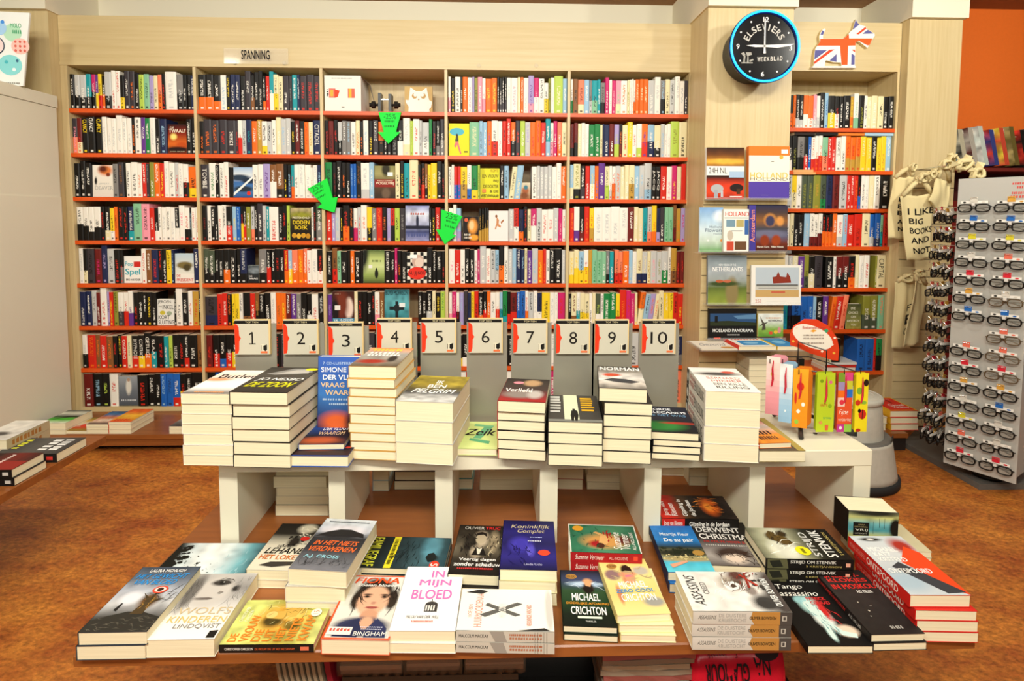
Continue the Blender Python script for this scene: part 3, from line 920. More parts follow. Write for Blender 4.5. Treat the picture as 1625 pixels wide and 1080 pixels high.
# cards, piles and the rack hide most of the seventh shelf
for c in cands:
    hid = c['r'] >= 6 and c['b'] in (1, 2, 3, 4)
    c['score'] = (2 if c['text'] else 0) + c['area'] * (.25 if hid else 1)
cands.sort(key=lambda c: -c['score'])
rest = []


def spine_item(c, off):
    q = c['code']
    base = lin(PAL[q[0]])
    low = lin(PAL[q[1]]) if q[1] in PAL else base
    lf = random.uniform(.25, .5) if q[1] in PAL else 0.
    ink = lin(PAL[q[2]])
    a = random.uniform(.12, .45)
    lay = (a, min(.96, a + random.uniform(.3, .62)), random.uniform(0, 90))
    if c['text']:
        lay = (0, 0, 0)
    return (off, spine_geo(c['w'], c['h'], c['d'], c['lean']), base, low, lf, ink, lay)


for n, c in enumerate(cands):
    if n < 298:
        me = spine_mesh('shelved_book', [spine_item(c, (0, 0, 0))])
        o = link('shelved_book', me)
        o.location = (c['x'], c['y'], c['z'] + .0003)
        q = c['code']
        look = SPN[q[0]] + (' and ' + SPN[q[1]] if q[1] in PAL and q[1] != q[0] else '')
        ink = SPN[q[2]] if q[2] != q[0] else 'dark'
        if c['b'] < 5:
            where = f"{ORD[c['i']]} along the {SHELF[c['r']]} shelf, {BAYS[c['b']]} bay"
        else:
            where = f"{ORD[c['i']]} along the {SHELF[c['r']]} shelf, narrow bookcase"
        tag(o, f"{look} spine with {ink} print, {where}", 'book', 'books standing on the shelves')
        if c['text']:
            wd, h = c['w'], c['h']
            top = c['text'] in ('CLANCY',)
            Pr(lambda u, v, z: (u * wd, -z, h * (1 - v)), wd, h).ops([('t', c['text'], .2, .04, .82, .42, PAL[q[2]], 'Rb') if top else ('t', c['text'], .24, .12, .78, .72, PAL[q[2]], 'R')]).build('title_lettering', o)
    else:
        rest.append(spine_item(c, (c['x'], c['y'], c['z'] + .0003)))
if rest:
    o = link('shelved_books', spine_mesh('shelved_books', rest))
    tag(o, 'remaining narrow book spines packed along the orange shelves', 'books', None, 'stuff')

for nm, x, y, z, wd, hb, b, r in faces:
    h = min(wd * 1.52, hb + .012)
    t = .024 if nm not in ('browngirl', 'grey_lady') else .03
    o = make_book('display_book', wd - .004, h, t, COVERS[nm], '2c2622' if nm not in ('popspel', 'deaver', 'whiteacro', 'kortsluiting') else 'd8d4c8', 'e4e0d4', None, FACE_SAY[nm], 'books shown face-out on the shelves')
    stand(o, (x + .002, y + .014 + t + .004, z + .0008), 0, .04)

# ================================================================== display table in the middle of the shop
TZ, DZ = .625, .37
TB = empty('display_table', (.13, 1.5, 0), 0, 'white cube shelf unit standing on a wide wooden display table', 'table')


def tb(n, a, b, c, d, e, f, m, bev=0.):
    return MB().box(a - .13, b - 1.5, c, d - .13, e - 1.5, f, None, bev).build(n, m, TB)


tb('tabletop', -.737, 1.50, .579, 1.049, 1.80, TZ, WHITE, .002)
UPR = ((-.737, -.689), (-.446, -.403), (-.160, -.113), (.126, .174), (.413, .460), (.706, .750), (.999, 1.047))
for a, b in UPR:
    tb('upright', a, 1.502, DZ, b, 1.798, .579, WHITE)
tb('deck', -.86, 1.128, .343, 1.035, 2.25, DZ, WOODD, .003)
for x in (-.44, .62):
    tb('leg_panel', x - .012, 1.37, .0, x + .012, 2.1, .343, BLACK)
tb('lower_shelf', -.52, 1.19, .12, .72, 2.1, .14, BLACK)
tb('kick_panel', -.49, 1.32, .14, .70, 1.36, .343, BLACK)
tb('support', -.30, 1.19, .0, -.26, 2.0, .12, BLACK)
tb('support', .36, 1.19, .0, .40, 2.0, .12, BLACK)
MB('2a2620').lathe([(.006, 0), (.006, .0015)], (0, 0), 12).build('grommet', GLOSS, TB).location = (.955 - .13, 1.62 - 1.5, TZ)


def nth_from_top(i, n):
    return 'topmost' if i == n - 1 else ('lowest' if i == 0 else f'{ORD[n - i]} from the top')


def stack(phrase, Lp, Rp, z, thick, h, cover=None, spine='2a2622', back='e8e2d0', orient='B', spine_ops=None, jit=.003, hard=False, name='paperback', wd=None, group=None, shifts=None):
    """A pile of books; Lp, Rp: where the front corners of the lowest one meet the board."""
    A, B = atZ(*Lp, z), atZ(*Rp, z)
    L = float(np.hypot(*(B - A)[:2]))
    dep = (h if orient == 'B' else wd) + .006
    over = max(A[1], B[1]) + dep - 1.500          # keep clear of the white uprights
    if z == DZ and A[1] < 1.5 and over > 0 and any(A[0] - .012 < u1 and B[0] + .012 > u0 for u0, u1 in UPR):
        A = A - np.array([0, over, 0])
        B = B - np.array([0, over, 0])
    th = math.atan2(B[1] - A[1], B[0] - A[0])
    ex, ey = Vector((math.cos(th), math.sin(th), 0)), Vector((-math.sin(th), math.cos(th), 0))
    n = len(thick)
    zz = z + .0006
    out = []
    for i, t in enumerate(thick):
        j = random.uniform(-jit, jit) if i else 0
        q = random.uniform(-jit, jit) if i else 0
        dr = random.uniform(-jit, jit) * 3 if i else 0
        if shifts and i in shifts:
            j, q, dr = shifts[i]
        top = i == n - 1
        lab = phrase if n == 1 else f'{nth_from_top(i, n)} of {phrase}'
        w_, h_ = (L, h) if orient == 'B' else (wd, L)
        bk = make_book(name, w_, h_, t, cover if (top or spine_ops is None and i >= n - 1) else None, spine, back, spine_ops, lab, group or (phrase if n > 1 else None), 'book', None, hard)
        if orient == 'B':
            p = Vector((A[0], A[1], zz)) + ex * j + ey * q
            rz = th
        elif orient == 'S':
            p = Vector((B[0], B[1], zz)) + ex * j + ey * q
            rz = th + math.pi / 2
        else:
            p = Vector((A[0], A[1], zz)) + ex * j + ey * (q + wd)
            rz = th - math.pi / 2
        bk.location = p
        bk.rotation_euler = (0, 0, rz + dr)
        out.append(bk)
        zz += t + .0005
    return out


def ts(*a):
    return list(a)


# ------------------------------------------------------------------ upper tier: the ten bestsellers
stack('seven white novels below card one', (292, 738), (371, 739), TZ, [.0265] * 7, .215,
      [('g', 'f2ece0', 'ecd8c4', 'f4f0e8', 'f4f0e8', '4a4038'), ('s', .2, .42, .3, .08, 'e89c74', .6), ('t', 'Butler', .14, .2, .96, .36, '2a2420', 'b'), ('m', .2, .92, .8, .96, 'e8a060', 16)], 'e8e2d4', 'e8e2d4')
stack('six thick DE ZOON thrillers below card two', (371, 741), (461, 743), TZ, [.0325] * 6, .232,
      [('g', '2c2a26', '4a463e', '3a3630', '2c2822'), ('p', [(.12, .3), (.5, .06), (.82, .05), (.95, .2), (.7, .3), (.3, .34)], '8c8a84'), ('p', [(.3, .3), (.6, .12), (.82, .1), (.9, .26)], 'b8b4ac'), ('e', .86, .09, .12, .05, 'e8e020'),
       ('t', 'JO NESBO', .1, .46, .98, .6, 'ecece4', 'bi'), ('t', 'DE ZOON', .08, .64, .94, .82, 'ece41c', 'bi')], '23201c', '2c2822', shifts={5: (-.002, -.006, 0.)})
stack('single thick hardback below the audiobook box', (459, 740), (553, 741), TZ, [.030], .20,
      [('g', '1c1c24', '2a2430', '3a2420'), ('s', .4, .6, .4, .2, 'c86030', .7), ('s', .85, .4, .2, .4, '14141c', .5), ('e', .9, .75, .05, .03, 'c83c2c')], '28344c', '2c50a0', hard=True, name='hardback', jit=0)
A = atZ(459, 740, TZ)
z3 = TZ + .0315
stack('small blue and black paperback lying on the hardback', (474, 714), (546, 713), z3, [.015], .17,
      [('g', '2a50a4', '24468c', '1c2030', '4a2c20'), ('s', .4, .85, .4, .12, 'c05a30', .7), ('s', .9, .5, .2, .3, '16161e', .5), ('t', 'SIMONE VAN', .3, .1, .96, .24, 'e8eef4'), ('t', 'DER VLUGT', .3, .3, .9, .44, 'e8eef4'), ('t', 'WAAROM', .26, .5, .86, .64, 'e0c090')], '24468c', '24468c', jit=0)
cd = make_book('audiobook_box', .128, .212, .026, [('g', '3c62b8', '3460b0', '3a74b8', '2c4a80', '241c24'), ('s', .42, .86, .34, .12, 'd8602c', .6), ('s', .88, .86, .26, .16, '18161c', .4), ('s', .86, .64, .06, .04, 'd8b060', .4),
               ('t', '7 CD-LUISTERBOEK', .1, .07, .9, .105, 'b8d0e8'), ('t', 'SIMONE VAN', .06, .14, .98, .205, 'f0f4f4', 'b'), ('t', 'DER VLUGT', .1, .24, .98, .305, 'f0f4f4', 'b'), ('t', 'VRAAG NIET', .06, .34, .98, .405, 'e8c490', 'b'),
               ('t', 'WAAROM', .16, .44, .94, .505, 'e8c490', 'b'), ('m', .1, .55, .9, .575, 'a8c0d8', 14), ('m', .25, .61, .75, .635, 'a8c0d8', 12)], '28448c', '3058a8', None,
               'upright blue audiobook box leaning in front of card three', None, 'audiobook')
p = atY(509, 664, 1.60)
stand(cd, (p[0], 1.60, TZ + .032), -.06, .09)
stack('a tall pile of thin thrillers below card four', (555, 728), (629, 731), TZ, [.0235, .0245, .022, .024, .0245, .0235, .023, .024, .0235, .031], .205,
      [('g', 'e8884c', 'a8a49c', '8c8478', '5c4c38'), ('n', .3, 7, 5), ('s', .35, .75, .3, .1, 'a02c1c', .5), ('s', .75, .6, .1, .16, '2a2420', .4), ('m', .1, .06, .8, .18, 'e8c83c', 8), ('m', .1, .24, .8, .34, 'f0ece0', 7), ('m', .1, .38, .85, .46, 'f0ece0', 9)], 'b8884c', 'c89c54', shifts={9: (0, .004, .03)})
stack('three very thick IK BEN PELGRIM books below card five', (629, 734), (719, 739), TZ, [.055, .057, .052], .232,
      [('g', 'b09c38', '8c7c2c', 'a89434', '6c6030', '4c4c4c', 'b8b8b4', 'c8c8c4'), ('n', .4, 12, 8), ('t', 'IK', .44, .2, .58, .32, 'f0f0ea', 'b'), ('t', 'BEN', .34, .37, .68, .5, 'f0f0ea', 'b'), ('t', 'PELGRIM', .12, .55, .92, .7, 'f4f4ee', 'bi')], 'c8c4b4', 'c8c8c0', jit=.001)
stack('thin lime green Zeik book below card six', (722, 722), (789, 723), TZ, [.018], .20,
      [('g', 'd4e490', 'c8dc84', 'd8e898'), ('p', [(.34, .1), (.84, .16), (.82, .24), (.32, .18)], '78bc88'), ('p', [(.6, .2), (.82, .22), (.56, .66), (.36, .64)], '68b080'), ('p', [(.3, .64), (.8, .74), (.78, .84), (.28, .72)], '5ca878'), ('t', 'Zeik', .12, .3, .96, .54, '14140f', 'bi')], '3c9480', 'd0e090', jit=0)
stack('six dark glossy novels below card seven', (791, 728), (866, 732), TZ, [.0275, .025, .024, .0255, .024, .030], .205,
      [('g', '241c18', '3a302a', '443430', '7c3030', 'a81c1c'), ('s', .62, .2, .2, .14, 'b8946c', .4), ('s', .4, .72, .34, .14, '8c8078', .5), ('s', .74, .7, .16, .16, 'bcb4ac', .5), ('e', .3, .2, .12, .06, 'e88c98'), ('t', 'Verliefd', .06, .46, .66, .62, 'f4efe6', 'b')], 'b02024', '1c1614')
stack('four walking figure novels below card eight', (870, 738), (956, 741), TZ, [.0285] * 4, .215,
      [('r', 0, 0, 1, 1, '45423c'), ('r', .3, 0, .58, 1, 'dce0bc'), ('r', 0, .92, 1, 1, '7c7c74'), ('p', [(.44, .62), (.5, .58), (.56, .62), (.57, .78), (.54, .97), (.5, .97), (.49, .82), (.47, .97), (.43, .97), (.42, .78)], '16140f'), ('e', .49, .57, .03, .025, '16140f'),
       ('m', .03, .05, .26, .72, 'c8c8c0', 6, True), ('m', .64, .1, .9, .64, 'e8b020', 6, True)], '2c2a26', '3a3832', jit=.001)
stack('six stacked NORMAN thrillers below card nine', (957, 734), (1033, 737), TZ, [.032, .0315, .0315, .031, .031, .036], .215,
      [('g', '2a2824', '8c867c', 'd8d4cc', 'c8c0b4', '6c6860'), ('n', .4, 9, 15), ('t', 'NORMAN', .04, .04, .96, .2, 'f0f0ea', 'b'), ('s', .3, .42, .2, .07, 'c84c2c', .4), ('p', [(.1, .66), (.3, .58), (.6, .6), (.9, .7), (.7, .78), (.4, .74)], '3a3c40')], '181614', '2c2a28', jit=.002, shifts={5: (-.012, .012, -.05), 4: (.002, .004, -.01)})
stack('four dark green crime novels below card ten', (1034, 728), (1110, 732), TZ, [.0165, .018, .016, .0205], .205,
      [('g', '1a1c2c', '242432', '1c1c24', '1a1a1c'), ('s', .25, .78, .5, .16, '2c7a34', .5), ('s', .7, .66, .4, .04, 'a83828', .5), ('t', 'GEORGE', .02, .08, .62, .17, 'e8ecf0', 'b'), ('t', 'PELECANOS', .02, .21, .94, .3, 'e8ecf0', 'b'), ('t', 'DE NET WAS', .04, .34, .9, .42, '6890b0', 'b')], '16161c', '1c1c24', jit=.005)
MIN = [('r', 0, 0, 1, 1, 'dcd8cc'), ('r', 0, 0, .13, 1, '23221f'), ('e', .06, .5, .04, .3, 'c8c8c0'), ('t', 'BERNARD', .18, .12, .5, .4, 'b05040'), ('t', 'MINIER', .18, .5, .44, .84, 'b05040'), ('t', 'EEN KILLE RILLING', .46, .2, .93, .8, '3c3a34')]
stack('four fat white thrillers at the end of the row', (1117, 731), (1204, 735), TZ, [.0465] * 4, .232,
      [('g', 'dcdad4', 'f0ece2', 'f0ece2', 'f0ece2'), ('s', .5, .28, .44, .08, '4c4a48', .6), ('s', .75, .2, .14, .05, 'c84c34', .3), ('t', 'BERNARD', .22, .42, .86, .51, 'b84c3c'), ('t', 'MINIER', .26, .54, .86, .63, 'b84c3c'), ('t', 'EEN KILLE', .26, .67, .86, .76, '3a3834'), ('t', 'RILLING', .26, .8, .86, .89, '3a3834')], 'dcd8cc', 'e8e4da', spine_ops=MIN, jit=.001)
stack('large grey book lying beside the fat white thrillers', (1205, 733), (1278, 733), TZ, [.030], .24, [('g', '8a7c48', '6c6450', '5a4c40'), ('r', .84, 0, 1, 1, 'a8964c')], 'c8c4b4', '8a7c50', jit=0)
stack('small orange paperback on the large grey book', (1205, 712), (1256, 710), TZ + .031, [.014], .17, [('g', 'c84830', 'c8c0b4', 'e8902c', 'e8902c'), ('n', .25, 6, 2), ('m', .2, .5, .8, .66, '3a2418', 5), ('m', .2, .72, .8, .86, '3a2418', 7)], 'd85820', 'e08030', jit=0)

# ------------------------------------------------------------------ cards one to ten
CARDS = [(371, 428, 507, 562), (450, 503, 507, 562), (521, 575, 511, 566), (600, 650, 505, 560), (670, 721, 505, 560), (745, 794, 505, 559), (816, 865, 506, 561), (884, 933, 507, 561), (946, 994, 507, 562), (1019, 1070, 507, 562)]
CY = 1.705
for i, (x0, x1, y0, y1) in enumerate(CARDS):
    a, b = atY(x0, y0, CY), atY(x1, y1, CY)
    cx, wd = (a[0] + b[0]) / 2, .1
    top = (a[2] + .0)
    num = ['one', 'two', 'three', 'four', 'five', 'six', 'seven', 'eight', 'nine', 'ten'][i]
    pn = MB().box(-.062, 0, 0, .062, .003, top - .014 - TZ, None).build('steel_backboard', GREYM)
    pn.location = (cx + .006, CY + .012, TZ + .0005)
    tag(pn, f'upright grey steel backboard behind card {num}', 'backboard', 'backboards behind the number cards')
    cd = empty('number_card', (cx, CY, top - .106), 0, f'square card printed with the number {num}', 'number card', 'numbered bestseller cards')
    MB('dcc088').box(-.05, 0, 0, .054, .011, .106).build('card_block', PRINT, cd)
    P = Pr(lambda u, v, z: (-.05 + u * .1, -z, .104 * (1 - v)), .1, .104)
    br = [(0, .1), (.07, .12), (.12, .2), (.13, .44), (.18, .52), (.13, .6), (.12, .86), (.09, .96), (0, .98)]
    P.ops([('r', 0, 0, 1, 1, 'c8c2ae'), ('r', 0, .01, 1, .1, '16130f'), ('t', 'TOP TIEN', .32, .03, .7, .08, 'c8bc94'), ('p', br, 'e03818'),
           *([('t', str(i + 1), *((.4, .34, .64, .7) if i < 9 else (.26, .34, .78, .7)), '1c1814')] if i else [('r', .495, .34, .535, .7, '1c1814'), ('r', .42, .67, .61, .7, '1c1814'), ('p', [(.42, .4), (.5, .34), (.53, .34), (.53, .37), (.43, .43)], '1c1814')]), ('r', .76, .7, .96, .96, 'dcd4bc'), ('p', [(.84, .74), (.95, .7), (.95, .86), (.9, .9), (.84, .86)], '16130f'), ('r', .76, .9, .96, .96, 'e07040'), ('r', .775, .72, .79, .88, '3a3428')])
    P.build('card_print', cd)

# ------------------------------------------------------------------ lower tier
BLOED = [('g', '3a4450', '5c6470', 'a8acb4', 'b4b4b4', '4a4844', '24221e'), ('n', .25, 9, 31), ('s', .3, .52, .16, .1, 'dcdce0', .5), ('s', .62, .56, .14, .12, '6c4c28', .5), ('p', [(0, .84), (.2, .78), (.45, .72), (.7, .73), (1, .8), (1, 1), (0, 1)], '2c2a24'), ('k', 0, .8, 1, .98, '5c564a', 40, .16, .2, .5, .006, 3), ('p', [(.5, .76), (.58, .56), (.44, .44), (.6, .52), (.64, .42), (.68, .54), (.84, .52), (.7, .6), (.7, .76)], '4a3a22'), ('k', .44, .4, .9, .62, '221c16', 26, .22, -.9, 1.2, .004, 5), ('p', [(.2, .7), (.23, .6), (.26, .6), (.26, .72)], '1c1a18'), ('k', .5, .52, .74, .74, 'a07838', 10, .1, -1.4, .4, .008, 6),
         ('t', 'LAURA MCHUGH', .2, .05, .8, .1, 'e4e4e0', 'b'), ('t', 'HET GEWICHT', .06, .13, .92, .21, '2890d8', 'bi'), ('t', 'VAN BLOED', .1, .23, .82, .31, '2890d8', 'bi'), ('e', .66, .4, .12, .06, 'd84c34'), ('e', .66, .4, .09, .04, 'e8d4c8'), ('e', .66, .4, .05, .03, '3a2018')]
stack('two bare tree covered books at the deck corner', (122, 1048), (231, 1046), DZ, [.030, .0275], .212, BLOED, '30343a', '3a4048', jit=.001, shifts={1: (.004, .001, .0)})
stack('thick WOLFSKINDEREN book with a pale face on its cover', (232, 1044), (341, 1042), DZ, [.038], .212,
      [('g', 'b8b4ae', '8c8884', 'c8c4be', 'e8e4dc', 'f0ece4'), ('s', .45, .3, .3, .26, 'c4beb6', .3), ('s', .5, .16, .16, .05, '3c3834', .4), ('s', .8, .26, .06, .05, '2c2a28', .5), ('s', .36, .42, .14, .02, '6c645e', .5), ('s', .12, .3, .1, .3, '6c6864', .5),
       ('k', .02, .04, .2, .5, '4c4844', 26, .3, 1.5, .25, .004, 11), ('k', .8, .02, .96, .5, '6c6864', 20, .26, 1.5, .3, .004, 12), ('p', [(.36, .16), (.46, .12), (.6, .13), (.66, .17), (.54, .2), (.42, .19)], '3a3632'), ('e', .51, .16, .05, .025, '181614'), ('e', .53, .152, .012, .008, 'e8e4de'), ('k', .34, .1, .66, .12, '3c3834', 8, .14, -.1, .2, .005, 13), ('p', [(.58, .3), (.64, .32), (.6, .35), (.54, .34)], '8c847c'), ('p', [(.34, .42), (.46, .405), (.54, .42), (.46, .44)], '6c625c'), ('t', 'WOLFS', .14, .56, .98, .66, 'c8b48c'), ('t', 'KINDEREN', .1, .69, .98, .78, 'd8b868'), ('t', 'LINDQVIST', .26, .8, .96, .87, '8a8680'), ('p', [(.86, .9), (.98, .89), (.98, .99), (.86, .99)], '16140f')], 'ccc4b4', 'd8d0c0')
stack('teal and white book lying sideways behind the bare tree books', (258, 905), (408, 905), DZ, [.018], .2,
      [('g', '24383c', '74b0b8', 'dce8e8', 'eef0ea', 'd0dcdc', '16241f'), ('n', .25, 8, 17), ('s', .5, 1., .5, .1, '101410', .3), ('b', .1, .82, .95, .95, '10140f', 22, .08, 21), ('b', .3, .6, .95, .85, '16201c', 24, .025, 22), ('b', .6, .4, .95, .7, '2c4440', 14, .015, 23), ('k', .1, .1, .9, .4, 'a8ccd0', 16, .2, .3, .6, .006, 24)], '1c2c30', '28383c', orient='E', wd=.135, jit=0)
LEH = [('g', '1a1816', '2a2620', 'e0d8c0', 'dcd4bc', 'd8d0b8'), ('s', .7, .12, .2, .1, 'c8c0a8', .5), ('s', .6, .42, .14, .12, '2c2822', .5), ('k', .5, .05, .95, .28, 'dcd4bc', 18, .16, .4, .8, .012, 31), ('b', .4, .3, .8, .5, '1c1a16', 10, .04, 32), ('k', .4, .3, .9, .5, '2a2620', 14, .14, .2, .8, .006, 33), ('t', 'DENNIS', .3, .5, .6, .55, '2a2622', 'b'), ('t', 'LEHANE', .1, .56, .98, .68, '16140f', 'bi'), ('t', 'HET LOKET', .08, .71, .98, .8, 'c86c2c', 'b'), ('p', [(.2, .92), (.4, .85), (.9, .84), (.95, .9), (.5, .95)], '3a3630'), ('e', .8, .36, .1, .05, 'd02c24')]
stack('two HET LOKET thrillers with a black and cream cover', (392, 932), (466, 934), DZ, [.020, .024], .205, LEH, '24201c', 'e0d8c4', jit=.002)
stack('three IN HET NIETS VERDWENEN books', (455, 976), (549, 978), DZ, [.030, .036, .038], .212,
      [('g', 'dce0e0', 'b8bcc4', '2a2a2c', '2c2c30', '5c5c60', '74747a'), ('s', .5, .24, .42, .1, 'd0ccd0', .4), ('s', .45, .34, .4, .06, '201e20', .4), ('n', .15, 12, 41), ('p', [(.02, .38), (.2, .28), (.42, .22), (.62, .22), (.9, .3), (.94, .38), (.6, .34), (.3, .36)], '201e1e'), ('k', .08, .84, .9, .96, '1c1a1a', 34, .2, -1.2, 1.0, .004, 41), ('k', .05, .4, .95, .46, '3a3838', 16, .1, 1.4, .4, .006, 42), ('t', 'IN HET NIETS', .1, .46, .92, .55, 'e8682c', 'bi'), ('t', 'VERDWENEN', .06, .58, .94, .67, 'e8682c', 'bi'), ('t', 'A.J. CROSS', .1, .74, .72, .81, '90c4d0', 'b'), ('m', .1, .06, .9, .085, '6c747c', 26)], 'dcd6c4', 'cfcabc', jit=.004, shifts={2: (.004, .006, -.06)})
stack('yellow green DE VROUW DIE UIT HET NIETS KWAM book with a black spine', (348, 1035), (498, 1034), DZ, [.0165], .15,
      [('g', 'c8cc70', 'c8cc70', 'c0b858', 'a08c34', 'b8b458', 'c8cc78'), ('s', .55, .5, .3, .26, 'd8a03c', .5), ('s', .5, .42, .14, .12, '4a3c14', .5), ('s', .7, .62, .16, .1, 'e8c468', .5), ('s', .4, .66, .1, .1, '6c5818', .5), ('n', .3, 12, 22),
       ('p', [(.56, .34), (.66, .3), (.74, .36), (.72, .5), (.84, .58), (.8, .7), (.6, .66), (.54, .5)], 'c8a048'), ('e', .64, .38, .08, .06, 'e0c070'), ('k', .4, .3, .95, .75, '5c4c14', 30, .16, .9, .9, .005, 51), ('k', .3, .2, .95, .8, 'e8e0a0', 24, .2, .6, .8, .004, 52), ('t', 'DE', .05, .06, .22, .15, 'ea7c20', 'b'), ('t', 'VROUW', .05, .18, .62, .28, 'ea7c20', 'b'), ('t', 'DIE', .05, .31, .3, .4, 'ea7c20', 'b'), ('t', 'UIT', .05, .43, .3, .52, 'ea7c20', 'b'), ('t', 'HET', .05, .55, .34, .64, 'ea7c20', 'b'), ('t', 'NIETS', .05, .67, .54, .77, 'ea7c20', 'b'), ('t', 'KWAM', .05, .8, .6, .91, 'ea7c20', 'b'), ('t', 'CHRISTOFFER', .46, .06, .8, .1, 'e8e8d0'), ('t', 'CARLSSON', .46, .12, .72, .16, 'e8e8d0'), ('e', .66, .88, .09, .06, 'ece4d0'), ('t', '15', .62, .85, .7, .91, 'd84c34')], '1a1612', 'c8c870', orient='S', wd=.135,
      spine_ops=[('t', 'CHRISTOFFER CARLSSON', .06, .36, .36, .68, 'e8e4d8', 'b'), ('t', 'DE VROUW DIE UIT HET NIETS KWAM', .38, .38, .8, .66, 'd86030'), ('r', .86, .24, .95, .74, 'd87050')], jit=0)
stack('orange framed IN KOELEN BLOEDE thriller with a dark-haired woman', (510, 1038), (618, 1040), DZ, [.032], .205,
      [('g', 'e0ddd2', 'd8d4c8', 'd4d0c4'), ('s', .52, .26, .3, .22, '2c221c', .25), ('s', .28, .4, .1, .16, '30261e', .3), ('s', .84, .4, .1, .16, '30261e', .3), ('s', .54, .42, .25, .24, 'd8a888', .15), ('s', .56, .66, .14, .1, 'c89474', .25), ('s', .5, .82, .42, .14, '2c3050', .25), ('s', .56, .76, .1, .09, 'd0a080', .25),
       ('s', .42, .36, .06, .016, '2c1c16', .5), ('s', .7, .36, .06, .016, '2c1c16', .5), ('s', .42, .325, .08, .012, '3c2820', .5), ('s', .7, .325, .08, .012, '3c2820', .5), ('s', .56, .46, .04, .02, 'b8806a', .5), ('s', .56, .535, .1, .018, 'a85850', .5),
       ('k', .22, .1, .34, .5, '1c1410', 18, .24, 1.5, .25, .008, 61), ('k', .78, .1, .88, .5, '1c1410', 16, .24, 1.55, .25, .008, 62), ('p', [(.12, .96), (.2, .8), (.42, .7), (.52, .86), (.5, .97)], '232848'), ('p', [(.6, .97), (.6, .84), (.72, .7), (.9, .84), (.92, .97)], '2a3054'), ('e', .42, .36, .028, .014, '16100c'), ('e', .7, .36, .028, .014, '16100c'), ('p', [(.46, .53), (.56, .52), (.66, .53), (.56, .55)], '9c4c44'), ('m', .5, .82, .84, .835, 'c8c8d8', 12), ('m', .52, .85, .84, .865, 'c8c8d8', 11), ('r', 0, 0, 1, .018, 'e85020'), ('r', 0, .982, 1, 1, 'e85020'), ('r', 0, 0, .025, 1, 'e85020'), ('r', .975, 0, 1, 1, 'e85020'), ('t', 'FIONA', .12, .04, .9, .14, 'e85020', 'bi'), ('t', 'In koelen bloede', .08, .155, .86, .2, 'f0ece4', 'bi'), ('r', .04, .84, .4, .95, 'e8d8d0'), ('m', .06, .86, .38, .9, 'c85040', 6), ('t', 'BINGHAM', .44, .9, .93, .96, 'e8e4dc')], 'e05424', 'e0603c')
stack('two white IN MIJN BLOED books with pink lettering', (618, 1036), (723, 1037), DZ, [.0215, .0245], .212,
      [('r', 0, 0, 1, 1, 'f2eee8'), ('t', 'IN', .46, .07, .68, .19, 'dc70b4', 'b'), ('t', 'MIJN', .28, .23, .82, .36, 'dc70b4', 'b'), ('t', 'BLOED', .2, .4, .86, .55, 'dc70b4', 'b'), ('e', .56, .64, .1, .05, '3a3634'), ('r', .46, .64, .66, .74, '3a3634'), ('r', .475, .65, .5, .73, 'd8d4cc'), ('r', .515, .65, .54, .73, 'd8d4cc'), ('r', .555, .65, .58, .73, 'd8d4cc'), ('r', .595, .65, .62, .73, 'd8d4cc'),
       ('r', .55, .56, .565, .6, '3a3634'), ('t', 'MILOU VAN DER WILL', .2, .8, .72, .84, '3a3634', 'i'), ('m', .3, .87, .64, .895, 'd07868', 16)], 'ece6da', 'ece6da', jit=.002)
FAM = [('g', '1c3c44', '3c5c64', '26383c', '1a2426', '141c1e'), ('s', .3, .2, .4, .1, '5890a0', .6), ('n', .2, 10, 51), ('r', 0, .6, 1, .68, 'e0d028'), ('t', 'FAMILIEGRAF', .04, .8, .96, .93, 'd8d83c', 'b'), ('s', .66, .16, .1, .06, '16201f', .4), ('k', .05, .3, .95, .58, '0c1414', 30, .3, .1, .3, .006, 161), ('p', [(.5, .16), (.62, .12), (.76, .14), (.8, .2), (.66, .24), (.54, .22)], '101818'), ('e', .88, .12, .12, .055, 'd83820'), ('t', 'S', .84, .08, .92, .16, 'f0e8e0'), ('m', .1, .62, .9, .66, '4c4810', 18)]
stack('two FAMILIEGRAF books lying sideways', (562, 921), (704, 925), DZ, [.017, .016], .2, FAM, '1c2c30', '24343a', orient='E', wd=.135, jit=.001)
stack('two dark VEERTIG DAGEN ZONDER SCHADUW books', (711, 938), (794, 941), DZ, [.028, .026], .212,
      [('g', '1c1812', '3a342a', '5c5444', '2a241c', '16120f'), ('s', .5, .3, .16, .16, 'b0a088', .4), ('s', .3, .4, .14, .2, '24201a', .4), ('s', .78, .34, .1, .2, '948468', .5), ('s', .45, .56, .12, .12, 'a89880', .5), ('n', .4, 10, 61),
       ('p', [(.36, .64), (.44, .46), (.5, .5), (.56, .46), (.66, .64)], '14110e'), ('p', [(.44, .48), (.5, .52), (.56, .48), (.52, .62), (.48, .62)], 'd8d0bc'), ('e', .5, .3, .11, .11, 'b8a88c'), ('p', [(.38, .26), (.4, .18), (.5, .15), (.6, .18), (.62, .26), (.54, .21), (.44, .22)], '1c1612'), ('k', .1, .15, .36, .6, '0e0c0a', 18, .2, 1.2, .6, .012, 71), ('k', .66, .2, .94, .6, 'c8b894', 10, .14, 1.4, .5, .012, 72), ('k', .64, .2, .96, .64, '14110e', 16, .2, 1.5, .5, .01, 73), ('t', 'OLIVIER', .12, .04, .54, .1, 'd8d4c8'), ('t', 'TRUC', .56, .04, .88, .1, 'e02828', 'b'), ('t', 'Veertig dagen', .14, .7, .86, .77, 'f0ece4', 'b'), ('t', 'zonder schaduw', .06, .79, .96, .86, 'f0ece4', 'b'), ('m', .14, .89, .84, .92, 'c83030', 18)], '16120f', '1c1814', jit=.003, shifts={1: (.001, .008, .0)})
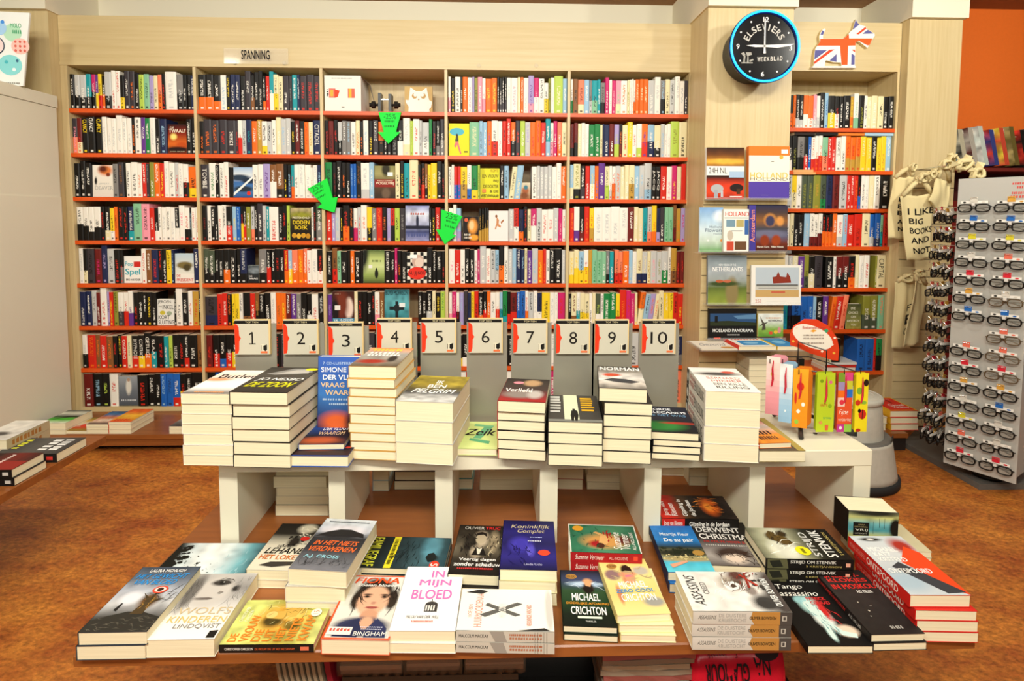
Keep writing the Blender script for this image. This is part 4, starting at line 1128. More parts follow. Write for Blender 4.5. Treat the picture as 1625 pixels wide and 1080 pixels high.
stack('three dark blue KONINKLIJK COMPLET books', (793, 958), (884, 961), DZ, [.030, .026, .026], .212,
      [('g', '181848', '24206c', '1c1850', '2a2478', '14123c'), ('s', .35, .52, .2, .14, '4038a8', .6), ('s', .55, .64, .06, .1, '5048b8', .6), ('p', [(.26, .46), (.36, .4), (.44, .5), (.4, .62), (.3, .6)], '3c34a0'), ('p', [(.5, .56), (.56, .7), (.5, .74), (.44, .62)], '5c54c0'), ('k', .1, .4, .5, .9, '14104c', 20, .24, 1.2, .5, .012, 81), ('t', 'Koninklijk', .14, .1, .92, .2, 'd8c89c', 'i'), ('t', 'Complet', .26, .2, .82, .3, 'd8c89c', 'i'), ('m', .52, .36, .76, .38, 'a0a8d8', 8), ('m', .48, .44, .74, .46, 'e0e0f0', 8), ('e', .78, .68, .11, .055, 'e04428'), ('t', 'Linda Udo', .42, .88, .74, .92, 'b8b8d8')], '14123c', 'd8cc9c', jit=.003)
MCK = [('r', 0, 0, 1, 1, 'c4beb0'), ('t', 'MALCOLM MACKAY', .03, .3, .33, .6, '2a2624', 'b'), ('p', [(.34, 0), (.48, 0), (.52, 1), (.4, 1)], '9a948a'), ('m', .54, .2, .88, .4, 'b06c4c', 18), ('m', .54, .52, .88, .72, 'b06c4c', 12)] + [('r', .8 + i * .03, 0, .803 + i * .03, 1, '6c665c') for i in range(5)]
stack('two white HUURMOORDENAAR books with grey spines', (724, 1034), (880, 1037), DZ, [.0225, .023], .21,
      [('r', 0, 0, 1, 1, 'ece8de'), ('s', .5, .96, .5, .04, 'c8c4bc', .3), ('t', 'HOE EEN', .3, .1, .6, .14, 'c86c50'), ('t', 'HUURMOORDENAAR', .08, .17, .92, .25, 'c86c50'), ('p', [(.3, .28), (.62, .68), (.66, .62), (.36, .22)], '5c5a56'), ('p', [(.36, .66), (.64, .3), (.58, .27), (.32, .6)], '5c5a56'), ('t', 'MALCOLM', .3, .42, .62, .5, 'e8e4da', 'b'), ('t', 'VERDIENDE AFSCHEID', .1, .72, .6, .77, 'c86c50'),
       ('p', [(.9, .05), (.97, .2), (.93, .3), (.86, .22)], '2c2a28'), ('p', [(.0, .62), (.06, .9), (.0, .96)], '2a2826')], 'c4beb0', 'e4e0d6', orient='S', wd=.13, spine_ops=MCK, jit=.002)
VER = [('r', 0, 0, 1, 1, 'a81c20'), ('t', 'Suzanne Vermeer', .06, .2, .48, .72, 'f0dcd0', 'i'), ('t', 'ALL-INCLUSIVE', .54, .38, .8, .66, 'e8c0b8'), ('r', .88, .25, .94, .7, 'e04830')]
stack('three ALL-INCLUSIVE paperbacks with red spines', (905, 920), (1018, 924), DZ, [.024] * 3, .17,
      [('g', '2c6a4c', '3c7c5c', '4c8460', '286048'), ('n', .2, 7, 71), ('s', .4, .5, .24, .3, 'c8904c', .5), ('s', .45, .8, .16, .1, '5c2018', .5), ('s', .3, .4, .12, .12, 'a01c20', .5), ('r', 0, 0, 1, .015, 'e8e4d8'), ('r', 0, .985, 1, 1, 'e8e4d8'), ('p', [(.2, .5), (.34, .42), (.6, .46), (.7, .36), (.74, .4), (.62, .54), (.4, .58)], 'd8a464'), ('e', .24, .44, .09, .06, '4c2418'), ('k', .05, .05, .95, .6, '1c4c34', 26, .16, .6, 1.2, .01, 121), ('k', .3, .5, .8, .62, 'a81c20', 8, .14, .1, .3, .02, 122), ('r', .97, 0, 1, 1, 'e8e4d8'), ('e', .84, .14, .1, .08, 'e0a030'), ('t', 'Suzanne', .1, .62, .74, .74, 'f0ece0', 'i'), ('t', 'Vermeer', .1, .74, .7, .86, 'f0ece0', 'i'), ('t', 'ALL-INCLUSIVE', .1, .89, .72, .94, 'f0ece0')], 'a81c20', 'e0d8c8', orient='S', wd=.125, spine_ops=VER, jit=.004)
stack('two black and green Crichton DODELIJKE AFDALING books', (895, 1016), (981, 1020), DZ, [.0145, .0145], .19,
      [('g', '181a24', '3c4868', '2c4a2c', '1c3a20', '101c10', '0c120c'), ('s', .5, .27, .34, .05, 'a8c0d8', .5), ('s', .55, .34, .12, .1, '2a2018', .4), ('s', .55, .22, .1, .06, 'c89468', .4), ('k', .05, .24, .95, .3, 'd8e4ec', 14, .24, .05, .3, .006, 181), ('p', [(.48, .2), (.58, .18), (.62, .26), (.6, .32), (.5, .3)], 'd8a070'), ('p', [(.44, .34), (.6, .32), (.66, .38), (.56, .44), (.48, .42)], '16120e'), ('e', .22, .13, .12, .05, 'a87c3c'), ('t', '10.00', .13, .11, .31, .15, '2c2010'), ('t', 'MICHAEL', .2, .45, .76, .58, 'f0f0ea', 'b'), ('t', 'DODELIJKE AFDALING', .08, .61, .92, .66, 'd8942c', 'b'), ('t', 'CRICHTON', .16, .69, .84, .82, 'f0f0ea', 'b'), ('r', .28, .85, .74, .885, 'd8e8d0'), ('t', 'THRILLER', .42, .92, .62, .945, 'd8d8d0')], '16241a', '16241a', jit=.002, shifts={1: (-.001, .004, .01)})
stack('three yellow Crichton ZERO COOL books', (985, 1018), (1073, 1020), DZ, [.0155, .0155, .0165], .195,
      [('g', 'ecd078', 'e8d488', 'e0c878', 'ecd890'), ('s', .2, .3, .16, .1, '8c6c6c', .3), ('s', .8, .24, .16, .08, 'b8b0a0', .4), ('s', .5, .22, .1, .1, '2a1c16', .35), ('s', .5, .3, .18, .06, 'd8906c', .3), ('s', .48, .4, .12, .08, 'd08860', .35), ('s', .2, .66, .05, .16, 'c88058', .4), ('s', .8, .8, .2, .08, '9a9890', .4), ('p', [(.42, .26), (.46, .14), (.54, .12), (.62, .18), (.62, .3), (.56, .2), (.48, .22)], '2a1810'), ('p', [(.44, .28), (.6, .27), (.64, .38), (.58, .46), (.46, .46), (.42, .36)], 'd89870'), ('p', [(.44, .32), (.6, .31), (.6, .35), (.44, .36)], 'd87888'), ('k', .1, .2, .9, .4, 'b8a478', 14, .24, .1, .4, .016, 171), ('r', .44, .19, .56, .205, '1c1410'), ('e', .24, .14, .11, .05, 'a87c3c'), ('t', '10.00', .16, .12, .32, .16, '2c2010'),
       ('t', 'MICHAEL', .24, .44, .8, .56, 'f4f4ee', 'b'), ('t', 'ZERO COOL', .14, .58, .9, .64, '3c8cc8', 'b'), ('t', 'CRICHTON', .2, .67, .86, .79, 'f4f4ee', 'b')], 'e0cc80', 'ece0a8', jit=.003, shifts={2: (-.006, .012, .09), 1: (-.002, .006, .03)})
stack('two blue DE AU PAIR books with a swimming pool cover', (1053, 920), (1128, 924), DZ, [.022, .022], .205,
      [('g', '2c74c0', '3080cc', '2c80c8', '24302c', '8c8458', '48b4cc', '60c4d4'), ('s', .5, .62, .6, .07, '2a2c20', .3), ('s', .5, .74, .6, .05, 'a89868', .4), ('n', .12, 10, 81), ('t', 'Maartje Fleur', .16, .17, .84, .26, 'e8f0f4', 'b'), ('t', 'De au pair', .2, .3, .88, .4, 'f4f8f8', 'b'), ('b', .02, .5, .98, .62, '1c2416', 30, .06, 131), ('b', .02, .66, .98, .76, 'c8b880', 34, .03, 132), ('b', .02, .66, .98, .76, '5c5a38', 24, .02, 133), ('e', .84, .62, .13, .055, 'a8803c'), ('p', [(.1, .86), (.5, .78), (.52, .81), (.14, .93)], 'd89c7c')], '1c2c4c', '2468b0', jit=.003, shifts={1: (-.002, .01, .06)})
JOR = [('r', 0, 0, 1, 1, '16120f'), ('r', 0, 0, .3, 1, 'c8281c'), ('t', 'Joop van Riessen', .03, .2, .27, .76, 'f0e0d8', 'b'), ('t', 'Gijzeling in de Jordaan', .36, .26, .88, .8, 'e8e4dc', 'b')]
stack('two GIJZELING IN DE JORDAAN books', (1048, 856), (1170, 858), DZ, [.03, .03], .2,
      [('g', 'c82c20', 'b8281c', '4a3420', '1c1814', '16120f', '1a1614', '2a201c'), ('s', .5, .72, .3, .1, 'c85818', .7), ('s', .5, .7, .16, .05, 'e88c30', .6), ('n', .4, 9, 91), ('k', .2, .56, .9, .9, 'e88830', 24, .16, -1.3, .6, .01, 111), ('k', .1, .5, .9, .98, '120e0c', 24, .2, -1.2, .8, .012, 112), ('t', 'Joop van', .1, .06, .7, .14, 'f0e0d8', 'b'), ('t', 'Riessen', .1, .15, .64, .23, 'f0e0d8', 'b'), ('t', 'Gijzeling in', .08, .3, .8, .38, 'f0ece4', 'b'), ('t', 'de Jordaan', .08, .41, .76, .49, 'f0ece4', 'b')], '16120f', '1c1814', orient='S', wd=.13, spine_ops=JOR, jit=.003)
stack('two DERWENT CHRISTMAS novels with a dark cover', (1124, 918), (1222, 922), DZ, [.018, .018], .205,
      [('g', '16130f', '1c1814', '2a2624', '7c7470', 'a09890', '5c5450'), ('s', .5, .75, .3, .14, '3c2c24', .4), ('s', .5, .86, .2, .1, 'c8b8a8', .4), ('k', .2, .66, .9, .95, '2a1c16', 30, .2, .8, .8, .01, 141), ('e', .5, .84, .16, .08, 'd8c4b0'), ('k', .3, .7, .7, .8, '3a261c', 18, .2, .4, .5, .01, 142), ('t', 'DERWENT', .06, .16, .84, .28, 'f0ece4', 'b'), ('t', 'CHRISTMAS', .06, .32, .98, .44, 'f0ece4', 'b'), ('t', 'DE STILTE VOOR JULIA', .1, .48, .96, .54, 'c83028', 'b'), ('m', .1, .57, .9, .6, 'c8c4bc', 20)], '16130f', '1c1814', jit=.002)
ASS = [('g', 'd4d0c6', 'c4beb2'), ('t', 'ASSASSINS', .05, .3, .24, .6, '3a3834', 'i'), ('t', 'DE DUISTERE', .26, .16, .54, .44, '9c9890'), ('t', 'KRUISTOCHT', .26, .54, .54, .82, '9c9890'), ('p', [(.6, 0), (.88, 0), (.88, 1), (.62, 1), (.58, .5)], 'b88440'), ('p', [(.88, 0), (1, 0), (1, 1), (.88, 1)], '4c4844'), ('t', 'OLIVER BOWDEN', .57, .36, .84, .6, '2a2018', 'b'), ('r', .9, .3, .945, .7, 'c8c4b8'), ('r', .91, .36, .935, .64, '4c4844')]
stack('three thick DE DUISTERE KRUISTOCHT books', (1098, 1030), (1254, 1031), DZ, [.0275] * 3, .2,
      [('g', 'e4e0d8', 'dcd8d0', 'e8e4dc', 'c8c4bc'), ('s', .7, .55, .2, .14, 'b0a494', .5), ('s', .66, .62, .14, .08, '5c4c40', .5), ('s', .6, .52, .1, .05, 'f0ece6', .4), ('s', .9, .66, .14, .1, '5c3830', .5), ('s', .4, 1., .7, .16, '4c4440', .4), ('s', .2, .8, .2, .14, '3a3836', .5), ('s', .5, .72, .12, .06, '8c8078', .4), ('n', .15, 10, 101), ('p', [(.5, .5), (.62, .46), (.72, .5), (.74, .58), (.66, .64), (.54, .6)], 'ece8e2'), ('p', [(.56, .54), (.64, .52), (.68, .57), (.6, .6)], '4c3c32'), ('k', .4, .44, .98, .8, '6c5c50', 26, .2, .4, .8, .008, 91), ('k', .4, .6, .98, .84, '8c2c22', 8, .2, .3, .5, .008, 92), ('k', .2, .3, .6, .7, 'f0ece6', 14, .24, .5, .6, .01, 93), ('b', .5, .78, .95, .9, '3c3834', 10, .06, 94), ('t', 'ASSASSINS', .12, .06, .9, .17, '2a2826', 'i'), ('t', 'CREED', .4, .2, .7, .26, '5c5854'), ('t', 'OLIVER BOWDEN', .1, .88, .8, .95, 'f0f0ea', 'b'), ('p', [(.55, .7), (.95, .74), (.95, .76), (.55, .73)], '8c2c20'), ('p', [(.6, .8), (.9, .68), (.92, .7), (.62, .83)], 'a83424')], 'c8c2b6', 'd0cabe', orient='S', wd=.13, spine_ops=ASS, jit=.002)
STE = [('r', 0, 0, 1, 1, '16130f'), ('p', [(.02, 0), (.24, 0), (.26, 1), (.02, 1)], '5c5a3c'), ('p', [(.04, .2), (.16, .1), (.2, .8), (.08, .9)], '24241a'), ('t', 'STRIJD OM STENVIK', .28, .12, .8, .52, 'e0dcd0', 'b'), ('t', 'S KRISTJANSSON', .46, .62, .86, .86, 'c8b468'), ('r', .91, .3, .96, .7, 'e8a88c')]
stack('three STRIJD OM STENVIK books with black spines', (1213, 932), (1352, 935), DZ, [.024] * 3, .2,
      [('g', '6c6c54', 'b8b898', 'd8d8c0', '8c8c70', '2a2a20', '14120f', '14120f'), ('s', .3, .3, .3, .16, 'dcdcc8', .5), ('s', .7, .26, .14, .08, '4c3c1c', .4), ('s', .6, .36, .2, .07, '6c5420', .4), ('s', .8, .4, .1, .06, '3a2c14', .4), ('n', .15, 9, 111), ('p', [(.5, .3), (.6, .22), (.76, .2), (.9, .26), (.84, .32), (.72, .3), (.66, .42), (.5, .46), (.44, .4)], '5c4820'), ('k', .4, .2, .92, .46, '2a2010', 22, .16, .4, .8, .008, 101), ('k', .05, .05, .5, .5, 'f0f0e0', 16, .24, .8, .5, .01, 102), ('t', 'STRIJD', .08, .6, .86, .71, 'd8d8d0', 'b'), ('t', 'STENVIK', .06, .74, .94, .86, 'e0e0d8', 'b'), ('e', .24, .5, .14, .085, 'e8e020'), ('m', .16, .48, .32, .52, '3a3408', 5), ('t', 'S KRISTJANSSON', .12, .9, .86, .95, 'c8b468')], '16130f', '2a2820', orient='S', wd=.135, spine_ops=STE, jit=.002)
stack('black TANGO ASSASSINO book with a white statue on its cover', (1282, 1037), (1386, 1037), DZ, [.0165], .212,
      [('r', 0, 0, 1, 1, '100e0d'), ('s', .5, .42, .16, .14, 'a8d0c8', .4), ('s', .56, .62, .14, .16, 'e0e8e0', .4), ('s', .5, .84, .05, .1, 'b8d8d0', .4), ('s', .78, .8, .16, .08, 'e8d0b8', .4), ('s', .66, .5, .06, .14, 'c82828', .5), ('s', .4, .34, .1, .06, '90c0c0', .4), ('p', [(.4, .36), (.5, .32), (.56, .4), (.62, .52), (.6, .66), (.72, .8), (.9, .84), (.86, .9), (.66, .86), (.56, .72), (.52, .92), (.46, .9), (.48, .68), (.42, .5)], 'd0e4dc'), ('k', .4, .34, .64, .8, '5c9898', 18, .14, 1.3, .5, .008, 151), ('k', .56, .42, .76, .64, 'c82828', 8, .18, 1.0, .4, .01, 152), ('b', .36, .3, .5, .38, 'a0d0d0', 8, .03, 153), ('t', 'Tango', .12, .08, .62, .18, 'f0ece0', 'i'), ('t', 'assassino', .12, .2, .8, .28, 'f0ece0', 'i'), ('t', 'PATRICK', .52, .3, .84, .35, 'd83030', 'b'), ('t', 'CONRAD', .54, .37, .86, .42, 'd83030', 'b')], '100e0d', '181412')
SNE = [('r', 0, 0, 1, 1, '1c1614'), ('t', 'SNEEUWKLOKJES IN MOSKOU', .06, .22, .6, .8, 'c83028', 'b'), ('t', 'A.D. MILLER', .66, .3, .86, .7, 'c8c4bc')]
stack('two black and red SNEEUWKLOKJES IN MOSKOU books', (1386, 1033), (1471, 1031), DZ, [.0165, .0165], .212,
      [('g', '24201e', '302a28', '2a2624', '24201e'), ('n', .15, 12, 121), ('s', .5, .6, .01, .01, 'c8c0b0', .5), ('t', 'SNEEUW-', .1, .05, .86, .13, 'd83028', 'b'), ('t', 'KLOKJES', .1, .15, .92, .23, 'd83028', 'b'), ('t', 'IN MOSKOU', .08, .25, .98, .33, 'd83028', 'b'), ('t', 'A.D. MILLER', .48, .36, .8, .4, 'e8e4dc', 'b'), ('e', .3, .55, .015, .01, 'b8b0a0'), ('e', .36, .68, .02, .012, 'b8b0a0'), ('e', .3, .76, .012, .008, 'a8a090'), ('m', .46, .9, .7, .94, 'a8a49c', 5)], '1c1614', '24201e', spine_ops=SNE, jit=.002, shifts={1: (-.004, .003, .0)})
ONT = [('r', 0, 0, 1, 1, 'c82018'), ('t', 'ONTSPOORD', .34, .2, .84, .8, 'f0e4d8', 'b'), ('t', 'MICHAEL KATZ KREFELD', .04, .3, .32, .7, 'e08c7c')]
stack('four ONTSPOORD thrillers with red spines', (1455, 1018), (1553, 1020), DZ, [.0225, .024, .0225, .027], .222,
      [('g', 'c8d0d4', 'd0d4d4', 'b8c0c4', 'c4ccd0'), ('s', .34, .07, .2, .035, '2a2422', .5), ('s', .34, .07, .06, .02, 'e0dcd4', .5), ('s', .8, .2, .2, .14, 'a83024', .6), ('s', .2, .8, .3, .14, 'a8bcc8', .6), ('p', [(.46, .48), (.82, .2), (1, .32), (1, 1), (.86, .94)], 'e8481c'), ('p', [(.2, .56), (.4, .48), (.98, .96), (.66, .98)], '3a3c40'),
       ('t', 'MICHAEL', .1, .22, .62, .3, 'f4f4ee', 'b'), ('t', 'KATZ', .1, .32, .42, .39, 'f4f4ee', 'b'), ('t', 'KREFELD', .1, .41, .6, .48, 'f4f4ee', 'b'), ('t', 'ONTSPOORD', .06, .6, .8, .68, 'f4f4ee', 'b')], 'c82018', 'd02820', spine_ops=ONT, jit=.002, shifts={3: (-.013, .008, .02), 2: (-.006, .0, .0), 1: (-.002, .0, .0)})
vr = make_book('display_book', .122, .084, .078, [('g', '5c6054', 'c0c078', '6cacb0', '4c9aa4', 'b8b460', 'c4b850'), ('n', .3, 7, 131), ('s', .95, .5, .12, .3, '16140f', .3), ('s', .5, .05, .5, .1, '24241c', .6), ('r', .1, .36, .42, .78, '14120f'), ('t', 'ANNA', .2, .41, .34, .45, 'a89868'), ('t', 'NIEWIERRA', .13, .48, .39, .52, 'a89868'), ('t', 'VRIJ', .14, .56, .39, .65, 'f0ece0'), ('t', 'UITZICHT', .14, .69, .38, .73, 'b8b4a4'),
               ('r', .5, .3, .505, .7, '24241c'), ('r', .62, .2, .626, .5, '24241c'), ('r', .72, .2, .725, .52, '24241c')], '14120f', '14120f', None, 'chunky VRIJ UITZICHT book standing upright on its own', None)
p = atZ(1338, 846, .40)
stack('three pale paperbacks lying under the VRIJ UITZICHT book', (1345, 874), (1440, 878), DZ, [.02, .018, .014], .13, None, 'b8b090', 'c8c09c', jit=.003)
stand(vr, (p[0] - .03, 1.474, DZ + .0556), -.13, .0)

# books seen through the openings and on the far side of the deck
stack('five books piled inside the first white cube', (438, 818), (521, 818), DZ, [.032, .026, .026, .034, .03], .2, None, 'cfc8b0', 'd0c8b0', jit=.004)
for i, (ph, l, r, n, t, cols) in enumerate([
        ('bluish paperbacks seen through the second cube', (592, 779), (617, 779), 2, .035, ['90b0c0', 'a8c0c8']),
        ('dark pink-lettered paperbacks seen through the second cube', (626, 777), (690, 777), 2, .03, ['1c1418', '24181c']),
        ('teal paperbacks seen through the third cube', (712, 776), (750, 776), 2, .035, ['208890', '2a98a0']),
        ('cream books seen through the third cube', (762, 777), (846, 777), 2, .034, ['cfc4a4', 'cfc4a4']),
        ('reddish paperbacks seen through the fourth cube', (880, 776), (925, 777), 2, .035, ['a03c34', 'b0483c']),
        ('cream books seen through the fourth cube', (932, 776), (985, 777), 3, .024, ['cfc4a4', 'd4caac']),
        ('white books seen through the fifth cube', (1050, 754), (1090, 755), 3, .03, ['e4e0d4', 'e8e4d8']),
        ('cream books seen through the fifth cube', (1094, 770), (1140, 771), 3, .03, ['cfc4a4', 'd4caac'])]):
    ops = [('t', 'HEB', .2, .6, .8, .9, 'd04c7c', 'U')] if 'pink' in ph else ([('t', 'MAPP HEIN', .1, .7, .9, .9, 'c8d890', 'U')] if 'teal' in ph else None)
    stack(f'{["zero", "one", "two", "three"][n]} {ph}', l, r, DZ, [t] * n, .19, ops, cols[0], cols[1], jit=.003)

# ================================================================== things on the walls
def facing(o, loc, rz=0.):
    o.location = loc
    o.rotation_euler = (0, 0, rz)
    return o


def flat_print(fn, w, h, ops, name, parent, mat=None):
    return Pr(fn, w, h).ops(ops).build(name, parent, mat)


# ---- clock
CK = empty('wall_clock', (1.386, 3.0485, 2.138), 0, 'round black advertising clock with a glowing blue neon ring', 'clock')
rot = Matrix.Rotation(math.pi / 2, 4, 'X')


def ckl(name, prof, mat, col='ffffff', smooth=True, caps=True):
    m = MB(col).lathe(prof, (0, 0), 56, None, caps)
    m.v = [(x, -z, y) for x, y, z in m.v]
    return m.build(name, mat, CK, smooth)


ckl('body', [(.160, -.0515), (.160, .10), (.172, .112)], BLACK)
CK.scale = (.96, .96, .96)
ckl('rim', [(.172, .10), (.191, .104), (.193, .118), (.189, .124), (.178, .124), (.172, .116)], GLOSS, '0c1c50', True, False)
MB().tube([(.1835 * math.cos(a), -.126, .1835 * math.sin(a)) for a in [2 * math.pi * i / 64 for i in range(64)]], .0062, 8, None, True, True).build('neon_ring', NEON, CK, True)
ckl('dial', [(.174, .112), (.174, .114)], GLOSS, '0d0c0d', False)


def ck_part(name, items, col):
    """items: ('t', text, x, z, height, width, angle) or ('p', points)"""
    P = Pr(lambda u, v, z: (u, -.1145 - z, v), 1, -1)
    for it in items:
        if it[0] == 'p':
            P.poly(it[1], col)
        else:
            _, t, cx, cz, hgt, wid, a = it
            v, f, asp = glyphs(t, True)
            z = P.lay()
            ca, sa = math.cos(a), math.sin(a)
            P.mb.add([P.fn(cx + ((x - .5) * wid) * ca - ((y - .5) * hgt) * sa, cz + ((x - .5) * wid) * sa + ((y - .5) * hgt) * ca, z + k_) for x, y, k_ in v], f, col)
    return P.build(name, CK)


for t, a in (('12', 88), ('3', -2), ('6', 268), ('9', 180)):
    ck_part('numeral', [('t', t, .143 * math.cos(math.radians(a)), .143 * math.sin(math.radians(a)), .026, .017 if t != '12' else .03, 0)], 'e8e4dc')
for k in range(12):
    if k % 3:
        a = math.radians(90 - 30 * k)
        ck_part('hour_dot', [('p', [(.149 * math.cos(a) + .005 * math.cos(q), .149 * math.sin(a) - .005 * math.sin(q)) for q in [2 * math.pi * i / 10 for i in range(10)]])], 'e8e4dc')
for i, ch in enumerate('ELSEVIERS'):
    a = math.radians(154 - i * 15.4)
    ck_part('arc_letter', [('t', ch, .106 * math.cos(a), .106 * math.sin(a) - .002, .034, {'I': .007}.get(ch, .022), a - math.pi / 2)], 'c4beb4')
for i, ch in enumerate('WEEKBLAD'):
    ck_part('word_letter', [('t', ch, -.028 + .0175 * i, -.066 + .001 * i, .026 if i == 0 else .022, .0175 if i == 0 else .0125, 0)], 'd0cac0')
ck_part('tree_emblem', [('p', list(reversed(q))) for q in ([(-.122, -.088), (-.06, -.088), (-.06, -.082), (-.122, -.082)], [(-.112, -.084), (-.104, -.084), (-.1, -.05), (-.11, -.046)], [(-.092, -.084), (-.082, -.084), (-.084, -.05), (-.09, -.05)],
          [(-.126, -.036), (-.11, -.028), (-.1, -.044), (-.11, -.052)], [(-.1, -.03), (-.07, -.03), (-.066, -.042), (-.092, -.05)], [(-.08, -.072), (-.06, -.064), (-.056, -.07), (-.076, -.08)])], '9c988e')
for nm, pts in (('minute_hand', [(-.006, -.035), (.008, -.035), (.004, 0), (.002, .145), (-.004, .145), (-.004, 0)]), ('hour_hand', [(-.1, .004), (-.05, -.004), (.0, -.002), (.07, -.006), (.14, .006), (.16, .016), (.07, .012), (.0, .008), (-.06, .010)])):
    MB('e8e4dc').prism(pts, lambda x, z: (x, -.1175, z), lambda x, z: (x, -.1195, z)).build(nm, PRINT, CK)

# ---- dog cut-out
DG = empty('dog_cutout', (2.03, 3.3295, 2.141), 0, 'flat wooden terrier cut-out painted with a union flag above the narrow bookcase', 'decoration')


def dp(x, y, Y=3.31):
    p = atY(1280 + x / 11.37, 20 + y / 11.37, Y)
    return (p[0] - 2.03, p[2] - 2.141)


OUT = [(125, 965), (130, 850), (140, 720), (160, 640), (200, 590), (240, 530), (225, 440), (245, 370), (285, 310), (325, 285), (345, 300), (310, 370), (295, 420), (295, 470), (650, 470), (700, 445), (745, 400), (780, 350), (830, 310), (855, 220), (885, 120), (920, 190), (950, 215), (1060, 250), (1090, 300),
       (1225, 380), (1230, 420), (1195, 470), (1125, 590), (1095, 640), (940, 520), (890, 520), (880, 600), (870, 965), (630, 965), (620, 900), (480, 895), (400, 870), (345, 860), (330, 900), (325, 965)]
MB('e8d49a').prism([dp(*p) for p in OUT], lambda x, z: (x, -.02, z), lambda x, z: (x, -.002, z)).build('board', PRINT, DG)
P = Pr(lambda u, v, z: (u, -.02 - z, v), 1, -1)
P.poly([dp(*p) for p in OUT][::-1], 'f2eee6')
for c, q in (('ee5a1c', [(245, 475), (650, 475), (700, 445), (760, 385), (765, 465), (1190, 465), (1130, 590), (1095, 592), (940, 510), (885, 530), (880, 595), (750, 600), (735, 945), (630, 945), (600, 600), (190, 600), (240, 530)]),
             ('5c5c98', [(150, 680), (375, 675), (135, 850)]), ('5c5c98', [(540, 745), (540, 890), (410, 865)]), ('5c5c98', [(810, 740), (868, 775), (862, 940), (800, 945)]), ('5c5c98', [(885, 130), (918, 190), (950, 218), (830, 310)]),
             ('5c5c98', [(1100, 310), (1212, 380), (1000, 385)]), ('5c5c98', [(280, 320), (316, 345), (295, 400), (247, 400)]), ('d8421c', [(130, 890), (410, 670), (500, 665), (130, 935)]), ('d8421c', [(890, 390), (1055, 260), (1075, 290), (940, 395)]), ('d8421c', [(810, 670), (868, 670), (872, 720)])):
    P.poly([dp(*p) for p in q][::-1], c)
P.build('flag_print', DG)
MB('f0ece2').prism([dp(100, 968), dp(880, 968), dp(880, 1000), dp(100, 1000)], lambda x, z: (x, -.024, z), lambda x, z: (x, -.002, z)).build('foot_strip', PRINT, DG)

# ---- SPANNING sign and spare clips on the header
a, b = atY(355, 76, YB - .02), atY(466, 102, YB - .02)
SG = empty('genre_sign', ((a[0] + b[0]) / 2, YB - .004, b[2]), 0, 'clear plate with the word SPANNING on the bookcase header', 'sign')
W_, H_ = b[0] - a[0], a[2] - b[2]
MB('ecdcb4').box(-W_ / 2, -.018, 0, W_ / 2 - .03, -.0155, H_).build('plate', CLEAR, SG)
flat_print(lambda u, v, z: (-W_ / 2 + u * W_, -.018 - z, H_ * (1 - v)), W_, H_, [('t', 'SPANNING', .25, .12, .66, .72, '14110e', 'b')], 'lettering_print', SG)
for dx in (-.45, .45):
    m = MB('d8cca8').lathe([(.012, 0), (.012, .012), (.006, .02)], (0, 0), 14)
    m.v = [(x + dx * W_ * .8, -z, y + .008) for x, y, z in m.v]
    m.build('clip', CLEAR, SG, True)
for i, px in enumerate((760, 851)):
    p = atY(px, 105, YB)
    m = MB('d8cca8').lathe([(.013, 0), (.013, .012), (.006, .022)], (0, 0), 14)
    m.v = [(x, -z, y) for x, y, z in m.v]
    o = m.build('header_clip', CLEAR, None, True)
    o.location = (p[0], YB - .0005, p[2])
    tag(o, 'empty clear clip on the header ' + ('over the fourth bay, nearer the owl' if i == 0 else 'over the fourth bay, nearer the clock'), 'clip', 'empty clips on the header')

# ---- green arrows
AR = [([(567, 38), (735, 38), (695, 185), (730, 185), (640, 272), (562, 185), (605, 185)], 'bright green paper arrow hanging under the owl', '-25%', .0),
      ([(37, 608), (182, 530), (225, 675), (262, 668), (238, 785), (110, 745), (145, 720)], 'bright green paper arrow slanting across the divider of the second and third bay', '25%', .5),
      ([(1035, 762), (1192, 812), (1120, 945), (1145, 955), (1060, 1020), (995, 910), (1030, 912)], 'bright green paper arrow pointing at the divider of the third and fourth bay', '25%', -.3)]
for pts, lab, t, an in AR:
    q = [atY(480 + x / 4.696, 170 + y / 4.696, YB - .012) for x, y in pts]
    c0 = sum(q) / len(q)
    o = empty('paper_arrow', (c0[0], YB - .012, c0[2]), 0, lab, 'price arrow', 'green paper arrows')
    MB('18e040').prism([(p[0] - c0[0], p[2] - c0[2]) for p in q], lambda x, z: (x, -.001, z), lambda x, z: (x, 0.011, z)).build('arrow_card', PRINT, o)
    P = Pr(lambda u, v, z: (u, -.001 - z, v), 1, -1)
    top = (q[0] + q[1]) / 2 - c0
    for k, (tx, s) in enumerate(((t, .03), ('korting', .014), ('op dit boek', .012))):
        if k:
            for i_ in range(8 - k):
                P.poly([(top[0] * (1 - .25 * k) + (i_ / (8 - k) - .5 + d) * .06 * math.cos(an), top[2] * (.74 - .32 * k) + (i_ / (8 - k) - .5 + d) * .06 * math.sin(an) + e * .011) for d, e in ((.02, .6), (.1, .5), (.1, -.5), (.02, -.4))], '0c6c20')
            continue
        v, f, asp = glyphs(tx)
        z = P.lay()
        cx, cz = top[0] * (1 - .25 * k), top[2] * (.74 - .32 * k)
        wd = .07 * (1 - .1 * k)
        P.mb.add([P.fn(cx + (x - .5) * wd * math.cos(an) - (y - .5) * s * math.sin(an), cz + (x - .5) * wd * math.sin(an) + (y - .5) * s * math.cos(an), z) for x, y, _k in v], f, '0c6c20')
    P.build('handwriting_print', o)

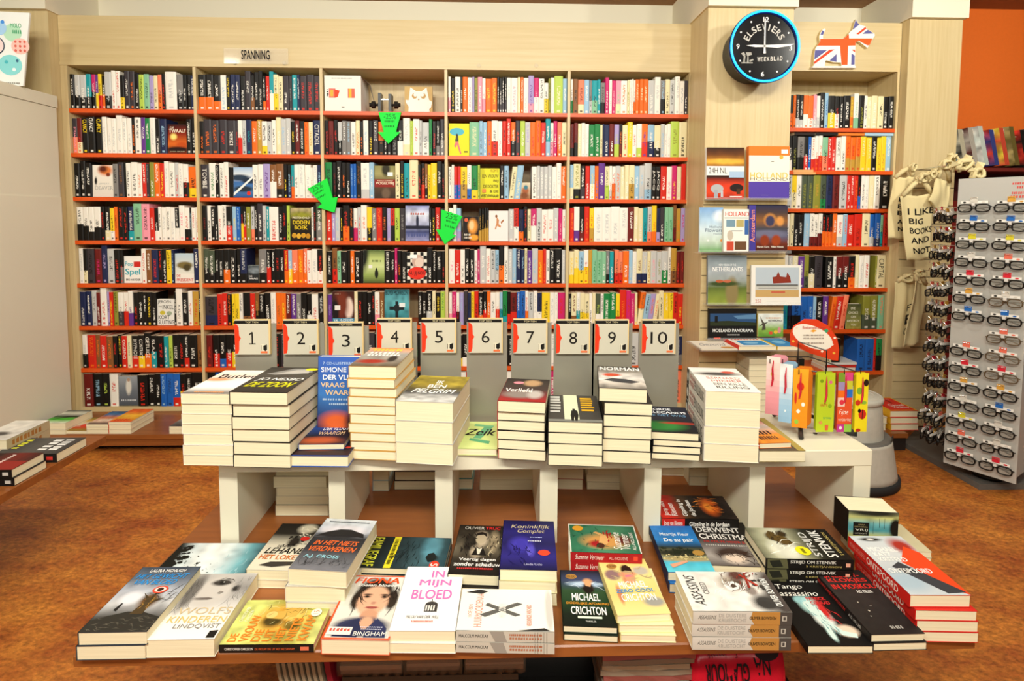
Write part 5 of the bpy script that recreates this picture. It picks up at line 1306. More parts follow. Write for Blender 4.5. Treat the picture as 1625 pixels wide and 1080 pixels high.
# ---- third bay, top shelf: box, clamp, owl
z0 = ROWZ[0]
bx = empty('white_carton', (XB[2] + .065, YB + .1, z0 + .0006), 0, 'white carton with two coloured pictures beside the clamp', 'box')
MB('ece8de').box(-.05, -.085, 0, .16, .13, .205).build('carton', PRINT, bx)
MB('dcd8cc').add([(.16, -.085, .205), (.205, -.02, .165), (.205, .1, .06), (.16, .13, .205)], [(0, 1, 2, 3)]).build('flap', PRINT, bx)
cmap = lambda u, v, z: (-.05 + u * .21, -.085 - z, .205 * (1 - v))
for nm_, ops_ in (('picture', [('r', .12, .36, .3, .62, 'e07868'), ('r', .16, .4, .24, .58, 'd8b040'), ('p', [(.27, .38), (.42, .42), (.36, .6), (.27, .62)], 'd84828')]), ('picture', [('r', .64, .36, .83, .62, 'd86850'), ('r', .67, .36, .74, .62, 'e0b838')]),
                  ('small_print', [('m', .2, .06, .76, .09, 'a8a49c', 18)]), ('small_print', [('m', .06, .38, .11, .6, '2c2824', 4, True)]), ('maker_mark', [('r', .46, .86, .54, .9, '9c988c')])):
    flat_print(cmap, .21, .205, ops_, nm_, bx)
cl = empty('lamp_clamp', (XB[2] + .37, YB + .12, z0 + .0006), 0, 'black metal clamp bracket between the carton and the owl', 'clamp')
MB().box(-.062, -.03, 0, -.045, .04, .125).build('jaw', BLACK, cl)
MB().box(.0, -.03, 0, .017, .04, .12).build('jaw', BLACK, cl)
MB().box(-.06, -.02, .085, .012, .0, .09).build('rod', STEEL, cl)
for s, x in ((-1, -.062), (1, .017)):
    m = MB().lathe([(.008, 0), (.008, .016), (.022, .018), (.022, .038), (.012, .042), (.012, .052)], (0, 0), 10)
    m.v = [(x + s * z, -.02 + u, .055 + v) for u, v, z in m.v]
    m.build('knob', BLACK, cl, False)
ow = empty('owl_board', (XB[2] + .46, YB + .13, z0 + .0006), 0, 'tan square board with a white owl wrapped in clear film', 'decoration')
MB('c8a86c').box(0, 0, 0, .168, .012, .172).build('board', PRINT, ow)
S_ = .168


def og(x, y):
    return ((x - 920) / 335 * S_, (650 - y) / 335 * .172)


OWL = [(990, 325), (1060, 370), (1125, 370), (1185, 325), (1200, 400), (1215, 470), (1250, 490), (1235, 560), (1215, 575), (1220, 610), (1200, 645), (980, 645), (965, 600), (970, 550), (935, 500), (935, 470), (970, 475), (980, 400)]
MB('f2eee4').prism([og(*p) for p in OWL], lambda x, z: (x, -.004, z), lambda x, z: (x, .001, z)).build('owl', PRINT, ow)
P = Pr(lambda u, v, z: (u, -.004 - z, v), 1, -1)
for cx, cy, c, r_ in ((1040, 425, 'c09c60', 32), (1050, 412, 'f2eee4', 22), (1145, 425, 'c09c60', 32), (1133, 412, 'f2eee4', 22), (1090, 465, 'a88448', 9)):
    x, z = og(cx, cy)
    P.poly([(x + r_ / 2000 * math.cos(q), z - r_ / 1950 * math.sin(q)) for q in [2 * math.pi * i / 14 for i in range(14)]], c)
for cx in (1035, 1140):
    for d in (-18, 0, 18):
        P.poly([og(cx, 605), og(cx + 4, 605), og(cx + d + 3, 640), og(cx + d, 640)], '8c7040')
P.build('owl_print', ow)

# ---- poster on the white cabinet
po = empty('poster_board', (-2.435, 3.04, 1.9225), .1, 'white poster board with coloured circles of little drawings, standing on the white cabinet', 'poster')
po.scale = (1.1, 1.1, 1.1)
MB('eef0ea').prism([(-.33, 0), (.012, 0), (.055, .335), (-.31, .335)], lambda x, z: (x, 0, z), lambda x, z: (x, .01, z)).build('board', PRINT, po)
pr = Pr(lambda u, v, z: (-.33 + u * .385, -z, .335 * (1 - v)), .385, .335)
pr.ops([('e', .8, .28, .1, .12, 'b8e0c0'), ('t', 'MOLO', .78, .15, .9, .21, '58a878', 'b'), ('m', .8, .24, .9, .29, '58a878', 5), ('e', .88, .46, .1, .11, 'f4c4b8'), ('e', .76, .72, .13, .14, '8cd8d8'), ('e', .66, .22, .08, .1, 'a8d0f0'), ('e', .7, .14, .02, .025, '4890e0'), ('e', .62, .46, .09, .12, '3c4858'), ('e', .62, .46, .078, .104, 'f0d8d4'),
        ('e', .5, .8, .12, .14, 'd8e8ec'), ('e', .72, .68, .02, .024, '50b8c0'), ('e', .8, .78, .02, .024, 'e8f4f4'), ('e', .84, .66, .016, .02, '3c6c88')] + [('e', .83 + .05 * (i % 3), .4 + .06 * (i // 3), .014, .018, 'd86858') for i in range(9)] + [('m', .68, .955, .86, .975, '9c988c', 8)])
pr.build('poster_print', po)

# ---- travel books on the clock pillar
PY = 3.068


def wall_book(px0, px1, py0, py1, Y, t, cover, label, spine='d8d4c8', back='e0dcd0', tilt=.05):
    a, b = atY(px0, py1, Y - t), atY(px1, py0, Y - t)
    o = make_book('display_book', b[0] - a[0], b[2] - a[2], t, cover, spine, back, None, label, 'travel books on the clock pillar')
    return stand(o, (a[0], Y, a[2]), 0, tilt)


wall_book(1121, 1183, 234, 316, PY, .022, [('g', '2a1408', '6c3c10', 'c8882c', '5c2c0c', '2c1408', 'd83c1c', 'd8401c', '9c2410'), ('s', .5, .27, .5, .05, 'e8b440', .6), ('n', .2, 9, 201), ('r', 0, .36, 1, .54, 'efece2'), ('r', .6, .46, 1, .58, 'a8c0d8'), ('t', '24H NL', .06, .39, .54, .5, '2c2824'), ('e', .28, .8, .17, .09, 'b0b0b0'), ('r', .2, .82, .3, .98, 'a0a4ac'), ('r', .38, .84, .44, .96, 'b8bcc0'), ('e', .8, .78, .18, .08, '241814'), ('r', .8, .8, .9, .9, '4c3018'), ('r', .62, .94, .94, .955, 'e8e4dc')], 'white and red 24H NL photo book with tulip pickers, on the clock pillar', 'efece2')
wall_book(1188, 1255, 232, 315, PY, .03, [('r', 0, 0, 1, 1, 'f0ead8'), ('r', 0, 0, 1, .18, 'ea7a24'), ('r', 0, .68, 1, 1, '5440a0'), ('r', .8, .06, .96, .14, 'f4f2ea'), ('e', .8, .21, .05, .04, 'e8b048'), ('t', 'HOLLAND', .03, .5, .96, .62, 'e8c468', 'b'), ('t', 'HOLLAND', .03, .6, .96, .66, '8c8060'), ('r', .55, .29, .62, .3, '6c6858'), ('r', .3, .935, .48, .94, 'a898d0')], 'orange white and purple HOLLAND book on the clock pillar', 'd8742c', 'd8742c')
wall_book(1110, 1149, 329, 400, PY - .004, .012, [('g', '7ca8d8', 'a8c8e0', 'd0e0e4', 'c8d8c8', '5c9c48'), ('s', .9, .2, .3, .12, 'e8f0f4', .6), ('n', .1, 8, 211), ('t', 'Holland', .42, .41, .98, .46, '5c7084'), ('t', 'Flowers', .24, .47, .98, .55, '4c6074'), ('t', 'Festival', .6, .57, .98, .61, '7c8c98'), ('e', .36, .74, .05, .02, 'f0f0ea'), ('e', .94, .74, .06, .03, 'e89c3c')], 'pale blue and green Holland Flowers Festival book on the clock pillar', 'b8d0e0')
wall_book(1148, 1190, 332, 399, PY - .02, .02, [('r', 0, 0, 1, 1, 'efece2'), ('t', 'HOLLAND', .06, .06, 1., .17, 'd0402c', 'b'), ('r', .03, .2, .97, .215, '3c3834'), ('r', .1, .25, .46, .42, '7898a8'), ('r', .5, .25, .8, .42, 'b8a868'), ('r', .83, .25, .99, .6, '3c68a8'), ('e', .26, .62, .12, .12, 'c8bca8'), ('r', .12, .76, .4, .98, 'c84c34'), ('r', .44, .76, .9, .96, '6c4c30'), ('r', .3, .5, .74, .52, 'a8a8a0')], 'white HOLLAND travel guide with small photos, on the clock pillar', 'd8d0c0')
wall_book(1189, 1252, 326, 399, PY, .024, [('g', '2a2c48', '4c3c38', '8c5c30', '44444c', '5c5c74', '6c2c18', '3c1c18'), ('s', .54, .32, .16, .14, 'c88840', .3), ('s', .54, .34, .12, .12, '3c3c58', .3), ('s', .8, .34, .1, .1, 'd8944c', .4), ('s', .5, .62, .5, .08, '6c6c84', .4), ('s', .4, .76, .12, .12, '8c3818', .3), ('s', .7, .76, .12, .12, '9c4018', .3), ('r', 0, 0, .16, 1, '443c94'), ('t', 'Amsterdam', .02, .1, .14, .8, 'e8947c', 'Lb'), ('t', 'Martin Kers', .2, .88, .52, .92, 'e8e0d0', 'b'), ('t', 'Willem Wilmink', .56, .88, .9, .92, 'e8e0d0', 'b')], 'dark Amsterdam photo book with canal houses, on the clock pillar', '3c3888')
wall_book(1123, 1187, 405, 483, PY, .018, [('g', '60686c', '8c989c', 'a8b0b4', '9ca4a0', '5c6c30', '7c8c3c', '94a040'), ('n', .12, 9, 221), ('s', .62, .75, .16, .3, '8c7c50', .3), ('s', .4, .58, .4, .05, '3c4c24', .4), ('e', .3, .53, .1, .03, 'b85c38'), ('e', .5, .53, .1, .03, 'c0684a'), ('t', 'NEW VISIONS OF THE', .28, .18, .72, .22, 'e8ecec', 'b'), ('t', 'NETHERLANDS', .12, .24, .9, .33, 'f0f0ec', 'b')], 'grey and green NETHERLANDS photo book with a dyke road', '6c747c')
wall_book(1192, 1273, 421, 484, PY, .014, [('r', 0, 0, 1, 1, 'ece8de'), ('r', .08, .06, .96, .8, 'b8c4cc')] + [('r', .08, .5, .96, .62, 'c8c8c0'), ('r', .08, .62, .96, .8, 'c8a468'), ('p', [(.42, .3), (.5, .28), (.54, .16), (.58, .28), (.7, .3), (.72, .18), (.78, .3), (.8, .44), (.44, .46)], '8c3424'), ('r', .1, .48, .94, .53, '6c6c68'), ('r', .14, .56, .92, .585, '8c8880'), ('r', .4, .66, .68, .69, 'c84c3c'), ('t', '253', .08, .86, .2, .94, 'c87868'), ('r', .3, .9, .7, .905, 'c8c4ba')], 'white framed calendar with a red ship, hanging beside the clock pillar', 'e4e0d4', 'e8e4d8')
wall_book(1125, 1202, 490, 538, PY, .02, [('r', 0, 0, 1, 1, '14120f'), ('r', .02, .16, .98, .56, '2c4c74'), ('p', [(.02, .42), (.4, .4), (.98, .46), (.98, .56), (.02, .56)], '2c3420'), ('r', .12, .24, .18, .46, '141414'), ('p', [(.5, .24), (.98, .18), (.98, .34), (.6, .34)], '5c84a8'), ('t', 'HOLLAND PANORAMA', .08, .66, .93, .77, 'f0f0ea', 'b'), ('m', .38, .84, .64, .88, 'c8c4bc', 12), ('r', .1, .95, .24, 1., 'd84c34')], 'black HOLLAND PANORAMA landscape book', '14120f', '1c1814')
wall_book(1203, 1244, 498, 534, PY - .008, .014, [('g', 'e0e4dc', 'd8dcd0', '8cb04c', '5c8c30'), ('n', .15, 8, 231), ('p', [(.06, .1), (.24, .4), (.4, .36), (.28, .46), (.3, .7), (.14, .72), (.18, .5), (.02, .56), (.16, .44)], '4c4438'), ('t', 'NETHERLANDS', .4, .26, .96, .34, '2c2824', 'b'), ('m', .3, .16, .9, .21, 'c87c3c', 10), ('e', .5, .84, .08, .07, 'd84c34'), ('e', .84, .72, .07, .14, 'd88c8c'), ('e', .7, .8, .08, .08, 'e8b83c')], 'small green and white NETHERLANDS picture book with a windmill', 'd8c878')

ah = []
for i, (px0, px1, py, Y) in enumerate(((1119, 1257, 317, 3.035), (1108, 1256, 401, 3.03), (1122, 1272, 484, 3.035), (1123, 1247, 540, 3.035))):
    a, b = atY(px0, py, Y), atY(px1, py, Y)
    o = MB('f0ece0').box(0, 0, -.003, b[0] - a[0], 3.0985 - Y, 0).build('acrylic_ledge', CLEAR)
    MB().box(0, 0, 0, b[0] - a[0], .002, .014).build('lip', CLEAR, o)
    o.location = (a[0], Y, a[2])
    tag(o, 'clear ledge holding ' + ('the tulip book and the orange white and purple book', 'the flower festival, travel guide and canal house books', 'the dyke road photo book and the ship calendar', 'the panorama and windmill books')[i], 'ledge', 'clear ledges on the clock pillar')
# shelf with travel books lying flat
a = atY(1112, 556, 2.87)
zs = a[2]
o = MB().box(0, 0, -.006, 1.615 - a[0], 3.0985 - 2.87, 0).build('wall_shelf', CLEAR)
MB().box(0, 0, 0, 1.615 - a[0], .002, .006).build('lip', CLEAR, o)
o.location = (a[0], 2.87, zs)
tag(o, 'narrow clear shelf with travel books lying flat on the clock pillar', 'shelf')
for i, (x, wd, ops, sp, lab, hh) in enumerate(((a[0] + .006, .19, [('r', 0, 0, 1, 1, 'e8e0d0'), ('t', 'Gezond', .1, .3, .9, .6, '8c8c90', 'i'), ('e', .8, .82, .2, .1, 'c89050')], 'e0d8c8', 'white magazine lying open-cornered on the clear wall shelf', .2),
                                          (a[0] + .2, .2, [('r', 0, 0, 1, 1, 'ece8dc'), ('r', .0, .0, .06, 1, 'd83828'), ('r', .2, .34, .9, .86, '3c8cc8'), ('e', .5, .6, .2, .12, '8cc0e0'), ('m', .12, .08, .9, .26, 'd84838', 9), ('r', .94, 0, 1, 1, 'e8c030')], 'd83828', 'red white and blue travel guide lying flat on the clear wall shelf', .205),
                                          (a[0] + .405, .11, [('r', 0, 0, 1, 1, '3c88c0'), ('e', .5, .5, .3, .2, '78b8e0')], 'e8c030', 'blue travel guide lying flat at the end of the clear wall shelf', .2))):
    if x + wd > 1.62:
        wd = 1.61 - x
    o = make_book('travel_guide', wd, hh, .02 if i else .006, ops, sp, 'e8e0d0', None, lab, 'travel guides lying on the clear wall shelf')
    o.location = (x, 2.872, zs + .0005)

# pile of books standing on the plinth below
for i in range(13):
    o = make_book('paperback', .13, .16, .031, None, 'c8c0a4', 'd0c8ac', None, f'{nth_from_top(i, 13)} of the pale pile behind the bookmark rack', 'pale pile on the short plinth')
    o.location = (1.355 + random.uniform(-.008, .008), 2.932 + random.uniform(0, .006), .1006 + i * .0316)
    o.rotation_euler = (0, 0, random.uniform(-.03, .03))

# books lying on the rows of the narrow bookcase
for z_, px0, px1, t, c1, oy, lab in ((RZ[1] + .205, 1258, 1290, .018, '2a1c18', 0, 'dark paperback lying on the second row of the narrow bookcase'),
                                 (RZ[1] + .205, 1291, 1326, .018, '1c1814', 0, 'black and white paperback lying on the second row of the narrow bookcase'),
                                 (RZ[1] + .205, 1327, 1368, .014, 'e87c28', 0, 'orange paperback lying on the second row of the narrow bookcase'),
                                 (RZ[1] + .205, 1369, 1417, .018, 'a8c8dc', 0, 'light blue paperback lying on the second row of the narrow bookcase'),
                                 (RZ[2] + .198, 1257, 1292, .014, 'e8a868', -.012, 'lower of two tan paperbacks lying on the third row of the narrow bookcase'),
                                 (RZ[2] + .2125, 1256, 1288, .014, 'ecb070', -.012, 'upper of two tan paperbacks lying on the third row of the narrow bookcase'),
                                 (RZ[3] + .218, 1320, 1354, .016, 'd8c8a0', .01, 'cream paperback lying on the fourth row of the narrow bookcase')):
    a, b = atY(px0, 300, 3.34), atY(px1, 300, 3.34)
    L_ = b[0] - a[0]
    o = make_book('paperback', .12, L_, t, None, c1, c1, None, lab, 'paperbacks lying on the rows of the narrow bookcase')
    o.location = (b[0], 3.342 + oy, z_ + .0035)
    o.rotation_euler = (0, 0, math.pi / 2)
for i, (c1, t, lab) in enumerate((('e8e0d0', .02, 'white book lying on the seventh shelf of the narrow bookcase'), ('c83024', .016, 'red and white book lying on the seventh shelf of the narrow bookcase'), ('e4e0d8', .014, 'topmost pale book lying on the seventh shelf of the narrow bookcase'))):
    o = make_book('paperback', .15, .19, t, [('r', .1, .1, .9, .9, 'ece8e0'), ('m', .2, .3, .8, .5, 'c83024', 8)] if i == 2 else None, c1, 'e8e4da', None, lab, 'books lying on the seventh shelf of the narrow bookcase')
    o.location = (2.20 + .006 * i, 3.337 + .003 * i, RZ[6] + .0006 + sum((.02, .016, .014)[:i]) + .0006 * i)
    o.rotation_euler = (0, 0, math.pi / 2)
cv = [('r', 0, 0, 1, 1, 'd82c1c'), ('r', 0, 0, 1, .04, 'e8b428'), ('r', 0, .95, 1, 1, 'e8b428'), ('r', 0, 0, .05, 1, 'e8b428'), ('r', .95, 0, 1, 1, 'e8b428'), ('t', 'J.K. ROWLING', .1, .1, .8, .2, 'e88c7c', 'b'), ('t', 'Casual', .3, .52, .9, .68, 'f4ece0', 'i'), ('t', 'Vacancy', .3, .7, .94, .86, 'f4ece0', 'i'), ('r', .6, .2, .64, .46, '241410')]
for i in range(3):
    o = make_book('hardback', .155, .22, .036, cv if i == 2 else None, 'e0a828', 'd83020', None, f'{nth_from_top(i, 3)} of three red and yellow hardbacks by the step stool', 'red and yellow hardbacks by the step stool', 'book', None, True)
    o.location = (2.175 - .004 * i, 2.975, .1006 + i * .0368)
o = make_book('hardback', .12, .2, .036, None, 'd8d0b8', 'd8d0b8', None, 'cream book half hidden behind the step stool', None, 'book', None, True)
o.location = (2.03, 2.98, .1006)
o = make_book('hardback', .12, .2, .036, None, 'c83020', 'd8d0b8', None, 'red spined book lying on the cream one behind the step stool', None, 'book', None, True)
o.location = (2.035, 2.98, .1374)

# ---- books on the long plinth
PZ = .10
for ph, l, r, th, ops, sp in (('two green wave books at the end of the long plinth', (64, 689), (104, 689), [.024, .036], [('g', '1c2014', 'd8dcc8', '3c3c34', '60b840', 'e0e8d0'), ('n', .2, 6, 301), ('s', .5, .68, .5, .1, '48b030', .4), ('p', [(0, .8), (.5, .5), (1, .45), (1, .5), (.5, .6)], '16140f')], '1c1c18'),
                              ('one thin paperback with an orange patch on the long plinth', (105, 688), (138, 688), [.016], [('g', '6c6830', 'c8a048', 'd8d0b8', 'c84c28', '8c8430'), ('e', .5, .6, .3, .14, 'd84028')], 'd8d0b8'),
                              ('three blue topped paperbacks on the long plinth', (138, 688), (172, 688), [.024, .013, .014], [('g', '2c4c74', '3870a0', 'c8784c', 'd8b8a0', '2a2420'), ('n', .3, 7, 302), ('m', .2, .6, .8, .76, 'e8d8c0', 6)], 'd8d0bc'),
                              ('three orange and yellow paperbacks on the long plinth', (173, 688), (208, 688), [.024, .026, .014], [('g', 'd85018', 'e8742c', 'e8b438', 'e8a830', 'd83c18'), ('n', .2, 6, 303), ('m', .1, .76, .8, .92, 'd02c18', 5)], 'd85020'),
                              ('two grey paperbacks on the long plinth', (269, 688), (304, 688), [.026, .014], [('g', '5c5854', '8c8880', '3c3834'), ('n', .3, 7, 304)], 'c8c0ac')):
    stack(ph, l, r, PZ, th, .2, ops, sp, 'd8d0bc', jit=.002)

# ---- second table at the end of the aisle
T2 = empty('display_table', (-1.88, 1.8, 0), 0, 'low brown display table beside the white cabinet', 'table')
for n, q, m in (('deck', (-2.43, 1.2, .343, -1.575, 2.3, .37), WOODD), ('leg_panel', (-2.17, 1.25, 0, -2.14, 2.2, .343), DARK), ('leg_panel', (-2.12, 1.3, 0, -1.7, 1.33, .343), DARK)):
    MB().box(q[0] + 1.88, q[1] - 1.8, q[2], q[3] + 1.88, q[4] - 1.8, q[5]).build(n, m, T2)


def s_book(name, X, Y, z, w_, h_, t, cover, sp, bk, sops, lab, grp=None, dr=0.):
    o = make_book(name, w_, h_, t, cover, sp, bk, sops, lab, grp)
    o.location = (X, Y, z)
    o.rotation_euler = (0, 0, math.pi / 2 + dr)
    return o


s_book('paperback', -1.582, 2.05, .3706, .15, .225, .032, [('g', '3c3c3c', '54524e', '3a3836'), ('m', .3, .1, .9, .2, 'd8d83c', 4), ('m', .2, .56, .9, .7, 'e8e8e4', 4), ('m', .2, .74, .92, .88, 'e8e8e4', 5)], '1c1a18', '2a2826', [('r', .84, .3, .94, .7, 'd83c34')], 'black thriller with yellow and white lettering at the corner of the low table')
s_book('paperback', -1.585, 1.872, .3706, .135, .21, .026, None, '14110f', '2a2624', [('r', .86, .3, .95, .7, 'c8c4bc')], 'lower of two red and black thrillers at the edge of the low table', 'red and black thrillers on the low table')
s_book('paperback', -1.592, 1.872, .3972, .135, .21, .028, [('g', '16110f', '2a1412', '6c1c14', '3c1410'), ('r', .0, .5, .5, 1, '8c2018'), ('m', .1, .56, .9, .62, 'e8d8d0', 10)], '14110f', '1c1614', [('r', .86, .3, .95, .7, 'c8c4bc')], 'upper of two red and black thrillers at the edge of the low table', 'red and black thrillers on the low table')
WS = [('r', 0, 0, 1, 1, 'b8a884'), ('m', .1, .2, .8, .8, 'a87038', 8)]
for i in range(2):
    o = make_book('paperback', .13, .2, .034, [('g', 'c8c4bc', 'd8d4c8'), ('n', .2, 6, 333), ('s', .6, .3, .3, .1, '4c4844', .5)] if i else None, 'b8a884', 'd0c8b4', WS, ('upper' if i else 'lower') + ' of two pale books with brown lettered spines on the low table', 'pale books on the low table')
    o.location = (-1.79, 2.29, .3706 + .0346 * i)
    o.rotation_euler = (0, 0, math.pi)

# ================================================================== step stool
ST = empty('step_stool', (1.73, 2.66, 0), 0, 'round grey plastic step stool behind the end of the table', 'stool')
MB().lathe([(.205, 0), (.223, .004), (.223, .034), (.214, .04)], (0, 0), 40).build('rubber_ring', RUBBER, ST, True)
MB().lathe([(.214, .03), (.208, .06), (.186, .2), (.183, .215)], (0, 0), 40).build('lower_drum', GREYP, ST, True)
MB().lathe([(.183, .215), (.178, .222), (.15, .222), (.148, .215)], (0, 0), 40).build('lower_tread', BASEG, ST)
m = MB()
n = 40
pr_ = [(.150, .21), (.146, .25), (.137, .375), (.134, .385)]
gap = [k for k in range(n) if 205 <= k * 9 <= 250]
vs = [(r * math.cos(2 * math.pi * k / n), r * math.sin(2 * math.pi * k / n), z) for r, z in pr_ for k in range(n)]
m.add(vs, [(j * n + k, j * n + (k + 1) % n, (j + 1) * n + (k + 1) % n, (j + 1) * n + k) for j in range(3) for k in range(n) if not (k in gap and j == 1)])
m.build('upper_drum', GREYP, ST, True)
MB().lathe([(.12, .22), (.112, .38)], (0, 0), 30).build('inner_drum', BASEG, ST, True)
MB().lathe([(.134, .383), (.142, .388), (.143, .403), (.138, .412), (.02, .414)], (0, 0), 40).build('top_tread', GREYP, ST, True)
for r in (.05, .075, .1, .125):
    MB().lathe([(r, .4125), (r + .004, .4155), (r + .008, .4125)], (0, 0), 40, None, False).build('tread_rib', GREYP, ST, True)
MB('3a3a36').box(-.013, -.1862, .226, .013, -.1835, .25).build('badge', PRINT, ST).rotation_euler = (0, 0, .75)

# ================================================================== glasses stand
A0, A1 = np.array([2.183, 2.618]), np.array([2.329, 2.388])
dv = (A1 - A0) / np.linalg.norm(A1 - A0)
GW = float(np.linalg.norm(A1 - A0))
ga = math.atan2(dv[1], dv[0])
GS = empty('glasses_stand', (A0[0], A0[1], 0), 0, 'rotating reading glasses stand on a grey board by the orange wall', 'display stand')
MB().prism([(2.262, 2.50), (2.90, 2.50), (3.1, 2.72), (3.1, 2.98), (2.75, 3.20), (2.50, 3.20), (2.262, 2.99)], lambda x, y: (x - A0[0], y - A0[1], 0), lambda x, y: (x - A0[0], y - A0[1], .028)).build('base_board', BASEG, GS)
col = empty('column', (0, 0, 0), ga)
col.parent = GS


def gpanel(nm, x0, y0, z0, x1, y1, z1, mat):
    return MB().box(x0, y0, z0, x1, y1, z1).build(nm, mat, col)


gpanel('front_panel', 0, 0, .08, GW, .006, 1.447, PANELG)
gpanel('rear_panel', 0, GW - .006, .08, GW, GW, 1.447, PANELG)
gpanel('core', .006, .006, .10, GW - .006, GW - .006, 1.43, PANELG)
gpanel('top_cap', .02, .02, 1.43, GW - .02, GW - .02, 1.45, BLACK)
m = MB().lathe([(.06, .028), (.06, .05), (.025, .055), (.025, .10)], (GW / 2, GW / 2), 24)
m.build('swivel', BLACK, col, True)
flat_print(lambda u, v, z: (u * GW, -z, .08 + 1.367 * (1 - v)), GW, 1.367, [('m', .72, .018, .96, .025, 'd05048', 8), ('m', .78, .03, .9, .038, 'd05048', 4), ('m', .72, .048, .88, .056, 'd05048', 6), ('m', .7, .06, .96, .068, 'd05048', 7)], 'panel_print', col)


def glasses_proto(dark, tag_col, white=True):
    r = empty('reading_glasses')
    fr = MB('16130f' if dark else '5c4c38')
    loops = []
    for s in (-1, 1):
        pts = []
        for k in range(16):
            t = 2 * math.pi * k / 16
            c, q = math.cos(t), math.sin(t)
            x = s * .033 + .0255 * math.copysign(abs(c) ** .7, c)
            z = .0165 * math.copysign(abs(q) ** .75, q) - (.002 if q < 0 else 0)
            pts.append((x, -.010 + abs(x) * .06, z))
        fr.tube(pts, .0034 if dark else .0028, 5, None, True, True)
        ln = MB('d8d4c8')
        ln.add([(p[0], p[1] + .0005, p[2]) for p in pts], [tuple(range(16))])
        loops.append(ln)
    fr.tube([(-.009, -.010, .003), (0, -.012, .006), (.009, -.010, .003)], .0022, 5)
    fr.build('frame', GLOSS, r, True)
    for ln in loops:
        ln.build('lens', LENS, r)
    for s in (-1, 1):
        MB('16130f' if dark else '6c5a40').tube([(s * .059, -.007, .006), (s * .064, -.002, .005), (s * .05, .012, .002), (-s * .02, .016, -.004), (-s * .045, .013, -.012)], [.0025, .0025, .0022, .0022, .003], 5).build('temple', GLOSS, r, True)
    tg = MB('f0ece2').box(-.05, -.004, .020, .05, -.0015, .032)
    t = tg.build('size_tag', PRINT, r)
    m = MB('1c1814')
    m.prism([(-.036 + .006 * math.cos(q), .026 + .004 * math.sin(q)) for q in [2 * math.pi * i / 10 for i in range(10)]], lambda x, z: (x, -.0048, z), lambda x, z: (x, -.004, z))
    m.build('size_mark', PRINT, t)
    m = MB(tag_col)
    m.prism([(.034 + .007 * math.cos(q), .026 + .0035 * math.sin(q)) for q in [2 * math.pi * i / 10 for i in range(10)]], lambda x, z: (x, -.0048, z), lambda x, z: (x, -.004, z), tag_col)
    m.build('strength_mark', PRINT, t)
    MB(tag_col).box(-.014, -.0062, .026, .014, -.005, .050).build('strength_sticker', PRINT, r)
    MB('d8d4cc').box(-.006, -.016, .010, .006, -.013, .021).build('nose_clip', PRINT, r)
    MB().tube([(-.011, .0, .032), (-.011, -.012, .046), (.011, -.012, .046), (.011, 0., .032)], .0012, 5).build('hook', STEEL, r)
    return r


TC = {'blue': '2468b8', 'yellow': 'd8cc30', 'salmon': 'e87058', 'red': 'd82838', 'amber': 'd8a040', 'white': 'd8d4c8'}
LEFTC = ['white', 'blue', 'yellow', 'white', 'red', 'amber', 'blue', None, 'salmon', 'red', 'amber', 'white', 'yellow', 'salmon', 'red']
RIGHTC = ['amber', 'blue', 'yellow', 'salmon', 'red', 'white', 'blue', 'salmon', 'salmon', 'red', 'amber', 'blue', 'white', 'white', 'red']
protos = {}
rows15 = ['top', 'second', 'third', 'fourth', 'fifth', 'sixth', 'seventh', 'eighth', 'ninth', 'tenth', 'eleventh', 'twelfth', 'thirteenth', 'fourteenth', 'lowest']


def put_glasses(key, loc, rz, lab, grp, tilt=0.):
    if key not in protos:
        protos[key] = g = glasses_proto(key[0], TC[key[1]])
    else:
        g = copy_tree(protos[key])
    g.location = loc
    g.rotation_euler = (0, tilt, rz)
    tag(g, lab, 'glasses', grp)


for ci, colr in enumerate((LEFTC, RIGHTC)):
    for ri, c in enumerate(colr):
        if not c:
            continue
        u = (.26, .75)[ci] * GW
        zz = 1.447 - (46 + 27.6 * ri) / 449 * 1.367 + .004
        p = A0 + dv * u + np.array([dv[1], -dv[0]]) * .019
        dark = not (ri in (5, 7, 8, 9) and ci == 1)
        put_glasses((dark, c), (p[0], p[1], zz), ga, f"{'black' if dark else 'brown'} glasses with {c} sticker, {rows15[ri]} row, {'inner' if ci == 0 else 'outer'} column of the stand", 'reading glasses on the front panel', random.uniform(-.04, .04))
nb = np.array([-dv[1], dv[0]])
for ri in range(13):
    for k in range(4):
        zz = 1.447 - (60 + 30 * ri) / 449 * 1.367 + random.uniform(-.008, .008)
        p = A0 + nb * (.055 + .012 * k) - dv * (.03 + .026 * k)
        put_glasses((True, ['white', 'amber', 'red', 'salmon'][(ri + k) % 4]), (p[0], p[1], zz), ga - math.pi / 2 + random.uniform(-.25, .25), f"dark glasses seen edge-on, {ORD[ri + 1]} row down, {ORD[k + 1]} out from the panel", 'reading glasses hanging edge-on beside the panel', random.uniform(-.2, .2))
for ri in range(13):
    zz = 1.447 - (60 + 30 * ri) / 449 * 1.367 + .05
    m = MB()
    q0, q1 = (0, .05), (-.13, .09)
    m.tube([(q0[0], q0[1], zz), (q1[0], q1[1], zz - .002), (q1[0], q1[1], zz + .012)], .0014, 5)
    m.build('wire_hook', STEEL, col)

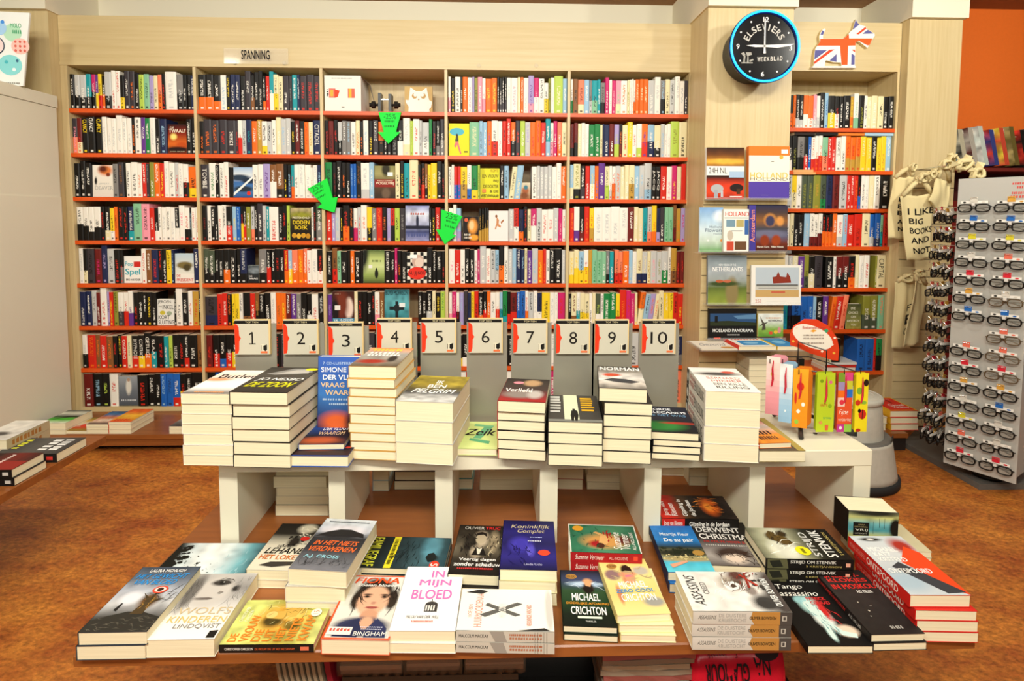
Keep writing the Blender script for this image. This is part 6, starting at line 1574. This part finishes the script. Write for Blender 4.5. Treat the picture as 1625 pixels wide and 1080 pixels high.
# ================================================================== magazines by the orange wall
MS = empty('magazine_shelf', (3.2, 3.55, 0), 0, 'dark red wall shelf full of magazines under the orange wall', 'shelf')
mz = atY(1580, 266, 3.43)[2]
MB('6c241c').box(-.52, -.12, mz - .022, .7, .128, mz).build('board', PRINT, MS)
MB('4c1c18').box(-.52, .10, mz - .20, .7, .125, mz - .022).build('back_rail', PRINT, MS)
MB('7c2018').box(-.52, .10, .0, .7, .128, mz - .2).build('lower_panel', PRINT, MS)
MG = [('7cacb4', 'd8e0e0', 'cyan and white', ''), ('1c1c24', '30a0b8', 'black and cyan', ''), ('2c2824', 'c8c0a8', 'black and cream', ''), ('5c2420', 'b8b0a4', 'brown red and grey', ''), ('dcd8d0', 'c8d0c8', 'white and pale green', ''), ('c8402c', '3c4484', 'red and blue', ''), ('e0c840', 'c84c34', 'yellow and red', ''), ('b8a468', '6c5c2c', 'tan and olive', ''),
      ('d83828', '1c1814', 'red and black', 'A'), ('6c5040', '9c9c94', 'brown and grey', ''), ('3c3c38', 'b8b8b0', 'dark grey', ''), ('ece8de', '16140f', 'white and black', 'UN'), ('d8b030', '4c4438', 'amber', '')]
for i, (c1, c2, nm, tx) in enumerate(MG):
    for k in range(4):
        t = .0045
        ops = [('g', c1, c2, c1, c2), ('n', .6, 9, 400 + i), ('s', .5, .55, .34, .16, c2, .4), ('s', .4, .5, .14, .1, '2a2622', .4), ('t', tx, .05, .03, .9, .18, 'f0ece0' if i == 8 else '1c1814', 'b') if tx else ('m', .06, .04, .9, .14, 'ece8dc', 5)] if k == 0 else None
        o = make_book('magazine', .2, .235 + .012 * math.sin(i * 2.1), t, ops, c1 if k % 2 else 'e0dcd0', c2, None, f"{['front', 'second', 'third', 'rear'][k]} copy of the {nm} magazine, {ORD[i + 1]} along the wall shelf", 'magazines on the wall shelf', 'magazine')
        x = 2.735 + i * .066 + k * .0085
        o.matrix_world = Matrix.Translation((x - .02, 3.655, mz + .002)) @ Matrix.Rotation(-.24, 4, 'Y') @ Matrix.Rotation(-1.15, 4, 'Z') @ Matrix.Rotation(math.pi / 2, 4, 'X')

# ================================================================== canvas bags
def cloth(fn, nx, ny, th, name, parent):
    """A closed sheet of cloth: fn(u, v) gives x, y, z of the front; the back lies th behind."""
    m = MB()
    F = [[fn(i / nx, j / ny) for i in range(nx + 1)] for j in range(ny + 1)]
    n = (nx + 1) * (ny + 1)
    fr = [p for r in F for p in r]
    bk = [(p[0], p[1] + th * (.3 + math.sin(math.pi * (k % (nx + 1)) / nx)), p[2]) for k, p in enumerate(fr)]
    fs = []
    for j in range(ny):
        for i in range(nx):
            a = j * (nx + 1) + i
            fs += [(a, a + nx + 1, a + nx + 2, a + 1), (n + a, n + a + 1, n + a + nx + 2, n + a + nx + 1)]
    ring = [i for i in range(nx + 1)] + [j * (nx + 1) + nx for j in range(1, ny + 1)] + [ny * (nx + 1) + i for i in range(nx - 1, -1, -1)] + [j * (nx + 1) for j in range(ny - 1, 0, -1)]
    for a, b in zip(ring, ring[1:] + ring[:1]):
        fs.append((a, b, n + b, n + a))
    return m.add(fr + bk, fs).build(name, CANVAS, parent, True)


def knot(cx, cz, y, s, seed, name, parent):
    """A bunched loop of cloth: crossing bent ribbons."""
    r = random.Random(seed)
    m = MB()
    for k in range(6):
        pts = []
        a0 = r.uniform(0, 6.28)
        for i in range(9):
            t = i / 8 * math.pi * r.uniform(1.2, 1.8)
            pts.append((cx + s * (math.cos(a0 + t) * .8 + r.uniform(-.2, .2)), y - .012 * math.sin(t) - .006 * k + r.uniform(-.006, .004), cz + s * (math.sin(a0 + t * 1.1) * .8 + r.uniform(-.2, .2))))
        m.tube(pts, [s * (.16 + .13 * math.sin(i / 8 * math.pi)) for i in range(9)], 7)
    return m.build(name, CANVAS, parent, True)


def bag(px, Y, label, lines, rng_, seed, cat='canvas bag', twist=0., upper=None):
    """px: the four corners tl, tr, br, bl in the picture."""
    q = [atY(*p, Y) for p in px]
    c0 = sum(q) / 4
    o = empty('tote_bag', (c0[0], Y, q[2][2]), 0, label, cat, 'canvas bags on the pillar')
    r = random.Random(seed)
    ph = [r.uniform(0, 6.28) for _ in range(4)]

    def at(u, v):
        p = (q[0] * (1 - u) + q[1] * u) * (1 - v) + (q[3] * (1 - u) + q[2] * u) * v
        y = .006 * math.sin(7 * u + ph[0] + 2 * v) + .005 * math.sin(13 * u - 3 * v + ph[1]) * (1 - v) + .004 * math.sin(5 * v + ph[2]) + twist * u * .05
        return (p[0] - c0[0] + .004 * math.sin(6 * v + ph[3]), y - .02, p[2] - q[2][2] + .004 * math.sin(9 * u))
    cloth(at, 18, 24, .014, 'bag_body', o)
    if lines:
        P = Pr(lambda u, v, z: (at(min(u, 1), v)[0], at(min(u, 1), v)[1] - .0012 - z, at(min(u, 1), v)[2]), 1, 1.6)
        P.ops([('t', t, u0, v0, u1, v1, '1c1814', 'b') for t, u0, v0, u1, v1 in lines])
        P.build('lettering_print', o)
    if upper:
        (kx, ky), s = upper
        p = atY(kx, ky, Y)
        knot(p[0] - c0[0], p[2] - q[2][2], -.015, s, seed, 'knotted_strap', o)
        tl, tr = at(.1, 0), at(.9, 0)
        MB().tube([tl, ((tl[0] + p[0] - c0[0]) / 2, -.02, (tl[2] + p[2] - q[2][2]) / 2 + .01), (p[0] - c0[0], -.02, p[2] - q[2][2])], [.012, .014, .012], 7).build('strap', CANVAS, o, True)
        MB().tube([tr, ((tr[0] + p[0] - c0[0]) / 2, -.024, (tr[2] + p[2] - q[2][2]) / 2), (p[0] - c0[0], -.022, p[2] - q[2][2])], [.012, .014, .012], 7).build('strap', CANVAS, o, True)
    return o


bag([(1413, 283), (1446, 280), (1440, 378), (1405, 378)], 3.235, 'canvas bag with cut-off black letters, nearest the narrow bookcase', [('I L', .36, .32, .96, .39), ('B', .36, .43, .56, .5), ('BI', .36, .54, .74, .61), ('AN', .36, .68, .9, .75), ('NO', .38, .8, .96, .87)], None, 1, upper=((1441, 266), .022))
bag([(1424, 312), (1478, 308), (1473, 410), (1436, 413)], 3.17, 'canvas bag lettered I LIKE BIG BOOKS AND NOT', [('I LIKE', .22, .2, 1., .3), ('BIG', .24, .35, .66, .44), ('BOOKS', .24, .5, 1., .59), ('AND', .24, .65, .92, .74), ('NOT', .26, .81, .96, .9)], None, 2, upper=((1458, 283), .03))
bag([(1484, 282), (1512, 290), (1500, 340), (1470, 318)], 3.13, 'folded canvas bag hanging slack behind the glasses', None, None, 3, twist=.4, upper=((1492, 262), .026))
bag([(1418, 448), (1454, 440), (1440, 552), (1411, 552)], 3.23, 'crumpled canvas bag with black lettering on the lower hook', [('FT', .62, .36, .96, .45), ('E', .6, .5, .98, .64), ('CT', .6, .7, .98, .8)], None, 4, upper=((1432, 440), .024))
bag([(1447, 445), (1470, 452), (1460, 545), (1430, 550)], 3.15, 'plain canvas bag folded over the lower hook', None, None, 5, twist=.5, upper=((1452, 432), .022))
for i, (kx, ky, s, Y) in enumerate(((1524, 262, .038, 3.06), (1546, 276, .034, 3.02), (1506, 254, .026, 3.12), (1474, 278, .024, 3.14))):
    p = atY(kx, ky, Y)
    o = empty('rolled_bag', (p[0], Y, p[2]), 0, ('largest knotted cloth bundle above the glasses stand', 'knotted cloth bundle touching the magazine shelf', 'small knotted cloth bundle beside the pillar edge', 'small knotted cloth bundle over the lettered bag')[i], 'canvas bag', 'rolled canvas bags above the glasses stand')
    knot(0, 0, 0, s, 20 + i, 'bundle', o)
    rr = random.Random(40 + i)
    for k in range(4):
        a = rr.uniform(0, 6.28)
        L_ = s * rr.uniform(1.4, 2.0)
        MB().add([(0, -.02, 0), (L_ * math.cos(a), -.03, L_ * math.sin(a)), (L_ * math.cos(a + .5), -.012, L_ * math.sin(a + .5)), (s * .4 * math.cos(a + .9), .0, s * .4 * math.sin(a + .9)), (L_ * .5 * math.cos(a + .2), -.044, L_ * .5 * math.sin(a + .2))],
                 [(0, 1, 4), (1, 2, 4), (2, 3, 4), (3, 0, 4), (0, 3, 2, 1)]).build('cloth_end', CANVAS, o)
for i, (p0, p1) in enumerate((((1431, 270), 3.27), ((1431, 427), 3.27))):
    p = atY(*p0, 3.27)
    o = MB().tube([(0, 0, 0), (.01, -.24 if i == 0 else -.12, .004), (.01, -.245 if i == 0 else -.125, .02)], .003, 6).build('wall_hook', STEEL)
    o.location = (p[0] + .06, 3.2695, p[2])
    tag(o, ('upper' if i == 0 else 'lower') + ' steel slatwall hook carrying canvas bags', 'hook', 'hooks for the canvas bags')

# ================================================================== bookmark rack
BK = empty('bookmark_rack', (.93, 1.67, TZ), 0, 'black wire rack hung with bookmarks at the end of the table', 'rack')


def bk(pt):
    return (pt[0] - .93, pt[1] - 1.67, pt[2] - TZ)


def bpx(x, y, Y):
    return bk(atY(x, y, Y))


MB().box(-.008, -.008, .02, .008, .008, .215).build('post', BLACK, BK)
for q in ((-.045, -.10), (.10, -.02), (-.03, .09), (.06, .08)):
    MB().tube([(0, 0, .05), (q[0] * .6, q[1] * .6, .03), (q[0], q[1], .007)], [.006, .006, .007], 6).build('foot', BLACK, BK)
MB().tube([bpx(1266, 573, 1.66), bpx(1267, 542, 1.66), bpx(1312, 556, 1.62), bpx(1311, 592, 1.62)], .0022, 6).build('sign_frame', BLACK, BK)
MB().tube([bpx(1226, 566, 1.66), bpx(1284, 566, 1.67), bpx(1368, 592, 1.60)], .002, 6).build('upper_wire', BLACK, BK)
MB().tube([bpx(1226, 575, 1.66), bpx(1254, 580, 1.63), bpx(1296, 590, 1.60), bpx(1368, 597, 1.60)], .002, 6).build('lower_wire', BLACK, BK)
for x in (1222, 1242, 1268, 1310, 1340, 1366):
    MB().tube([bpx(x, 572 if x < 1260 else 588, 1.64), bpx(x, 576 if x < 1260 else 593, 1.585), bpx(x, 570 if x < 1260 else 586, 1.58)], .0014, 5).build('hook', BLACK, BK)
SGN = empty('rack_sign', (.93, 1.675, TZ), 0, 'round red and white card sign standing on the bookmark rack', 'sign')
so = [(315, 215), (313, 150), (335, 100), (400, 60), (470, 62), (540, 100), (590, 170), (603, 240), (597, 305), (560, 302), (430, 262), (350, 225)]
sp_ = [bk(atY(1170 + x / 3.725, 490 + y / 3.725, 1.675)) for x, y in so]
MB('d8401c').prism([(p[0], p[2]) for p in sp_], lambda x, z: (x, 0, z), lambda x, z: (x, .003, z)).build('card', PRINT, SGN)
P = Pr(lambda u, v, z: ((lambda p: (p[0], -z, p[2]))(bk(atY(1170 + u / 3.725, 490 + v / 3.725, 1.675)))), 1, 1)
P.poly([(445 + 118 * math.cos(t) + 10 * math.sin(t), 165 + 70 * math.sin(t) + 30 * math.cos(t)) for t in [2 * math.pi * i / 24 for i in range(24)]], 'efe6d4')
P.poly([(430, 130), (450, 120), (470, 128), (448, 138)], 'e8a030')
P.poly([(510, 125), (530, 115), (540, 130), (525, 142)], '3c9c6c')
for k, (x, y) in enumerate(((340, 150), (330, 190), (350, 110), (560, 210), (570, 260), (500, 250), (575, 170))):
    P.poly([(x + 9 * math.cos(t), y + 8 * math.sin(t)) for t in [2 * math.pi * i / 5 for i in range(5)]], ('f4e4d0', 'e8b040', 'f0d8c0')[k % 3])
for t_, x0, y0, x1, y1, c in (('Boekenwenskaart', 385, 100, 520, 118, 'c85040'), ):
    P.text(t_, x0, y0, x1, y1, c)
for v_ in (150, 168, 196):
    P.marks(385, v_, 512, v_ + 9, '9c8c80', 16)
P.build('sign_print', SGN)
BM = [('pink', 1214, 1234, 565, 656, 1.635, -.55, [('g', 'f4dcd0', 'f0c8c0', 'e0949c', 'd88c94'), ('e', .4, .3, .1, .03, 'd8c060')], .0075), ('pale blue', 1235, 1254, 576, 668, 1.615, -.55, [('g', 'eceeea', 'dce4e8', 'a0c4dc', '90b8d4'), ('e', .5, .8, .06, .02, 'e8f0f0')], .006),
      ('orange flower', 1256, 1280, 584, 677, 1.595, -.35, [('g', 'f0a828', 'f09820', 'ee8c1c'), ('e', .5, .3, .24, .07, 'd83818'), ('e', .7, .6, .12, .035, 'f4f0e4'), ('e', .4, .72, .12, .035, 'f4ece0'), ('e', .3, .9, .14, .04, '90c040'), ('e', .2, .5, .08, .1, 'c83020')], .006),
      ('lime green', 1294, 1326, 591, 685, 1.585, 0., [('r', 0, 0, 1, 1, 'b8cc28'), ('e', .25, .14, .1, .03, '7c9c18'), ('e', .75, .16, .09, .03, 'd86c8c'), ('t', 'HAPPY', .2, .52, .6, .57, 'c86c2c', 'b'), ('e', .75, .56, .1, .035, '88a818'), ('t', 'birthday', .4, .74, .86, .79, '48a860'), ('p', [(.5, .88), (.7, .88), (.68, .97), (.52, .97)], 'd8603c'), ('e', .25, .84, .1, .03, 'd89050')], .0015),
      ('patchwork', 1327, 1354, 591, 685, 1.585, 0., [('r', 0, 0, 1, 1, 'e0542c'), ('r', 0, 0, .45, .16, '7c9c30'), ('r', .45, 0, 1, .14, 'd84880'), ('r', 0, .16, .45, .3, '9c90b8'), ('r', .45, .14, 1, .28, 'c8c838'), ('r', 0, .3, .5, .42, 'e87020'), ('r', .5, .28, 1, .42, '2c70c8'), ('r', 0, .42, .5, .57, 'ecc8b8'), ('e', .28, .5, .16, .045, 'd83848'), ('t', 'Fijne', .08, .62, .8, .73, 'f4e8d8', 'i'), ('t', 'verjaardag', .08, .76, .94, .83, 'f0d8c0'), ('r', 0, .87, .5, 1, 'b83888'), ('r', .5, .87, 1, 1, '90c048'), ('e', .25, .93, .1, .03, 'ecd8e0')], .0015),
      ('yellow ladybird', 1355, 1379, 592, 685, 1.585, 0., [('r', 0, 0, 1, 1, 'ecd820'), ('e', .3, .3, .22, .06, '80b030'), ('e', .7, .5, .2, .03, '88b838'), ('e', .6, .7, .3, .085, 'c82c1c'), ('r', .57, .62, .62, .78, '1c1410'), ('e', .35, .64, .12, .035, '16120f'), ('e', .2, .5, .2, .05, 'c83420'), ('e', .8, .16, .2, .06, '2c1c14'), ('e', .3, .97, .2, .03, 'b83020')], .0015)]
for nm, x0, x1, y0, y1, Y, rz, ops, off in BM:
    a, b = atY(x0, y1, Y), atY(x1, y0, Y)
    wd = (b[0] - a[0]) / max(.5, math.cos(rz)) * (1.0 if rz == 0 else .98)
    ht = b[2] - a[2]
    for k in range(6 if rz else 4):
        o = empty('bookmark', (a[0] + off * k * (1 if rz else .3), Y + .004 * k + (0 if rz == 0 else .002 * k), a[2] + random.uniform(-.001, .001)), rz, f"{('front', 'second', 'third', 'fourth', 'fifth', 'rearmost')[k]} {nm} bookmark of its bunch on the wire rack", 'bookmark', f'{nm} bookmarks')
        c = .006
        poly = [(c, 0), (wd - c, 0), (wd, c), (wd, ht - c), (wd - c, ht), (c, ht), (0, ht - c), (0, c)]
        edge = {'pink': 'd89098', 'pale blue': '88a8bc', 'orange flower': 'd87818', 'lime green': 'a8bc20', 'patchwork': 'c84828', 'yellow ladybird': 'd8c418'}[nm]
        MB(edge).prism(poly, lambda x, z: (x, 0, z), lambda x, z: (x, .0009, z)).build('card', PRINT, o)
        if k == 0:
            Pr(lambda u, v, z: (u * wd, -z, ht * (1 - v)), wd, ht).ops(ops).build('card_print', o)
            MB('c8283c').tube([(wd * .5, -.002, ht * .94), (wd * .46, -.006, ht * .8), (wd * .5, -.004, ht * .62), (wd * .42, -.004, ht * .5)], [.001, .0026, .003, .002], 5).build('tassel', PRINT, o)

# ================================================================== magazines under the deck
p0 = atY(430, 1080, 1.20)
for i in range(8):
    m = MB('8c7c64')
    x0 = -.475 + i * .0125
    path = [(x0 + .055 * (k / 6) ** 2, .333 - .19 * k / 6) for k in range(7)]
    rings = [[(x, 1.185, z), (x, 1.312, z), (x + .007, 1.312, z), (x + .007, 1.185, z)] for x, z in path]
    o = m.rings(rings).build('magazine', PRINT)
    tag(o, f'{ORD[i + 1]} of eight magazines sagging on edge under the deck', 'magazine', 'magazines sagging under the deck')
o = MB('7c1424').rings([[(x, 1.19, z), (x, 1.312, z), (x + .012, 1.312, z), (x + .012, 1.19, z)] for x, z in [(-.373 + .05 * (k / 6) ** 2, .334 - .19 * k / 6) for k in range(7)]]).build('magazine', PRINT)
tag(o, 'dark red magazine closing the row of sagging ones under the deck', 'magazine')
TRY = MB().box(-.335, 1.20, .236, .055, 1.318, .25).build('black_tray', BLACK)
MB().box(-.335, 1.30, .1405, .055, 1.318, .236).build('tray_back', BLACK, TRY)
tag(TRY, 'black tray holding the wrapped magazine packs under the deck', 'tray')
for i, (x0, x1) in enumerate(((535, 640), (641, 734), (736, 834))):
    a, b = atY(x0, 1050, 1.205)[0], atY(x1, 1050, 1.205)[0]
    o = empty('magazine_pack', ((a + b) / 2, 1.21, .2505), 0, ('wrapped magazine pack beside the sagging magazines', 'wrapped magazine pack in the middle of the tray', 'wrapped magazine pack next to the dark gap')[i], 'magazine pack', 'wrapped magazine packs under the deck')
    w2 = (b - a) / 2
    for k in range(5):
        MB(['6c4c3a', '7c5c48', '5c4030', '745440', '644836'][k]).box(-w2 + random.uniform(.003, .008), random.uniform(-.004, .004), k * .0105, w2 - random.uniform(.003, .008), .09, k * .0105 + .0095).build('magazine_layer', PRINT, o)
    ph = random.uniform(0, 6)
    m = MB()
    rings = []
    for k in range(13):
        x = -w2 + 2 * w2 * k / 12
        j = .003 * math.sin(3 * k + ph)
        rings.append([(x, -.009 + j, .0005), (x, -.012 - j, .026 + j), (x, -.008 + j, .054 + j * .5), (x, .092, .055), (x, .092, .0005)])
    m.rings(rings).build('plastic_wrap', WRAP, o, True)
for i in range(14):
    wv = random.uniform(-.002, .002)
    x0, x1 = .243 + random.uniform(-.006, .006), .447 + random.uniform(-.008, .006)
    t = .0115
    z0_ = .1405 + i * .0128
    rings = [[(x0 + (x1 - x0) * k / 8, 1.195 + random.uniform(-.002, .002), z0_ + .003 * math.sin(k * .7 + i) * .4), (x0 + (x1 - x0) * k / 8, 1.315, z0_), (x0 + (x1 - x0) * k / 8, 1.315, z0_ + t), (x0 + (x1 - x0) * k / 8, 1.195, z0_ + t + .003 * math.sin(k * .7 + i) * .4)] for k in range(9)]
    o = MB(['8c7c68', '9c8c74', '7c6c5c', '8c4c44'][i % 4]).rings(rings).build('magazine', PRINT)
    tag(o, f'{nth_from_top(i, 14)} of the wavy magazine pile beside the red pack', 'magazine', 'wavy magazine pile under the deck')
for i in range(2):
    o = MB(('6c5c4c', '54443a')[i]).box(.462, 1.20, .299 + i * .017, .64, 1.31, .3135 + i * .017, None, .003).build('magazine', PRINT)
    tag(o, ('lower' if i == 0 else 'upper') + ' brown magazine lying above the red plastic pack', 'magazine', 'brown magazines above the red pack')
RP = empty('red_plastic_pack', (.55, 1.18, .1405), 0, 'shiny red plastic pack with upside-down GLAMOUR lettering under the deck', 'magazine pack')
m = MB('b81428')
rings = []
for k in range(11):
    x = -.105 + .21 * k / 10
    j = .004 * math.sin(k * 1.9)
    rings.append([(x, -.004 + j, 0), (x, .0 + j, .05), (x, .012 - j, .11), (x, .03, .157), (x, .12, .157), (x, .12, 0)])
m.rings(rings).build('wrapper', GLOSS, RP, True)
P = Pr(lambda u, v, z: (-.1 + .2 * u, -.010 - z + .042 * (1 - v) ** 2, .157 * (1 - v)), .2, .157)
P.ops([('t', 'Fashionpakket', .1, .04, .5, .14, '3c0c14', 'U'), ('t', 'GLAMOUR', .12, .2, .62, .42, '16080c', 'Ub'), ('t', 'NA', .68, .14, .86, .34, '16080c', 'Ub'), ('e', .84, .08, .14, .1, '1c0c10'), ('m', .5, .48, .98, .74, '16080c', 5)])
P.build('lettering_print', RP)
